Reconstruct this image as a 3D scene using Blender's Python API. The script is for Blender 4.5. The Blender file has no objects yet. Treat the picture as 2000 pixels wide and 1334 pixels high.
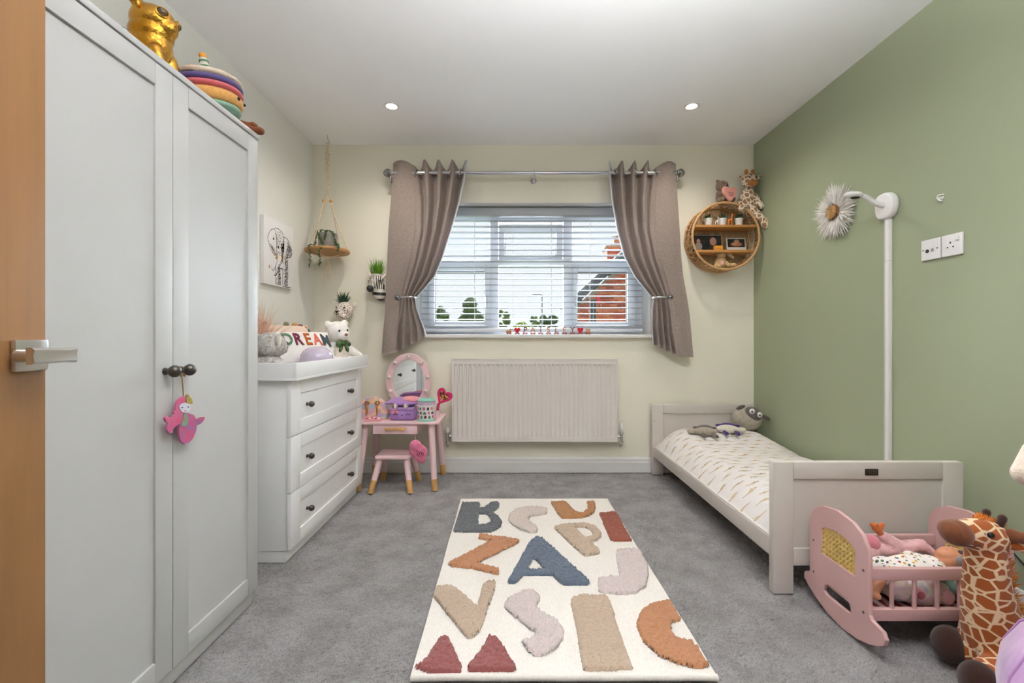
import bpy, bmesh, math, random
from mathutils import Vector, Matrix, Euler, noise

scene = bpy.context.scene
C = scene.collection
PI = math.pi
R = math.radians

# ------------------------------------------------------------------ camera
CAM_Z, FOC = 0.985, 880.0          # eye height in metres, focal length in pixels of a 2000 px wide frame
cam_data = bpy.data.cameras.new('camera')
cam_data.sensor_width = 36.0
cam_data.lens = FOC / 2000 * 36.0
cam_data.shift_x = -3 / 2000
cam_data.shift_y = -7 / 2000
cam_data.clip_start = 0.02
cam = bpy.data.objects.new('camera', cam_data)
cam.location = (0, 0, CAM_Z)
cam.rotation_euler = (R(90), 0, 0)
C.objects.link(cam)
scene.camera = cam

# ------------------------------------------------------------------ world and view
scene.view_settings.view_transform = 'Standard'
scene.view_settings.look = 'None'
scene.view_settings.gamma = 1.0
scene.view_settings.use_curve_mapping = False
scene.view_settings.exposure = 1.5
world = bpy.data.worlds.new('overcast_sky')
scene.world = world
world.use_nodes = True
wn = world.node_tree.nodes
wl = world.node_tree.links
bg = wn['Background']
w_tc = wn.new('ShaderNodeTexCoord')
w_no = wn.new('ShaderNodeTexNoise')
w_no.inputs['Scale'].default_value = 3.0
w_no.inputs['Detail'].default_value = 5.0
w_rp = wn.new('ShaderNodeValToRGB')
w_rp.color_ramp.elements[0].color = (0.86, 0.90, 0.97, 1)
w_rp.color_ramp.elements[1].color = (1.0, 1.0, 1.0, 1)
wl.new(w_tc.outputs['Generated'], w_no.inputs['Vector'])
wl.new(w_no.outputs['Fac'], w_rp.inputs['Fac'])
wl.new(w_rp.outputs['Color'], bg.inputs['Color'])
SKY = 0.40
bg.inputs['Strength'].default_value = SKY

# hazy sun behind the overcast, shining in through the window
sun_d = bpy.data.lights.new('hazy_sun', 'SUN')
sun_d.energy = 21.0
sun_d.angle = R(75)
sun_d.color = (0.84, 0.92, 1.0)
sun = bpy.data.objects.new('hazy_sun', sun_d)
sun.rotation_euler = (R(-79), 0, R(-4))
C.objects.link(sun)

# added fill: unseen uplighter bowl above the frame, lighting the room off the ceiling
FILL_LAMP = (0.36, 0.55, 1.88)
fill_d = bpy.data.lights.new('fill_light', 'SPOT')
fill_d.energy = 74.0
fill_d.spot_size = R(170)
fill_d.spot_blend = 0.35
fill_d.shadow_soft_size = 0.08
fill_d.color = (0.95, 0.965, 1.0)
fill_o = bpy.data.objects.new('fill_light', fill_d)
fill_o.location = FILL_LAMP
fill_o.rotation_euler = (R(180), 0, 0)
C.objects.link(fill_o)
scene.cycles.max_bounces = 8
scene.cycles.diffuse_bounces = 5
scene.cycles.transparent_max_bounces = 12

# window portal: guides the sampling of the sky only, gives no light of its own
po_d = bpy.data.lights.new('window_portal', 'AREA')
po_d.shape = 'RECTANGLE'
po_d.size = 1.74
po_d.size_y = 0.97
po_d.cycles.is_portal = True
po = bpy.data.objects.new('window_portal', po_d)
po.location = (0.139, 3.66, 1.496)
po.rotation_euler = (R(-90), 0, 0)
C.objects.link(po)

# ------------------------------------------------------------------ placing
def W(px, py, Y):
    """A point of the photograph (2000 x 1334) at the depth Y, in metres."""
    return Vector(((px - 1003) * Y / FOC, Y, CAM_Z + (660 - py) * Y / FOC))

def on_floor(px, py, z=0.0):
    Y = (CAM_Z - z) * FOC / (py - 660)
    return Vector(((px - 1003) * Y / FOC, Y, z))

# ------------------------------------------------------------------ materials
def lin(c):
    c = c / 255.0
    return c / 12.92 if c <= 0.04045 else ((c + 0.055) / 1.055) ** 2.4

def col(rgb):
    return (lin(rgb[0]), lin(rgb[1]), lin(rgb[2]), 1.0)

class NT:
    def __init__(self, name):
        self.m = bpy.data.materials.new(name)
        self.m.use_nodes = True
        self.t = self.m.node_tree
        self.b = self.t.nodes['Principled BSDF']
        self.tc = None
    def n(self, kind, **inp):
        nd = self.t.nodes.new('ShaderNode' + kind)
        for k, v in inp.items():
            nd.inputs[k.replace('_', ' ')].default_value = v
        return nd
    def l(self, a, b):
        self.t.links.new(a, b)
    def co(self):
        if self.tc is None:
            self.tc = self.n('TexCoord')
        return self.tc.outputs['Object']
    def noise(self, scale, detail=3.0, rough=0.5, vec=None):
        nd = self.n('TexNoise', Scale=scale, Detail=detail, Roughness=rough)
        self.l(vec or self.co(), nd.inputs['Vector'])
        return nd.outputs['Fac']
    def ramp(self, fac, stops, interp='LINEAR'):
        nd = self.n('ValToRGB')
        cr = nd.color_ramp
        cr.interpolation = interp
        while len(cr.elements) < len(stops):
            cr.elements.new(0.5)
        for e, (p, c) in zip(cr.elements, stops):
            e.position = p
            e.color = c
        self.l(fac, nd.inputs['Fac'])
        return nd.outputs['Color']
    def base(self, sock):
        self.l(sock, self.b.inputs['Base Color'])
    def bump(self, fac, strength=0.3, dist=0.002):
        nd = self.n('Bump', Strength=strength, Distance=dist)
        self.l(fac, nd.inputs['Height'])
        self.l(nd.outputs['Normal'], self.b.inputs['Normal'])
    def mapping(self, scale=(1, 1, 1), rot=(0, 0, 0)):
        nd = self.n('Mapping')
        nd.inputs['Scale'].default_value = scale
        nd.inputs['Rotation'].default_value = rot
        self.l(self.co(), nd.inputs['Vector'])
        return nd.outputs['Vector']

def shade(rgb, f):
    c = col(rgb)
    return (min(c[0] * f, 1), min(c[1] * f, 1), min(c[2] * f, 1), 1)

_plain = {}
def mat(name, rgb, rough=0.55, metal=0.0, var=0.05, vs=9.0, bump=0.0, bs=80.0, coat=0.0, sheen=0.0):
    if name in _plain:
        return _plain[name]
    t = NT(name)
    t.base(t.ramp(t.noise(vs, 3.0), [(0.3, shade(rgb, 1 - var)), (0.7, shade(rgb, 1 + var))]))
    t.b.inputs['Roughness'].default_value = rough
    t.b.inputs['Metallic'].default_value = metal
    t.b.inputs['Coat Weight'].default_value = coat
    t.b.inputs['Sheen Weight'].default_value = sheen
    if bump:
        t.bump(t.noise(bs, 4.0, 0.6), bump, 0.003)
    _plain[name] = t.m
    return t.m

def wood(name, rgb, dark=0.72, scale=(30, 30, 2.0), rough=0.45):
    if name in _plain:
        return _plain[name]
    t = NT(name)
    f = t.noise(1.0, 6.0, 0.65, t.mapping(scale))
    t.base(t.ramp(f, [(0.25, shade(rgb, dark)), (0.55, shade(rgb, 1.0)), (0.8, shade(rgb, 1.12))]))
    t.b.inputs['Roughness'].default_value = rough
    t.bump(f, 0.08, 0.001)
    _plain[name] = t.m
    return t.m

def fur(name, rgb, dark=0.6, scale=90.0, fine=260.0, bump=0.7):
    if name in _plain:
        return _plain[name]
    t = NT(name)
    a = t.noise(scale, 5.0, 0.7)
    t.base(t.ramp(a, [(0.3, shade(rgb, dark)), (0.6, shade(rgb, 1.0)), (0.8, shade(rgb, 1.1))]))
    t.b.inputs['Roughness'].default_value = 0.95
    t.b.inputs['Sheen Weight'].default_value = 0.25
    t.bump(t.noise(fine, 4.0, 0.7), bump, 0.004)
    _plain[name] = t.m
    return t.m

def giraffe_skin(name, patch, net, scale, edge=0.07, stretch=(1, 1, 0.8)):
    t = NT(name)
    v = t.n('TexVoronoi', Scale=scale)
    v.feature = 'DISTANCE_TO_EDGE'
    t.l(t.mapping(stretch), v.inputs['Vector'])
    t.base(t.ramp(v.outputs['Distance'], [(edge, col(net)), (edge + 0.04, col(patch))]))
    t.b.inputs['Roughness'].default_value = 0.95
    t.b.inputs['Sheen Weight'].default_value = 0.2
    t.bump(t.noise(280, 4.0, 0.7), 0.5, 0.003)
    return t.m

def spotted(name, ground, spot, scale, size):
    t = NT(name)
    v = t.n('TexVoronoi', Scale=scale)
    t.l(t.co(), v.inputs['Vector'])
    t.base(t.ramp(v.outputs['Distance'], [(size, col(spot)), (size + 0.05, col(ground))]))
    t.b.inputs['Roughness'].default_value = 0.4
    return t.m

def emissive(name, rgb, strength):
    t = NT(name)
    t.b.inputs['Emission Color'].default_value = col(rgb)
    t.b.inputs['Emission Strength'].default_value = strength
    t.base(t.ramp(t.noise(20), [(0, col(rgb)), (1, col(rgb))]))
    return t.m

# ------------------------------------------------------------------ mesh helpers (all add to a bmesh)
def BM():
    return bmesh.new()

def add_box(bm, x0, x1, y0, y1, z0, z1, bev=0.0, mx=None, seg=2):
    vs = [bm.verts.new((x, y, z)) for z in (z0, z1) for y in (y0, y1) for x in (x0, x1)]
    fs = [bm.faces.new([vs[i] for i in q]) for q in
          ((0, 2, 3, 1), (4, 5, 7, 6), (0, 1, 5, 4), (2, 6, 7, 3), (0, 4, 6, 2), (1, 3, 7, 5))]
    if bev:
        es = list({e for f in fs for e in f.edges})
        r = bmesh.ops.bevel(bm, geom=es, offset=bev, segments=seg, affect='EDGES', profile=0.6)
        vs = list({v for f in r['faces'] for v in f.verts} | {v for v in vs if v.is_valid})
    if mx is not None:
        bmesh.ops.transform(bm, matrix=mx, verts=vs)
    return vs

def frame_of(d):
    d = d.normalized()
    up = Vector((0, 0, 1)) if abs(d.z) < 0.95 else Vector((1, 0, 0))
    a = d.cross(up).normalized()
    return a, a.cross(d).normalized()

def add_tube(bm, pts, r, seg=10, caps=True, closed=False):
    pts = [Vector(p) for p in pts]
    n = len(pts)
    rs = r if isinstance(r, (list, tuple)) else [r] * n
    rings = []
    pa = None
    for i, p in enumerate(pts):
        if closed:
            d = pts[(i + 1) % n] - pts[i - 1]
        else:
            d = pts[min(i + 1, n - 1)] - pts[max(i - 1, 0)]
        d = d.normalized()
        if pa is None:
            a, b = frame_of(d)
        else:
            a = (pa - d * pa.dot(d)).normalized()
            b = a.cross(d).normalized()
        pa = a
        rings.append([bm.verts.new(p + (a * math.cos(2 * PI * k / seg) + b * math.sin(2 * PI * k / seg)) * rs[i]) for k in range(seg)])
    for i in range(n if closed else n - 1):
        q, w = rings[i], rings[(i + 1) % n]
        for k in range(seg):
            bm.faces.new((q[k], q[(k + 1) % seg], w[(k + 1) % seg], w[k]))
    if caps and not closed:
        bm.faces.new(list(reversed(rings[0])))
        bm.faces.new(rings[-1])
    return [v for q in rings for v in q]

def add_lathe(bm, prof, seg=20, mx=None):
    """prof: (radius, height) from bottom to top, about z."""
    rings, vs = [], []
    for (r, z) in prof:
        if r < 1e-6:
            ring = [bm.verts.new((0, 0, z))]
        else:
            ring = [bm.verts.new((r * math.cos(2 * PI * k / seg), r * math.sin(2 * PI * k / seg), z)) for k in range(seg)]
        rings.append(ring)
        vs += ring
    for q, w in zip(rings[:-1], rings[1:]):
        for k in range(seg):
            k2 = (k + 1) % seg
            if len(q) == 1 and len(w) == 1:
                continue
            if len(q) == 1:
                bm.faces.new((q[0], w[k2], w[k]))
            elif len(w) == 1:
                bm.faces.new((q[k], q[k2], w[0]))
            else:
                bm.faces.new((q[k], q[k2], w[k2], w[k]))
    for ring, rev in ((rings[0], True), (rings[-1], False)):
        if len(ring) > 2:
            bm.faces.new(list(reversed(ring)) if rev else ring)
    if mx is not None:
        bmesh.ops.transform(bm, matrix=mx, verts=vs)
    return vs

def add_ell(bm, c, rad, rot=(0, 0, 0), u=20, v=12):
    if not isinstance(rad, (tuple, list)):
        rad = (rad, rad, rad)
    mx = Matrix.LocRotScale(Vector(c), Euler(rot), Vector(rad))
    return bmesh.ops.create_uvsphere(bm, u_segments=u, v_segments=v, radius=1.0, matrix=mx)['verts']

def add_cap(bm, a, b, ra, rb=None, seg=14):
    """A tapered limb with round ends."""
    a, b = Vector(a), Vector(b)
    rb = ra if rb is None else rb
    d = (b - a).normalized()
    pts, rs = [], []
    for k in range(4):
        t = PI / 2 * k / 4
        pts.append(a - d * ra * math.cos(t)); rs.append(max(ra * math.sin(t), ra * 0.06))
    pts += [a, b]; rs += [ra, rb]
    for k in range(3, -1, -1):
        t = PI / 2 * k / 4
        pts.append(b + d * rb * math.cos(t)); rs.append(max(rb * math.sin(t), rb * 0.06))
    return add_tube(bm, pts, rs, seg)

def add_prism(bm, poly, d0, d1, mx=None):
    """poly in (x, z), extruded along y from d0 to d1."""
    a = [bm.verts.new((x, d0, z)) for x, z in poly]
    b = [bm.verts.new((x, d1, z)) for x, z in poly]
    n = len(poly)
    bm.faces.new(a)
    bm.faces.new(list(reversed(b)))
    for i in range(n):
        bm.faces.new((a[i], b[i], b[(i + 1) % n], a[(i + 1) % n]))
    if mx is not None:
        bmesh.ops.transform(bm, matrix=mx, verts=a + b)
    return a + b

def add_blade(bm, base, tip, width, bend=0.25, seg=4, side=None):
    """A leaf, blade or feather: a narrow strip that widens, curves and comes to a point."""
    base, tip = Vector(base), Vector(tip)
    d = tip - base
    s = side if side is not None else d.cross(Vector((random.uniform(-1, 1), random.uniform(-1, 1), random.uniform(-.3, .3))))
    s = s.normalized()
    up = s.cross(d).normalized()
    L, prev = d.length, None
    for i in range(seg + 1):
        t = i / seg
        p = base + d * t + up * (bend * L * (t * t - t))
        w = width * (0.55 + 0.9 * t - 1.45 * t * t)
        if i == seg:
            v = bm.verts.new(p)
            bm.faces.new((prev[0], prev[1], v))
        else:
            cur = (bm.verts.new(p - s * w), bm.verts.new(p + s * w))
            if prev:
                bm.faces.new((prev[0], prev[1], cur[1], cur[0]))
            prev = cur

# ------------------------------------------------------------------ objects
MW = {}
def thing(name, label, cat, loc=(0, 0, 0), rotz=0.0, group=None, rot=None):
    o = bpy.data.objects.new(name, None)
    o.empty_display_size = 0.05
    C.objects.link(o)
    e = Euler(rot if rot else (0, 0, rotz))
    o.location = loc
    o.rotation_euler = e
    o['label'] = label
    o['category'] = cat
    if group:
        o['group'] = group
    MW[o.name] = Matrix.LocRotScale(Vector(loc), e, None)
    return o

def setup(o, label=None, cat=None, group=None, kind=None):
    for k, v in (('label', label), ('category', cat), ('group', group), ('kind', kind)):
        if v:
            o[k] = v
    return o

def link_mesh(name, me, m, parent=None, local=False, smooth=40):
    """Parts are given in world coordinates unless local=True."""
    if parent is not None and not local:
        me.transform(MW[parent.name].inverted())
    o = bpy.data.objects.new(name, me)
    C.objects.link(o)
    if parent is not None:
        o.parent = parent
        MW[o.name] = MW[parent.name]
    else:
        MW[o.name] = Matrix.Identity(4)
    if m is not None:
        me.materials.append(m)
    if smooth:
        me.polygons.foreach_set('use_smooth', [True] * len(me.polygons))
        if smooth < 180:
            me.set_sharp_from_angle(angle=R(smooth))
    return o

def obj(name, bm, m, parent=None, local=False, smooth=40, label=None, kind=None):
    bmesh.ops.recalc_face_normals(bm, faces=bm.faces[:])
    me = bpy.data.meshes.new(name)
    bm.to_mesh(me)
    bm.free()
    o = link_mesh(name, me, m, parent, local, smooth)
    return setup(o, label=label, kind=kind)

def solid(name, polys, thick, m, parent=None, mx=None, bev=0.0, local=False, label=None):
    """A plate cut from outlines in the x-y plane (later outlines are holes), centred on z = 0."""
    cu = bpy.data.curves.new(name, 'CURVE')
    cu.dimensions = '2D'
    cu.fill_mode = 'BOTH'
    cu.extrude = max(thick / 2 - bev, 0.0)
    cu.bevel_depth = bev
    cu.bevel_resolution = 1
    for p in polys:
        sp = cu.splines.new('POLY')
        sp.points.add(len(p) - 1)
        for q, c in zip(sp.points, p):
            q.co = (c[0], c[1], 0, 1)
        sp.use_cyclic_u = True
    return _from_curve(name, cu, m, parent, mx, local, label)

def text(name, body, size, thick, m, parent=None, mx=None, local=False, label=None, bold=0.0):
    cu = bpy.data.curves.new(name, 'FONT')
    cu.body = body
    cu.size = size
    cu.extrude = thick / 2
    cu.offset = bold
    cu.align_x = 'CENTER'
    cu.align_y = 'CENTER'
    cu.resolution_u = 3
    return _from_curve(name, cu, m, parent, mx, local, label)

def _from_curve(name, cu, m, parent, mx, local, label):
    tmp = bpy.data.objects.new('tmp', cu)
    C.objects.link(tmp)
    dg = bpy.context.evaluated_depsgraph_get()
    me = bpy.data.meshes.new_from_object(tmp.evaluated_get(dg))
    bpy.data.objects.remove(tmp)
    bpy.data.curves.remove(cu)
    me.name = name
    me.materials.clear()
    if mx is not None:
        me.transform(mx)
    o = link_mesh(name, me, m, parent, local, 35)
    return setup(o, label=label)

def organic(name, bm, m, parent=None, voxel=0.006, smooth=6, local=False, label=None, rough=0.0, rscale=60.0):
    """Fuse overlapping rounded shapes into one continuous skin."""
    bmesh.ops.recalc_face_normals(bm, faces=bm.faces[:])
    me = bpy.data.meshes.new(name)
    bm.to_mesh(me)
    bm.free()
    tmp = bpy.data.objects.new('tmp', me)
    C.objects.link(tmp)
    md = tmp.modifiers.new('r', 'REMESH')
    md.mode = 'VOXEL'
    md.voxel_size = voxel
    sm = tmp.modifiers.new('s', 'SMOOTH')
    sm.iterations = smooth
    sm.factor = 0.5
    dg = bpy.context.evaluated_depsgraph_get()
    out = bpy.data.meshes.new_from_object(tmp.evaluated_get(dg))
    bpy.data.objects.remove(tmp)
    bpy.data.meshes.remove(me)
    out.name = name
    if rough:
        for v in out.vertices:
            v.co += v.normal * (noise.noise(v.co * rscale) * rough + random.uniform(-.4, .4) * rough)
    o = link_mesh(name, out, m, parent, local, 180)
    return setup(o, label=label)

def copy_tree(o, parent=None):
    c = o.copy()
    C.objects.link(c)
    c.parent = parent
    MW[c.name] = MW[o.name]
    for ch in list(o.children):
        copy_tree(ch, c)
    return c

def inside(p, poly):
    x, y = p
    r = False
    n = len(poly)
    for i in range(n):
        x1, y1 = poly[i]
        x2, y2 = poly[i - 1]
        if (y1 > y) != (y2 > y) and x < (x2 - x1) * (y - y1) / (y2 - y1) + x1:
            r = not r
    return r

def lerp_table(tab, y):
    """tab: rows of (key, value...) sorted by key."""
    if y <= tab[0][0]:
        return tab[0][1:]
    for a, b in zip(tab[:-1], tab[1:]):
        if y <= b[0]:
            t = (y - a[0]) / (b[0] - a[0])
            return tuple(p + (q - p) * t for p, q in zip(a[1:], b[1:]))
    return tab[-1][1:]

def smoothpath(pts, n=6):
    """Catmull-Rom through the points."""
    pts = [Vector(p) for p in pts]
    out = []
    for i in range(len(pts) - 1):
        p0, p1, p2, p3 = pts[max(i - 1, 0)], pts[i], pts[i + 1], pts[min(i + 2, len(pts) - 1)]
        for k in range(n):
            t = k / n
            out.append(0.5 * ((2 * p1) + (p2 - p0) * t + (2 * p0 - 5 * p1 + 4 * p2 - p3) * t * t + (3 * p1 - p0 - 3 * p2 + p3) * t ** 3))
    out.append(pts[-1])
    return out

def smoothloop(pts, n=5):
    pts = [Vector((p[0], p[1], 0)) for p in pts]
    m = len(pts)
    out = []
    for i in range(m):
        p0, p1, p2, p3 = pts[i - 1], pts[i], pts[(i + 1) % m], pts[(i + 2) % m]
        for k in range(n):
            t = k / n
            v = 0.5 * ((2 * p1) + (p2 - p0) * t + (2 * p0 - 5 * p1 + 4 * p2 - p3) * t * t + (3 * p1 - p0 - 3 * p2 + p3) * t ** 3)
            out.append((v.x, v.y))
    return out

random.seed(7)
# common materials
m_ceiling = mat('ceiling_paint', (246, 246, 247), 0.9, var=0.01, vs=2, bump=0.05, bs=200)
m_wall = mat('sage_cream_paint', (234, 229, 212), 0.9, var=0.012, vs=2, bump=0.06, bs=220)
m_wall_l = mat('pale_grey_cream_paint', (234, 233, 226), 0.9, var=0.012, vs=2, bump=0.06, bs=220)
m_green = mat('sage_green_paint', (158, 166, 137), 0.88, var=0.012, vs=2, bump=0.08, bs=220)
m_gloss = mat('white_gloss_paint', (226, 224, 220), 0.4, var=0.01)
m_upvc = mat('white_plastic_frame', (236, 238, 242), 0.3, var=0.01)
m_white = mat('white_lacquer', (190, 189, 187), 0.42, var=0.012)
m_chrome = mat('chrome', (200, 200, 202), 0.12, 1.0, var=0.02)
m_black = mat('black_plastic', (22, 21, 22), 0.4)
m_pewter = mat('pewter', (88, 82, 76), 0.32, 0.85, var=0.15, vs=30)
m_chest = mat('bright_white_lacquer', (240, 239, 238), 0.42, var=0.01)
m_pink = mat('pale_pink_paint', (234, 200, 202), 0.5, var=0.02)
m_beech = wood('light_beech', (214, 164, 98))
m_rope = mat('cotton_rope', (216, 200, 172), 0.95, var=0.15, vs=120, bump=0.6, bs=400)
m_plastic = mat('white_plastic', (232, 230, 228), 0.35, var=0.01)
# ================================================================== the room
XL, XR, YB, ZC = -1.466, 1.763, 3.308, 2.402
OX0, OX1, OZ0, OZ1 = -0.73, 1.008, 1.0, 1.981      # window opening
YN = -0.12                                          # near wall beside the doorway

def struct(name, bm, m, parent=None, smooth=40):
    o = obj(name, bm, m, parent, smooth=smooth)
    if parent is None:
        o['kind'] = 'structure'
    return o

# floor: carpet with real pile relief
def carpet():
    t = NT('grey_carpet')
    f = t.noise(260, 4.0, 0.75)
    g = t.noise(7.0, 5.0, 0.65)
    c1 = t.ramp(f, [(0.28, col((100, 98, 97))), (0.5, col((162, 159, 158))), (0.75, col((196, 194, 193)))])
    mx = t.n('MixRGB')
    mx.blend_type = 'MULTIPLY'
    mx.inputs['Fac'].default_value = 1.0
    t.l(c1, mx.inputs['Color1'])
    t.l(t.ramp(g, [(0.32, (0.68, 0.67, 0.66, 1)), (0.6, (1, 1, 1, 1))]), mx.inputs['Color2'])
    t.base(mx.outputs['Color'])
    t.b.inputs['Roughness'].default_value = 1.0
    t.b.inputs['Sheen Weight'].default_value = 0.15
    t.bump(f, 0.8, 0.006)
    return t.m

def build_floor():
    step = 0.0085
    x0, x1, y0, y1 = XL - 0.02, XR + 0.02, 0.95, YB + 0.02
    nx, ny = int((x1 - x0) / step), int((y1 - y0) / step)
    rnd = random.Random(3)
    vs = []
    for j in range(ny + 1):
        y = y0 + (y1 - y0) * j / ny
        for i in range(nx + 1):
            x = x0 + (x1 - x0) * i / nx
            h = rnd.random()
            lay = noise.noise((x * 5, y * 5, 0)) * 0.5 + 0.5
            vs.append((x + rnd.uniform(-.003, .003), y + rnd.uniform(-.003, .003), -0.009 + 0.009 * h * (0.5 + 0.5 * lay)))
    fs = []
    for j in range(ny):
        for i in range(nx):
            a = j * (nx + 1) + i
            fs.append((a, a + 1, a + nx + 2, a + nx + 1))
    k = len(vs)                       # plain carpet behind the camera, towards the landing
    vs += [(x0, -2.2, -0.003), (x1, -2.2, -0.003), (x1, y0, -0.003), (x0, y0, -0.003)]
    fs.append((k, k + 1, k + 2, k + 3))
    me = bpy.data.meshes.new('floor')
    me.from_pydata(vs, [], fs)
    return setup(link_mesh('floor', me, carpet(), smooth=0), kind='structure')
build_floor()

bm = BM(); add_box(bm, XL - .15, XR + .15, -2.2, YB + .32, ZC, ZC + .12); struct('ceiling', bm, m_ceiling)
bm = BM(); add_box(bm, XL - .15, XL, -2.2, YB + .32, -.1, ZC); struct('wall_left', bm, m_wall_l)
bm = BM(); add_box(bm, XR, XR + .15, -2.2, YB + .32, -.1, ZC); struct('wall_right', bm, m_green)
bm = BM()
add_box(bm, XL, OX0, YB, YB + .32, -.1, ZC)
add_box(bm, OX1, XR, YB, YB + .32, -.1, ZC)
add_box(bm, OX0, OX1, YB, YB + .32, -.1, OZ0 - .015)
add_box(bm, OX0, OX1, YB, YB + .32, OZ1, ZC)
struct('wall_back', bm, m_wall)
# near wall: a short return that the door hangs on, then the open landing
bm = BM(); add_box(bm, XL, -0.90, YN - .12, YN, -.1, ZC); struct('wall_near', bm, m_wall_l)
bm = BM(); add_box(bm, XL - .15, XR + .15, -2.32, -2.2, -.1, ZC); struct('wall_landing', bm, m_wall_l)

def skirting(name, axis, a, b, at, sign):
    """profile pushed along the wall; sign is the direction into the room"""
    prof = [(0, 0), (.016, 0), (.016, .075), (.013, .080), (.013, .098), (.008, .110), (0, .112)]
    bm = BM()
    rings = []
    for t in (a, b):
        rings.append([bm.verts.new((at + sign * d, t, z) if axis == 'y' else (t, at + sign * d, z)) for d, z in prof])
    n = len(prof)
    for i in range(n):
        bm.faces.new((rings[0][i], rings[0][(i + 1) % n], rings[1][(i + 1) % n], rings[1][i]))
    bm.faces.new(rings[0]); bm.faces.new(list(reversed(rings[1])))
    return struct(name, bm, m_gloss, smooth=20)
skirting('baseboard_back', 'x', XL, XR, YB, -1)
skirting('baseboard_left', 'y', 0.0, YB - .016, XL, 1)
skirting('baseboard_right', 'y', -0.1, YB - .016, XR, -1)

# window sill board
bm = BM(); add_box(bm, OX0 - .02, OX1 + .025, YB - .042, YB + .235, .985, 1.011, .006); struct('trim_1', bm, m_gloss)
# white painted reveals (soffit and sides)
bm = BM()
add_box(bm, OX0, OX1, YB + .001, YB + .22, OZ1 - .006, OZ1)
add_box(bm, OX0, OX0 + .006, YB + .001, YB + .22, 1.011, OZ1 - .006)
add_box(bm, OX1 - .006, OX1, YB + .001, YB + .22, 1.011, OZ1 - .006)
struct('trim_2', bm, m_gloss)

# ------------------------------------------------------------------ window
YF = 3.53
def FX(px): return (px - 1003) * YF / FOC
def FZ(py): return CAM_Z + (660 - py) * YF / FOC
m_glass = None
def glass():
    t = NT('window_glass')
    tr = t.n('BsdfTransparent'); tr.inputs['Color'].default_value = (0.93, 0.95, 0.95, 1)
    gl = t.n('BsdfGlossy', Roughness=0.02)
    lw = t.n('LayerWeight', Blend=0.15)
    ms = t.n('MixShader')
    mr = t.ramp(lw.outputs['Facing'], [(0.0, (0.02, 0.02, 0.02, 1)), (1.0, (0.35, 0.35, 0.35, 1))])
    t.l(mr, ms.inputs[0]); t.l(tr.outputs[0], ms.inputs[1]); t.l(gl.outputs[0], ms.inputs[2])
    t.l(ms.outputs[0], t.t.nodes['Material Output'].inputs['Surface'])
    t.t.nodes.remove(t.b)
    return t.m
m_glass = glass()
m_gasket = mat('black_gasket', (40, 42, 46), 0.6)

win = bpy.data.objects.new('window_1', None); C.objects.link(win); win['kind'] = 'structure'
win.location = (0.139, YF, 1.011); MW['window_1'] = Matrix.Translation(win.location)
ix0, ix1, iz0, iz1 = FX(838), FX(1239), FZ(640), FZ(431)
def bar(bm, x0, x1, z0, z1, y0=YF - .02, y1=YF + .05, b=.006): add_box(bm, x0, x1, y0, y1, z0, z1, b)
bm = BM()
bar(bm, OX0 + .006, ix0, 1.011, OZ1 - .006); bar(bm, ix1, OX1 - .006, 1.011, OZ1 - .006)
bar(bm, ix0, ix1, iz1, OZ1 - .006); bar(bm, ix0, ix1, 1.011, iz0)
obj('window_frame', bm, m_upvc, win)
zt0, zt1 = FZ(518.4), FZ(507.6)
bm = BM(); bar(bm, ix0, ix1, zt0, zt1, YF - .024); obj('transom', bm, m_upvc, win)
mull = [(FX(957), FX(973.6)), (FX(1100), FX(1117))]
for a, b in mull:
    bm = BM(); bar(bm, a, b, iz0, zt0, YF - .022); obj('mullion', bm, m_upvc, win)
    bm = BM(); bar(bm, a, b, zt1, iz1, YF - .022); obj('mullion', bm, m_upvc, win)
def pane(x0, x1, z0, z1, parent, mx=None):
    bm = BM(); add_box(bm, x0 - .006, x1 + .006, YF + .012, YF + .020, z0 - .006, z1 + .006)
    if mx is not None: bmesh.ops.transform(bm, matrix=mx, verts=bm.verts[:])
    obj('pane', bm, m_glass, parent, smooth=0)
for x0, x1, z0, z1 in ((ix0, mull[0][0], zt1, iz1), (mull[1][1], ix1, zt1, iz1), (mull[0][1], mull[1][0], iz0, zt0)):
    pane(x0, x1, z0, z1, win)
def sash(x0, x1, z0, z1, gx0, gx1, gz0, gz1, handle, mx=None):
    bm = BM(); y0, y1 = YF - .034, YF + .03
    bar(bm, x0, gx0, z0, z1, y0, y1); bar(bm, gx1, x1, z0, z1, y0, y1)
    bar(bm, gx0, gx1, z0, gz0, y0, y1); bar(bm, gx0, gx1, gz1, z1, y0, y1)
    if mx is not None: bmesh.ops.transform(bm, matrix=mx, verts=bm.verts[:])
    s = obj('sash', bm, m_upvc, win)
    pane(gx0, gx1, gz0, gz1, s, mx)
    bm = BM(); t = .004
    for q in ((gx0, gx0 + t, gz0, gz1), (gx1 - t, gx1, gz0, gz1), (gx0, gx1, gz0, gz0 + t), (gx0, gx1, gz1 - t, gz1)):
        add_box(bm, q[0], q[1], YF - .004, YF + .012, q[2], q[3])
    if mx is not None: bmesh.ops.transform(bm, matrix=mx, verts=bm.verts[:])
    obj('gasket', bm, m_gasket, s)
    if handle is not None:
        hx, hz, vert = handle
        bm = BM(); add_box(bm, hx - .012, hx + .012, y0 - .012, y0, hz - .03, hz + .03, .004)
        if vert: add_box(bm, hx - .008, hx + .008, y0 - .045, y0 - .03, hz - .09, hz + .012, .004)
        else: add_box(bm, hx - .05, hx + .05, y0 - .04, y0 - .026, hz - .008, hz + .008, .004)
        add_tube(bm, [(hx, y0 - .04, hz), (hx, y0 - .005, hz)], .008, 8)
        if mx is not None: bmesh.ops.transform(bm, matrix=mx, verts=bm.verts[:])
        obj('handle', bm, m_upvc, s)
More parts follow.
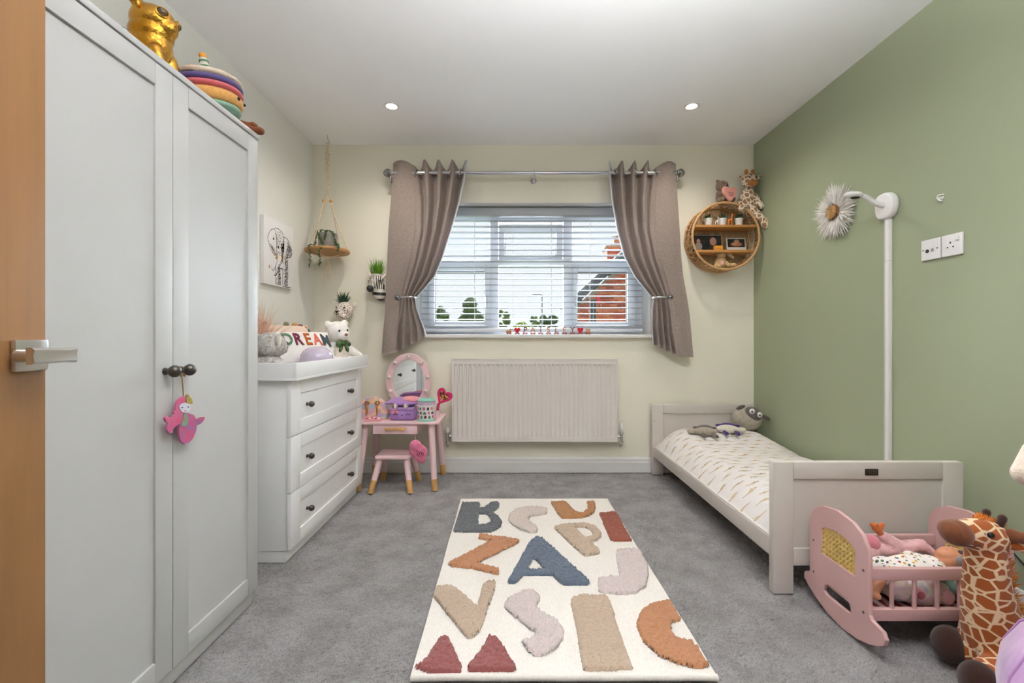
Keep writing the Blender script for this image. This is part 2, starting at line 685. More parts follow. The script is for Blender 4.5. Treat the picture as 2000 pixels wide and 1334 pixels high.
sash(ix0, mull[0][0], iz0, zt0, FX(850), FX(946.5), FZ(628), FZ(530), (FX(951.5), FZ(583), True))
sash(mull[1][1], ix1, iz0, zt0, FX(1127), FX(1224), FZ(629), FZ(531), (FX(1121.5), FZ(583), True))
hz = iz1 - .012
tilt = Matrix.Translation((0, YF, hz)) @ Matrix.Rotation(R(9), 4, 'X') @ Matrix.Translation((0, -YF, -hz))
sash(mull[0][1] + .003, mull[1][0] - .003, zt1 + .004, hz - .02, FX(986), FX(1086), FZ(497), FZ(453), ((FX(1037)), FZ(502), False), tilt)

# ------------------------------------------------------------------ venetian blind
YV = 3.42
bl = thing('venetian_blind', 'white venetian blind with open horizontal slats hanging in the window', 'blind', (0.14, YV, 1.03))
bx0, bx1 = -0.694, 0.972
m_blind = mat('pale_grey_blind', (170, 172, 177), 0.35, var=0.01)
bm = BM(); add_box(bm, bx0, bx1, YV - .032, YV + .03, 1.906, 1.966, .004); obj('headrail', bm, m_blind, bl)
slat0 = None
nsl = 19
for i in range(nsl):
    z = 1.872 - i * (1.872 - 1.078) / (nsl - 1)
    if slat0 is None:
        bm = BM()
        prof = [(-.025, -.0012), (-.012, .0018), (0, .0028), (.012, .0018), (.025, -.0012)]
        a = [[bm.verts.new((x, YV + y, z + dz + s)) for (y, dz) in prof] for x in (bx0, bx1) for s in (0, .0026)]
        for k in range(4):
            bm.faces.new((a[0][k], a[0][k + 1], a[2][k + 1], a[2][k]))
            bm.faces.new((a[1][k], a[3][k], a[3][k + 1], a[1][k + 1]))
            bm.faces.new((a[0][k], a[1][k], a[1][k + 1], a[0][k + 1]))
            bm.faces.new((a[2][k], a[2][k + 1], a[3][k + 1], a[3][k]))
        bm.faces.new((a[0][0], a[2][0], a[3][0], a[1][0])); bm.faces.new((a[0][4], a[1][4], a[3][4], a[2][4]))
        slat0 = obj('slat', bm, m_blind, bl); z_first = z
    else:
        s = slat0.copy(); C.objects.link(s); s.location = (0, 0, z - z_first)
bm = BM(); add_box(bm, bx0, bx1, YV - .026, YV + .026, 1.030, 1.056, .005); obj('bottom_rail', bm, mat('blind_rail', (214, 218, 226), 0.35), bl)
cord0 = None
for i, px in enumerate((851, 927, 1002, 1077, 1152, 1228)):
    x = (px - 1003) * YV / FOC
    bm = BM()
    for dy in (-.027, .027):
        add_tube(bm, [(x, YV + dy, 1.045), (x, YV + dy, 1.91)], .0012, 5)
    obj('ladder_cord', bm, mat('blind_cord', (225, 226, 228), 0.8), bl)
    if i in (0, 1, 5):
        bm = BM(); add_lathe(bm, [(.002, 0), (.009, .003), (.009, .012), (.004, .016)], 10, Matrix.Translation((x, YV - .03, 1.016))); obj('cord_button', bm, m_blind, bl)

# ------------------------------------------------------------------ curtain pole and curtains
YP = 3.215
ZP = CAM_Z + (660 - 338) * YP / FOC
def PX(px): return (px - 1003) * YP / FOC
m_crystal = mat('smoky_crystal', (150, 150, 152), 0.06, 0.9, var=0.35, vs=60)
rod = thing('curtain_pole', 'chrome curtain pole with faceted ball ends above the window', 'curtain pole', (PX(1043), YP, ZP))
bm = BM(); add_tube(bm, [(PX(764), YP, ZP), (PX(1322), YP, ZP)], .014, 16); obj('pole', bm, m_chrome, rod)
for px, s in ((757, -1), (1329, 1)):
    bm = BM(); add_lathe(bm, [(.0, -.030), (.012, -.028), (.022, -.02), (.029, -.006), (.03, .004), (.026, .016), (.016, .026), (0, .03)], 14, Matrix.Translation((PX(px), YP, ZP)) @ Matrix.Rotation(R(90), 4, 'Y'))
    f = obj('finial', bm, m_crystal, rod, smooth=12)
    bm = BM(); add_tube(bm, [(PX(px) - s * .026, YP, ZP), (PX(px) - s * .045, YP, ZP)], .016, 14); obj('finial_collar', bm, m_chrome, f)
for px in (1043, 762.5, 1323.5):
    bm = BM(); x = PX(px)
    add_tube(bm, [(x, YB - .001, ZP - .028), (x, YB - .008, ZP - .028)], .022, 14)
    add_tube(bm, [(x, YB - .006, ZP - .028), (x, YP + .005, ZP - .028)], .008, 10)
    add_tube(bm, [(x, YP, ZP - .048), (x, YP, ZP - .01)], .008, 10)
    add_ell(bm, (x, YP - .004, ZP - .055), .012, u=10, v=8)
    add_tube(bm, [(x + .008 * 0, YP + .019 * math.cos(a), ZP + .019 * math.sin(a)) for a in [2 * PI * k / 14 for k in range(14)]], .005, 6, closed=True)
    obj('bracket', bm, m_chrome, rod)

def curtain_fabric():
    t = NT('taupe_curtain_weave')
    a = t.noise(1.0, 3.0, 0.6, t.mapping((700, 700, 60)))
    b = t.noise(1.0, 3.0, 0.6, t.mapping((60, 60, 700)))
    mx = t.n('Math'); mx.operation = 'ADD'
    t.l(a, mx.inputs[0]); t.l(b, mx.inputs[1])
    t.base(t.ramp(mx.outputs[0], [(0.6, col((164, 147, 138))), (1.0, col((190, 173, 163))), (1.4, col((204, 189, 179)))]))
    t.b.inputs['Roughness'].default_value = 0.85
    t.b.inputs['Sheen Weight'].default_value = 0.3
    t.bump(mx.outputs[0], 0.15, 0.001)
    return t.m
m_curtain = curtain_fabric()
m_lining = mat('white_curtain_lining', (224, 224, 228), 0.85, var=0.02)

def curtain(label, tab, hem, outer_left, ring_px, hold):
    """tab rows: y, outer edge px, fold-start px, inner edge px.  hem(u) gives the y of the hem."""
    t = thing('curtain', label, 'curtain', (PX((tab[0][1] + tab[0][3]) / 2), YP, ZP - 1.3), group='pair of taupe window curtains')
    NU, NV = 170, 64
    y_top = tab[0][0]
    sg = 1 if outer_left else -1
    def surf(u, v, back=0.0):
        y = y_top + (hem(u) - y_top) * v
        o, f, i = lerp_table(tab, y)
        US = 0.30
        px = o + (f - o) * (u / US) if u < US else f + (i - f) * ((u - US) / (1 - US))
        wide = abs(i - f)
        ph = (u / US) * PI if u < US else PI + (u - US) / (1 - US) * 7.0 * PI
        amp = (0.038 if u >= US else 0.022)
        # folds are tight at the tie and loose at the hem
        amp *= lerp_table([(y_top, 1.0), (430, .8), (520, .6), (583, .42), (640, .62), (700, .8)], y)[0]
        ph += 0.5 * math.sin(v * 3.0 + u * 4) * v
        d = -amp * math.sin(ph) + 0.012 * noise.noise((u * 5, v * 3.5, 2.0 if outer_left else 9.0)) * (0.3 + v)
        sway = lerp_table([(y_top, 0), (500, .012), (583, .028), (640, .005), (700, -.01)], y)[0] * (1 if u > .25 else .4)
        # wavy top of the heading between the rings
        dy = 0.0
        if v < 0.06:
            dy = (1 - v / 0.06) * (-7 * math.sin(ph + 0.5) - 2)
        p = W(px, y + dy, YP)
        return Vector((p.x, YP + d + sway + back, p.z))
    def sheet(back, u0, u1, nu):
        bm = BM()
        g = [[bm.verts.new(surf(u0 + (u1 - u0) * i / nu, j / NV, back)) for i in range(nu + 1)] for j in range(NV + 1)]
        for j in range(NV):
            for i in range(nu):
                bm.faces.new((g[j][i], g[j][i + 1], g[j + 1][i + 1], g[j + 1][i]))
        ret = bmesh.ops.solidify(bm, geom=bm.faces[:], thickness=0.0025)
        return bm
    obj('fabric', sheet(0, 0, 1, NU), m_curtain, t, smooth=180)
    obj('lining', sheet(0.007, .03, 1.055, 120), m_lining, t, smooth=180, label='white lining behind the taupe fabric')
    for px in ring_px:
        bm = BM(); x = PX(px)
        add_tube(bm, [(x + sg * .006 * math.sin(a), YP + .027 * math.cos(a), ZP + .027 * math.sin(a)) for a in [2 * PI * k / 18 for k in range(18)]], .005, 6, closed=True)
        obj('eyelet', bm, m_chrome, t)
    return t

tabL = [(324, 768, 812, 906), (345, 767, 816, 904), (395, 763, 822, 894), (450, 758, 822, 879), (500, 756, 812, 863),
        (540, 754, 800, 846), (566, 753, 792, 824), (583, 753, 786, 808), (605, 752, 784, 812), (640, 749, 778, 826), (695, 745, 772, 838)]
tabR = [(326, 1320, 1280, 1193), (345, 1321, 1276, 1194), (395, 1324, 1270, 1199), (450, 1328, 1270, 1208), (500, 1331, 1280, 1222),
        (540, 1335, 1294, 1243), (566, 1340, 1302, 1264), (583, 1343, 1306, 1279), (605, 1346, 1310, 1276), (640, 1349, 1312, 1275), (700, 1354, 1320, 1279)]
curtain('taupe curtain held back at the left of the window, above the pink dressing table', tabL,
        lambda u: 692 - 3 * u / .3 if u < .3 else 689 - (u - .3) / .7 * 32, True, (812, 832, 857, 880, 898), None)
curtain('taupe curtain held back at the right of the window, beside the round rattan shelf', tabR,
        lambda u: 698 - 4 * u / .3 if u < .3 else 694 - (u - .3) / .7 * 22, False, (1281, 1262, 1240, 1218, 1203), None)

def holdback(label, px_ball, px_end):
    t = thing('curtain_holdback', label, 'holdback', tuple(W(px_ball, 582, YB)), group='chrome curtain holdbacks')
    s = 1 if px_end > px_ball else -1
    zb = W(px_ball, 582, 3.16).z
    xb, xe = W(px_ball, 582, 3.13).x, W(px_end, 582, 3.13).x
    bm = BM(); add_tube(bm, [(xb, YB, zb), (xb, 3.14, zb)], .007, 10)
    add_tube(bm, smoothpath([(xb, 3.14, zb), (xb + s * .03, 3.125, zb + .002), (xe - s * .01, 3.13, zb + .003), (xe, 3.16, zb + .003), (xe, 3.19, zb + .003)]), .0075, 10)
    obj('hook_arm', bm, m_chrome, t)
    bm = BM(); add_lathe(bm, [(0, -.02), (.013, -.016), (.02, -.004), (.02, .004), (.013, .016), (0, .02)], 10, Matrix.Translation((xb, 3.122, zb)) @ Matrix.Rotation(R(90), 4, 'X'))
    obj('crystal_knob', bm, m_crystal, t, smooth=12)
holdback('chrome holdback with crystal knob tying the curtain above the dressing table', 776, 808)
holdback('chrome holdback with crystal knob tying the curtain nearer the green wall', 1309, 1280)

# ------------------------------------------------------------------ radiator
def radiator():
    yf = 3.222
    s = yf / FOC
    x0, x1 = (882 - 1003) * s, (1207 - 1003) * s
    z0, z1 = CAM_Z - (863 - 660) * s, CAM_Z - (701 - 660) * s
    t = thing('radiator', 'long white ribbed panel radiator under the window', 'radiator', ((x0 + x1) / 2, yf, z0))
    m = mat('radiator_enamel', (218, 211, 205), 0.38, var=0.01)
    bm = BM()
    n = 35
    pitch = (x1 - x0 - .03) / n
    xs, dp = [x0 + .006], [0]
    for i in range(n):
        a = x0 + .015 + i * pitch
        for f, d in ((.10, 0), (.25, 1), (.70, 1), (.85, 0)):
            xs.append(a + f * pitch); dp.append(d)
    xs.append(x1 - .006); dp.append(0)
    zs = [(z0 + .006, 0), (z0 + .035, 0), (z0 + .048, 1), (z1 - .048, 1), (z1 - .038, 0), (z1 - .006, 0)]
    g = [[bm.verts.new((x, yf + .007 * d * dz, z)) for x, d in zip(xs, dp)] for z, dz in zs]
    for j in range(len(zs) - 1):
        for i in range(len(xs) - 1):
            bm.faces.new((g[j][i], g[j][i + 1], g[j + 1][i + 1], g[j + 1][i]))
    add_box(bm, x0 + .006, x1 - .006, yf + .0075, yf + .014, z0 + .006, z1 - .006)
    obj('front_panel', bm, m, t, smooth=30)
    for a in (x0, x1 - .008):
        bm = BM(); add_box(bm, a, a + .008, yf - .004, YB - .02, z0, z1, .003); obj('side_cover', bm, m, t)
    bm = BM(); add_box(bm, x0 + .008, x1 - .008, yf - .003, YB - .02, z1 - .006, z1, .002)
    add_box(bm, x0 + .008, x1 - .008, yf - .003, yf + .003, z0, z0 + .006)
    obj('top_grille', bm, m, t)
    bm = BM(); add_box(bm, x0 + .01, x1 - .01, YB - .03, YB - .02, z0 + .01, z1 - .01); obj('rear_panel', bm, m, t)
    for bx in (x0 + .2, x1 - .2):
        bm = BM(); add_box(bm, bx - .015, bx + .015, YB - .02, YB - .002, z0 + .05, z1 - .05); obj('wall_bracket', bm, m, t)
    for x, sgn, tall in ((x0, -1, .03), (x1, 1, .075)):
        yv = yf + .035
        v = BM(); vx = x + sgn * .034
        add_tube(v, [(x, yv, z0 + .03), (vx, yv, z0 + .03)], .009, 10)
        add_tube(v, [(x + sgn * .006, yv, z0 + .03), (x + sgn * .016, yv, z0 + .03)], .014, 6)
        add_tube(v, [(vx, yv, z0 - .012), (vx, yv, z0 + .055)], .011, 12)
        add_tube(v, [(vx, yv, z0 - .02), (vx, yv, z0 - .006)], .015, 6)
        add_tube(v, [(vx, yv, z0 + .048), (vx, yv, z0 + .06)], .015, 8)
        vo = obj('valve', v, m_chrome, t)
        v = BM(); add_lathe(v, [(.011, 0), (.014, .006), (.014, tall - .008), (.011, tall)], 14, Matrix.Translation((vx, yv, z0 + .058))); obj('valve_cap', v, m_plastic, vo, label='white valve cap')
        v = BM(); add_tube(v, [(vx, yv, z0 - .015), (vx, yv, z0 - .035), (vx, YB - .03, z0 - .045), (vx, YB - .002, z0 - .045)], .0075, 10); obj('pipe', v, m_chrome, vo)
radiator()

# ------------------------------------------------------------------ recessed ceiling lights
m_lens = emissive('lamp_lens', (255, 240, 220), 14.0)
def downlight(x, y, label):
    t = thing('downlight', label, 'ceiling light', (x, y, ZC), group='recessed ceiling lights')
    bm = BM()
    add_lathe(bm, [(.030, .0), (.030, -.004), (.036, -.007), (.046, -.005), (.047, 0.0)], 28, Matrix.Translation((x, y, ZC)))
    obj('bezel', bm, m_gloss, t)
    bm = BM(); add_lathe(bm, [(0, -.0095), (.022, -.0085), (.0295, -.0055), (.0295, -.0005)], 24, Matrix.Translation((x, y, ZC))); obj('lens', bm, m_lens, t)
    ld = bpy.data.lights.new('downlight_beam', 'SPOT')
    ld.energy = DOWN_W
    ld.spot_size = R(150); ld.spot_blend = 1.0
    ld.shadow_soft_size = 0.035
    ld.color = (1.0, 0.92, 0.84)
    lo = bpy.data.objects.new('downlight_beam', ld); C.objects.link(lo)
    lo.parent = t; lo.location = (0, 0, -.012)
DOWN_W = 15.0
downlight(-0.744, 2.75, 'round recessed ceiling light nearer the pale wall and macrame hanger')
downlight(1.087, 2.75, 'round recessed ceiling light nearer the green wall')

def fill_lamp():  # made-up bowl fitting for the added fill light, out of view
    x, y, z = FILL_LAMP
    t = thing('fill_uplighter', 'made-up white uplighter bowl lamp added above the view as fill light', 'ceiling light', (x, y, ZC))
    bm = BM(); add_lathe(bm, [(.05, ZC - .025), (.055, ZC - .02), (.055, ZC)], 24, Matrix.Translation((x, y, 0))); obj('ceiling_rose', bm, m_gloss, t)
    for k in range(3):
        a = 2 * PI * k / 3
        bm = BM(); add_tube(bm, [(x + .03 * math.cos(a), y + .03 * math.sin(a), ZC - .02), (x + .135 * math.cos(a), y + .135 * math.sin(a), z - .01)], .0022, 6); obj('suspension_wire', bm, m_chrome, t)
    bm = BM(); add_lathe(bm, [(0, -.085), (.05, -.08), (.10, -.055), (.135, -.02), (.14, -.005), (.136, -.005), (.13, -.018), (.097, -.05), (.05, -.074), (0, -.079)], 36, Matrix.Translation((x, y, z))); obj('bowl', bm, m_gloss, t)
    bm = BM(); add_ell(bm, (x, y, z - .045), (.03, .03, .026)); obj('bulb', bm, emissive('fill_bulb', (255, 244, 232), 12.0), t)
fill_lamp()
# ================================================================== outside the window
bm = BM(); add_box(bm, -60, 60, 4.5, 120, -2.9, -2.75); struct('ground', bm, mat('rough_grass', (88, 104, 62), 0.95, var=0.3, vs=1.5))

def foliage(name, rgb):
    t = NT(name)
    t.base(t.ramp(t.noise(3.0, 3), [(0.3, shade(rgb, .8)), (0.6, shade(rgb, 1.4)), (0.8, shade(rgb, 1.9))]))
    t.b.inputs['Roughness'].default_value = 0.8
    return t.m

def tree(label, px0, px1, py_top, Y, clumps, rgb, n=2600, cone=False, seed=1):
    rnd = random.Random(seed)
    a, b = W(px0, py_top, Y), W(px1, py_top, Y)
    cx, hw, top = (a.x + b.x) / 2, (b.x - a.x) / 2, a.z
    t = thing('tree', label, 'tree', (cx, Y, -2.75), group='trees seen through the blind')
    bm = BM()
    base = W(px0, 662, Y).z
    H = top - base
    cs = []
    for k in range(clumps):
        h = rnd.random()
        f = (1 - h) ** .7 if cone else math.sqrt(max(1 - (2 * h * .93 - .93) ** 2, 0.05))
        an = rnd.uniform(0, 2 * PI)
        rr = hw * f * rnd.uniform(.3, .85)
        cs.append((Vector((cx + rr * math.cos(an), Y + rr * math.sin(an), base + H * h * .88)), hw * rnd.uniform(.26, .42)))
    for k in range(clumps // 2):            # lower skirt of the crown
        an = rnd.uniform(0, 2 * PI); rr = hw * rnd.uniform(.2, .9)
        cs.append((Vector((cx + rr * math.cos(an), Y + rr * math.sin(an), base - rnd.uniform(0, 2.2))), hw * rnd.uniform(.3, .42)))
    for k in range(n + n // 2):
        c, r = rnd.choice(cs)
        d = Vector((rnd.gauss(0, 1), rnd.gauss(0, 1), rnd.gauss(0, 1))).normalized()
        p = c + d * r * rnd.uniform(.75, 1.05)
        if p.z > top: p.z = top - rnd.random() * .1
        s = hw * .065 * rnd.uniform(.6, 1.3)
        e1 = Vector((rnd.gauss(0, 1), rnd.gauss(0, 1), rnd.gauss(0, 1))).normalized()
        e2 = e1.cross(d).normalized()
        vs = [bm.verts.new(p + e1 * s), bm.verts.new(p + e2 * s * .6), bm.verts.new(p - e1 * s), bm.verts.new(p - e2 * s * .6)]
        bm.faces.new(vs)
    for c, r in cs:
        add_ell(bm, c, r * .92, u=10, v=7)
    obj('foliage', bm, foliage('leaves_' + str(seed), rgb), t, kind='stuff')
    bm = BM(); add_tube(bm, [(cx, Y, -2.75), (cx + .05, Y, -1), (cx, Y, base + H * .4)], [.28, .2, .08], 9); obj('trunk', bm, mat('bark', (84, 72, 58), 0.95), t)
tree('bushy green tree at the left edge of the lower window pane', 836, 882, 596, 34, 26, (74, 88, 44), seed=1)
tree('pointed green tree, tallest of those seen through the window', 886, 952, 579, 36, 40, (66, 80, 40), 3600, True, seed=2)
tree('slim yellowish green tree beside the middle window pane', 968, 998, 600, 38, 22, (86, 98, 52), seed=3)
tree('round dark green tree behind the lamp post', 1048, 1094, 614, 40, 26, (58, 78, 42), seed=4)
tree('small pale green tree left of the lamp post', 1030, 1056, 612, 46, 20, (98, 112, 70), seed=5)
tree('low yellow green hedge bush behind the toy letters', 996, 1046, 632, 30, 22, (120, 132, 62), seed=6)

lp = thing('lamp_post', 'thin grey street lamp post standing among the far trees', 'street lamp', (W(1059, 640, 28).x, 28, -2.75))
x = W(1059, 640, 28).x; zt = W(1059, 577, 28).z
m_galv = mat('galvanised_steel', (150, 152, 154), 0.5, .3)
bm = BM(); add_tube(bm, [(x, 28, -2.75), (x, 28, zt)], [.07, .045], 8); obj('post', bm, m_galv, lp)
bm = BM(); add_tube(bm, smoothpath([(x, 28, zt), (x - .1, 28, zt + .06), (x - .28, 28, zt + .07)], 4), .03, 7); add_box(bm, x - .62, x - .24, 27.9, 28.1, zt + .03, zt + .1, .02); obj('lamp_head', bm, m_galv, lp)

# ---- brick house
def brick_house():
    YH = 9.0
    g = W(1127, 629, YH)
    t = thing('brick_house', 'red brick house with dark sloping roof edge and chimney outside the window', 'house', (g.x + 1.2, YH, -2.75))
    m_mortar = mat('mortar', (150, 132, 116), 0.95, var=0.1, vs=20)
    brick_m = [mat('red_brick_' + s, c, 0.9, var=0.16, vs=18, bump=.4, bs=40) for s, c in
               (('orange', (168, 84, 52)), ('rust', (150, 70, 46)), ('pale', (176, 102, 72)), ('plum', (128, 62, 48)))]
    # wall outline in px: the roof edge slopes from lower left to upper right
    def P(px, py): return (W(px, py, YH).x, W(px, py, YH).z)
    x0 = P(1118, 600)[0]; x1 = P(1262, 600)[0]
    zb = P(1200, 648)[1]
    def roof_z(x):            # underside of the roof edge
        a, b = P(1128, 594), P(1196, 531)
        return a[1] + (x - a[0]) * (b[1] - a[1]) / (b[0] - a[0]) - .02
    poly = [(x0, -2.75), (x1 + 2.5, -2.75), (x1 + 2.5, roof_z(x1 + .8)), (x1 + .8, roof_z(x1 + .8)), (x0, roof_z(x0))]
    bm = BM(); add_prism(bm, poly, YH + .01, YH + .3); wall = obj('wall', bm, m_mortar, t, smooth=0)
    rnd = random.Random(5)
    bw, bh, j = .150, .0505, .008
    protos = {}
    def brick(x, z, w, parent, y=YH):
        key = (round(w, 3), rnd.randrange(4))
        if key not in protos:
            b = BM(); add_box(b, 0, w - j, -.012, .02, 0, bh - j)
            o = obj('brick', b, brick_m[key[1]], parent, local=True, smooth=0)
            protos[key] = o
        else:
            o = protos[key].copy(); C.objects.link(o)
        o.parent = parent
        o.location = Vector((x, y + rnd.uniform(-.003, .003), z)) - MW[t.name].translation
    dx0, dx1 = P(1153, 600)[0], P(1164, 600)[0]          # dark window strip
    row = 0
    z = zb
    zmax = P(1200, 524)[1]
    count = 0
    while z < zmax:
        x = x0 - (bw / 2 if row % 2 else 0)
        while x < P(1236, 600)[0]:
            a, b = max(x, x0), x + bw
            if z + bh < roof_z(a) and count < 296:
                if b <= dx0 or a >= dx1 or z > P(0, 588)[1]:
                    if b - a > .03:
                        brick(a, z, b - a, wall); count += 1
                elif a < dx0 - .03:
                    brick(a, z, dx0 - a, wall); count += 1
                elif b > dx1 + .03:
                    brick(dx1, z, b - dx1, wall); count += 1
            x += bw
        z += bh; row += 1
    m_slate = mat('dark_roof_boards', (66, 68, 74), 0.7, var=0.15)
    # roof edge: barge board, rafter boards and slates
    A, B = P(1104, 606), P(1262, 460)
    d = Vector((B[0] - A[0], 0, B[1] - A[1])); L = d.length; ang = math.atan2(d.z, d.x)
    mx = Matrix.Translation((A[0], YH, A[1])) @ Matrix.Rotation(-ang, 4, 'Y')
    bm = BM(); add_box(bm, 0, L, -.34, .4, .035, .10, mx=mx); obj('slate_edge', bm, mat('slate', (96, 98, 102), 0.8, var=.2, vs=6), t, smooth=0)
    bm = BM(); add_box(bm, 0, L, -.36, -.32, -.05, .05, mx=mx); obj('barge_board', bm, m_slate, t, smooth=0)
    bm = BM(); add_box(bm, 0, L, -.2, -.04, -.06, -.02, mx=mx); obj('soffit_board', bm, m_slate, t, smooth=0)
    for k in range(4):
        bm = BM(); add_box(bm, .25 + k * .42, .33 + k * .42, -.33, .0, -.09, -.0, mx=mx); obj('rafter_end', bm, m_slate, t, smooth=0)
    # slim dark window with a red shutter-like sign beside it
    bm = BM(); add_box(bm, dx0 + .004, dx1 - .004, YH - .005, YH + .02, zb - .4, P(0, 588)[1] + .02); w_ = obj('window', bm, mat('window_dark', (44, 52, 52), 0.2), t, smooth=0)
    bm = BM(); add_tube(bm, [((dx0 + dx1) / 2, YH - .01, zb - .4), ((dx0 + dx1) / 2, YH - .01, P(0, 588)[1])], .008, 6); obj('glazing_bar', bm, m_galv, w_)
    bm = BM(); add_box(bm, P(1164.5, 0)[0], P(1171.5, 0)[0], YH - .05, YH - .012, P(0, 594)[1], P(0, 576)[1], .006); obj('alarm_box', bm, mat('red_box', (196, 40, 52), 0.5), t, label='red box on the brick wall')
    bm = BM(); add_tube(bm, [(P(1170, 0)[0], YH - .03, P(0, 600)[1]), (P(1170, 0)[0], YH - .03, P(0, 594)[1])], .012, 6); obj('bracket', bm, m_slate, t)
    # chimney stack standing further back on the ridge
    YC = 11.0
    def Q(px, py): return (W(px, py, YC).x, W(px, py, YC).z)
    a, b = Q(1186, 506), Q(1240, 484)
    m_ch = mat('weathered_brick', (150, 112, 90), 0.9, var=0.2, vs=8, bump=.5, bs=20)
    bm = BM(); add_box(bm, a[0], b[0], YC, YC + .5, -1.0, b[1]); ch = obj('chimney', bm, m_ch, t, smooth=0)
    rows = 4; hh = (b[1] - a[1]) / rows
    for r_ in range(rows + 3):
        nx = 5
        for i in range(nx):
            w_ = (b[0] - a[0]) / nx
            bb = BM(); o_ = .5 * w_ * (r_ % 2)
            xx0 = max(a[0], a[0] + i * w_ - o_)
            add_box(bb, xx0 + .004, a[0] + (i + 1) * w_ - o_ - .004, YC - .012, YC, b[1] - (r_ + 1) * hh + .004, b[1] - r_ * hh - .004)
            obj('brick', bb, brick_m[(r_ * 3 + i * 2) % 4], ch, smooth=0)
    bm = BM(); c, e = Q(1183, 484), Q(1243, 480)
    add_box(bm, c[0], e[0], YC - .05, YC + .55, c[1], e[1], .01)
    add_lathe(bm, [(.34, 0), (.28, .06), (.16, .1)], 12, Matrix.Translation((Q(1212, 480)[0], YC + .25, e[1]))); obj('chimney_cap', bm, m_ch, ch)
    pc = Q(1210, 478)
    bm = BM(); add_lathe(bm, [(.11, 0), (.085, .08), (.075, .17), (.09, .2), (.07, .2)], 14, Matrix.Translation((pc[0], YC + .25, pc[1] + .02))); obj('chimney_pot', bm, mat('terracotta', (178, 118, 84), 0.9), ch)
    bm = BM(); add_lathe(bm, [(.14, 0), (.0, .06)], 12, Matrix.Translation((pc[0], YC + .25, pc[1] + .26))); add_tube(bm, [(pc[0], YC + .25, pc[1] + .2), (pc[0], YC + .25, pc[1] + .28)], .02, 6); obj('cowl', bm, m_galv, ch)
brick_house()
# ================================================================== wooden door beside the camera
def room_door():
    dx, y0, y1 = -0.83, YN + .02, 0.80
    d = bpy.data.objects.new('door_1', None); C.objects.link(d); d['kind'] = 'structure'
    d.location = (dx - .02, y0, 0); MW['door_1'] = Matrix.Translation(d.location)
    bm = BM(); add_box(bm, dx - .042, dx, y0, y1, .012, 2.02, .003)
    obj('door_leaf', bm, wood('oak_veneer', (150, 106, 62), .74, (16, 16, 1.2), .5), d)
    zr, yr = CAM_Z - (694 - 660) * .775 / FOC, .768
    m_sat = mat('satin_nickel', (206, 203, 199), 0.28, 0.9, var=0.03)
    bm = BM(); add_box(bm, dx, dx + .010, yr - .026, yr + .028, zr - .027, zr + .027, .004)
    r_ = obj('handle_rose', bm, m_sat, d)
    bm = BM()
    add_tube(bm, [(dx + .008, yr - .02, zr), (dx + .046, yr - .02, zr)], .011, 14)
    # lever: a flat bar with a hollowed face and flared tip
    prof = lambda w, h: [(-w, -h), (w * .2, -h * .96), (w * .75, -h * .72), (w * .5, 0), (w * .75, h * .72), (w * .2, h * .96), (-w, h)]
    rings = []
    for y, w, h in ((yr - .040, .008, .0140), (yr + .004, .008, .0130), (yr + .020, .007, .0122), (yr + .034, .006, .0140)):
        rings.append([bm.verts.new((dx + .05 + a, y, zr + b)) for a, b in prof(w, h)])
    for a, b in zip(rings[:-1], rings[1:]):
        for k in range(7):
            bm.faces.new((a[k], a[(k + 1) % 7], b[(k + 1) % 7], b[k]))
    bm.faces.new(rings[0]); bm.faces.new(list(reversed(rings[-1])))
    obj('lever', bm, m_sat, r_, smooth=50)
    for z in (.25, 1.1, 1.85):
        bm = BM(); add_tube(bm, [(dx - .02, y0 - .008, z - .05), (dx - .02, y0 - .008, z + .05)], .008, 10); obj('hinge', bm, m_sat, d)
room_door()

# ------------------------------------------------------------------ shaker front: stiles, rails and a recessed panel, facing +x
def shaker(name, parent, xf, y0, y1, z0, z1, st0, st1, rail, m, thick=.018, rec=.007):
    bm = BM(); add_box(bm, xf - thick, xf - rec, y0 + .01, y1 - .01, z0 + .01, z1 - .01)
    for q in ((y0, y0 + st0, z0, z1), (y1 - st1, y1, z0, z1)):
        add_box(bm, xf - thick, xf, q[0], q[1], q[2], q[3], .0016)
    for a, b in ((z0, z0 + rail), (z1 - rail, z1)):
        add_box(bm, xf - thick, xf, y0 + st0 + .0006, y1 - st1 - .0006, a, b, .0016)
    return obj(name, bm, m, parent)

def knob(parent, x, y, z, r):
    bm = BM()
    add_lathe(bm, [(r * .6, 0), (r * .56, r * .25), (r * .42, r * .5), (r * .45, r * .72), (r * .78, r * .98), (r, r * 1.45), (r * .93, r * 1.9), (r * .68, r * 2.25), (r * .35, r * 2.42), (0, r * 2.47)], 18,
              Matrix.Translation((x, y, z)) @ Matrix.Rotation(R(90), 4, 'Y'))
    return obj('knob', bm, m_pewter, parent)

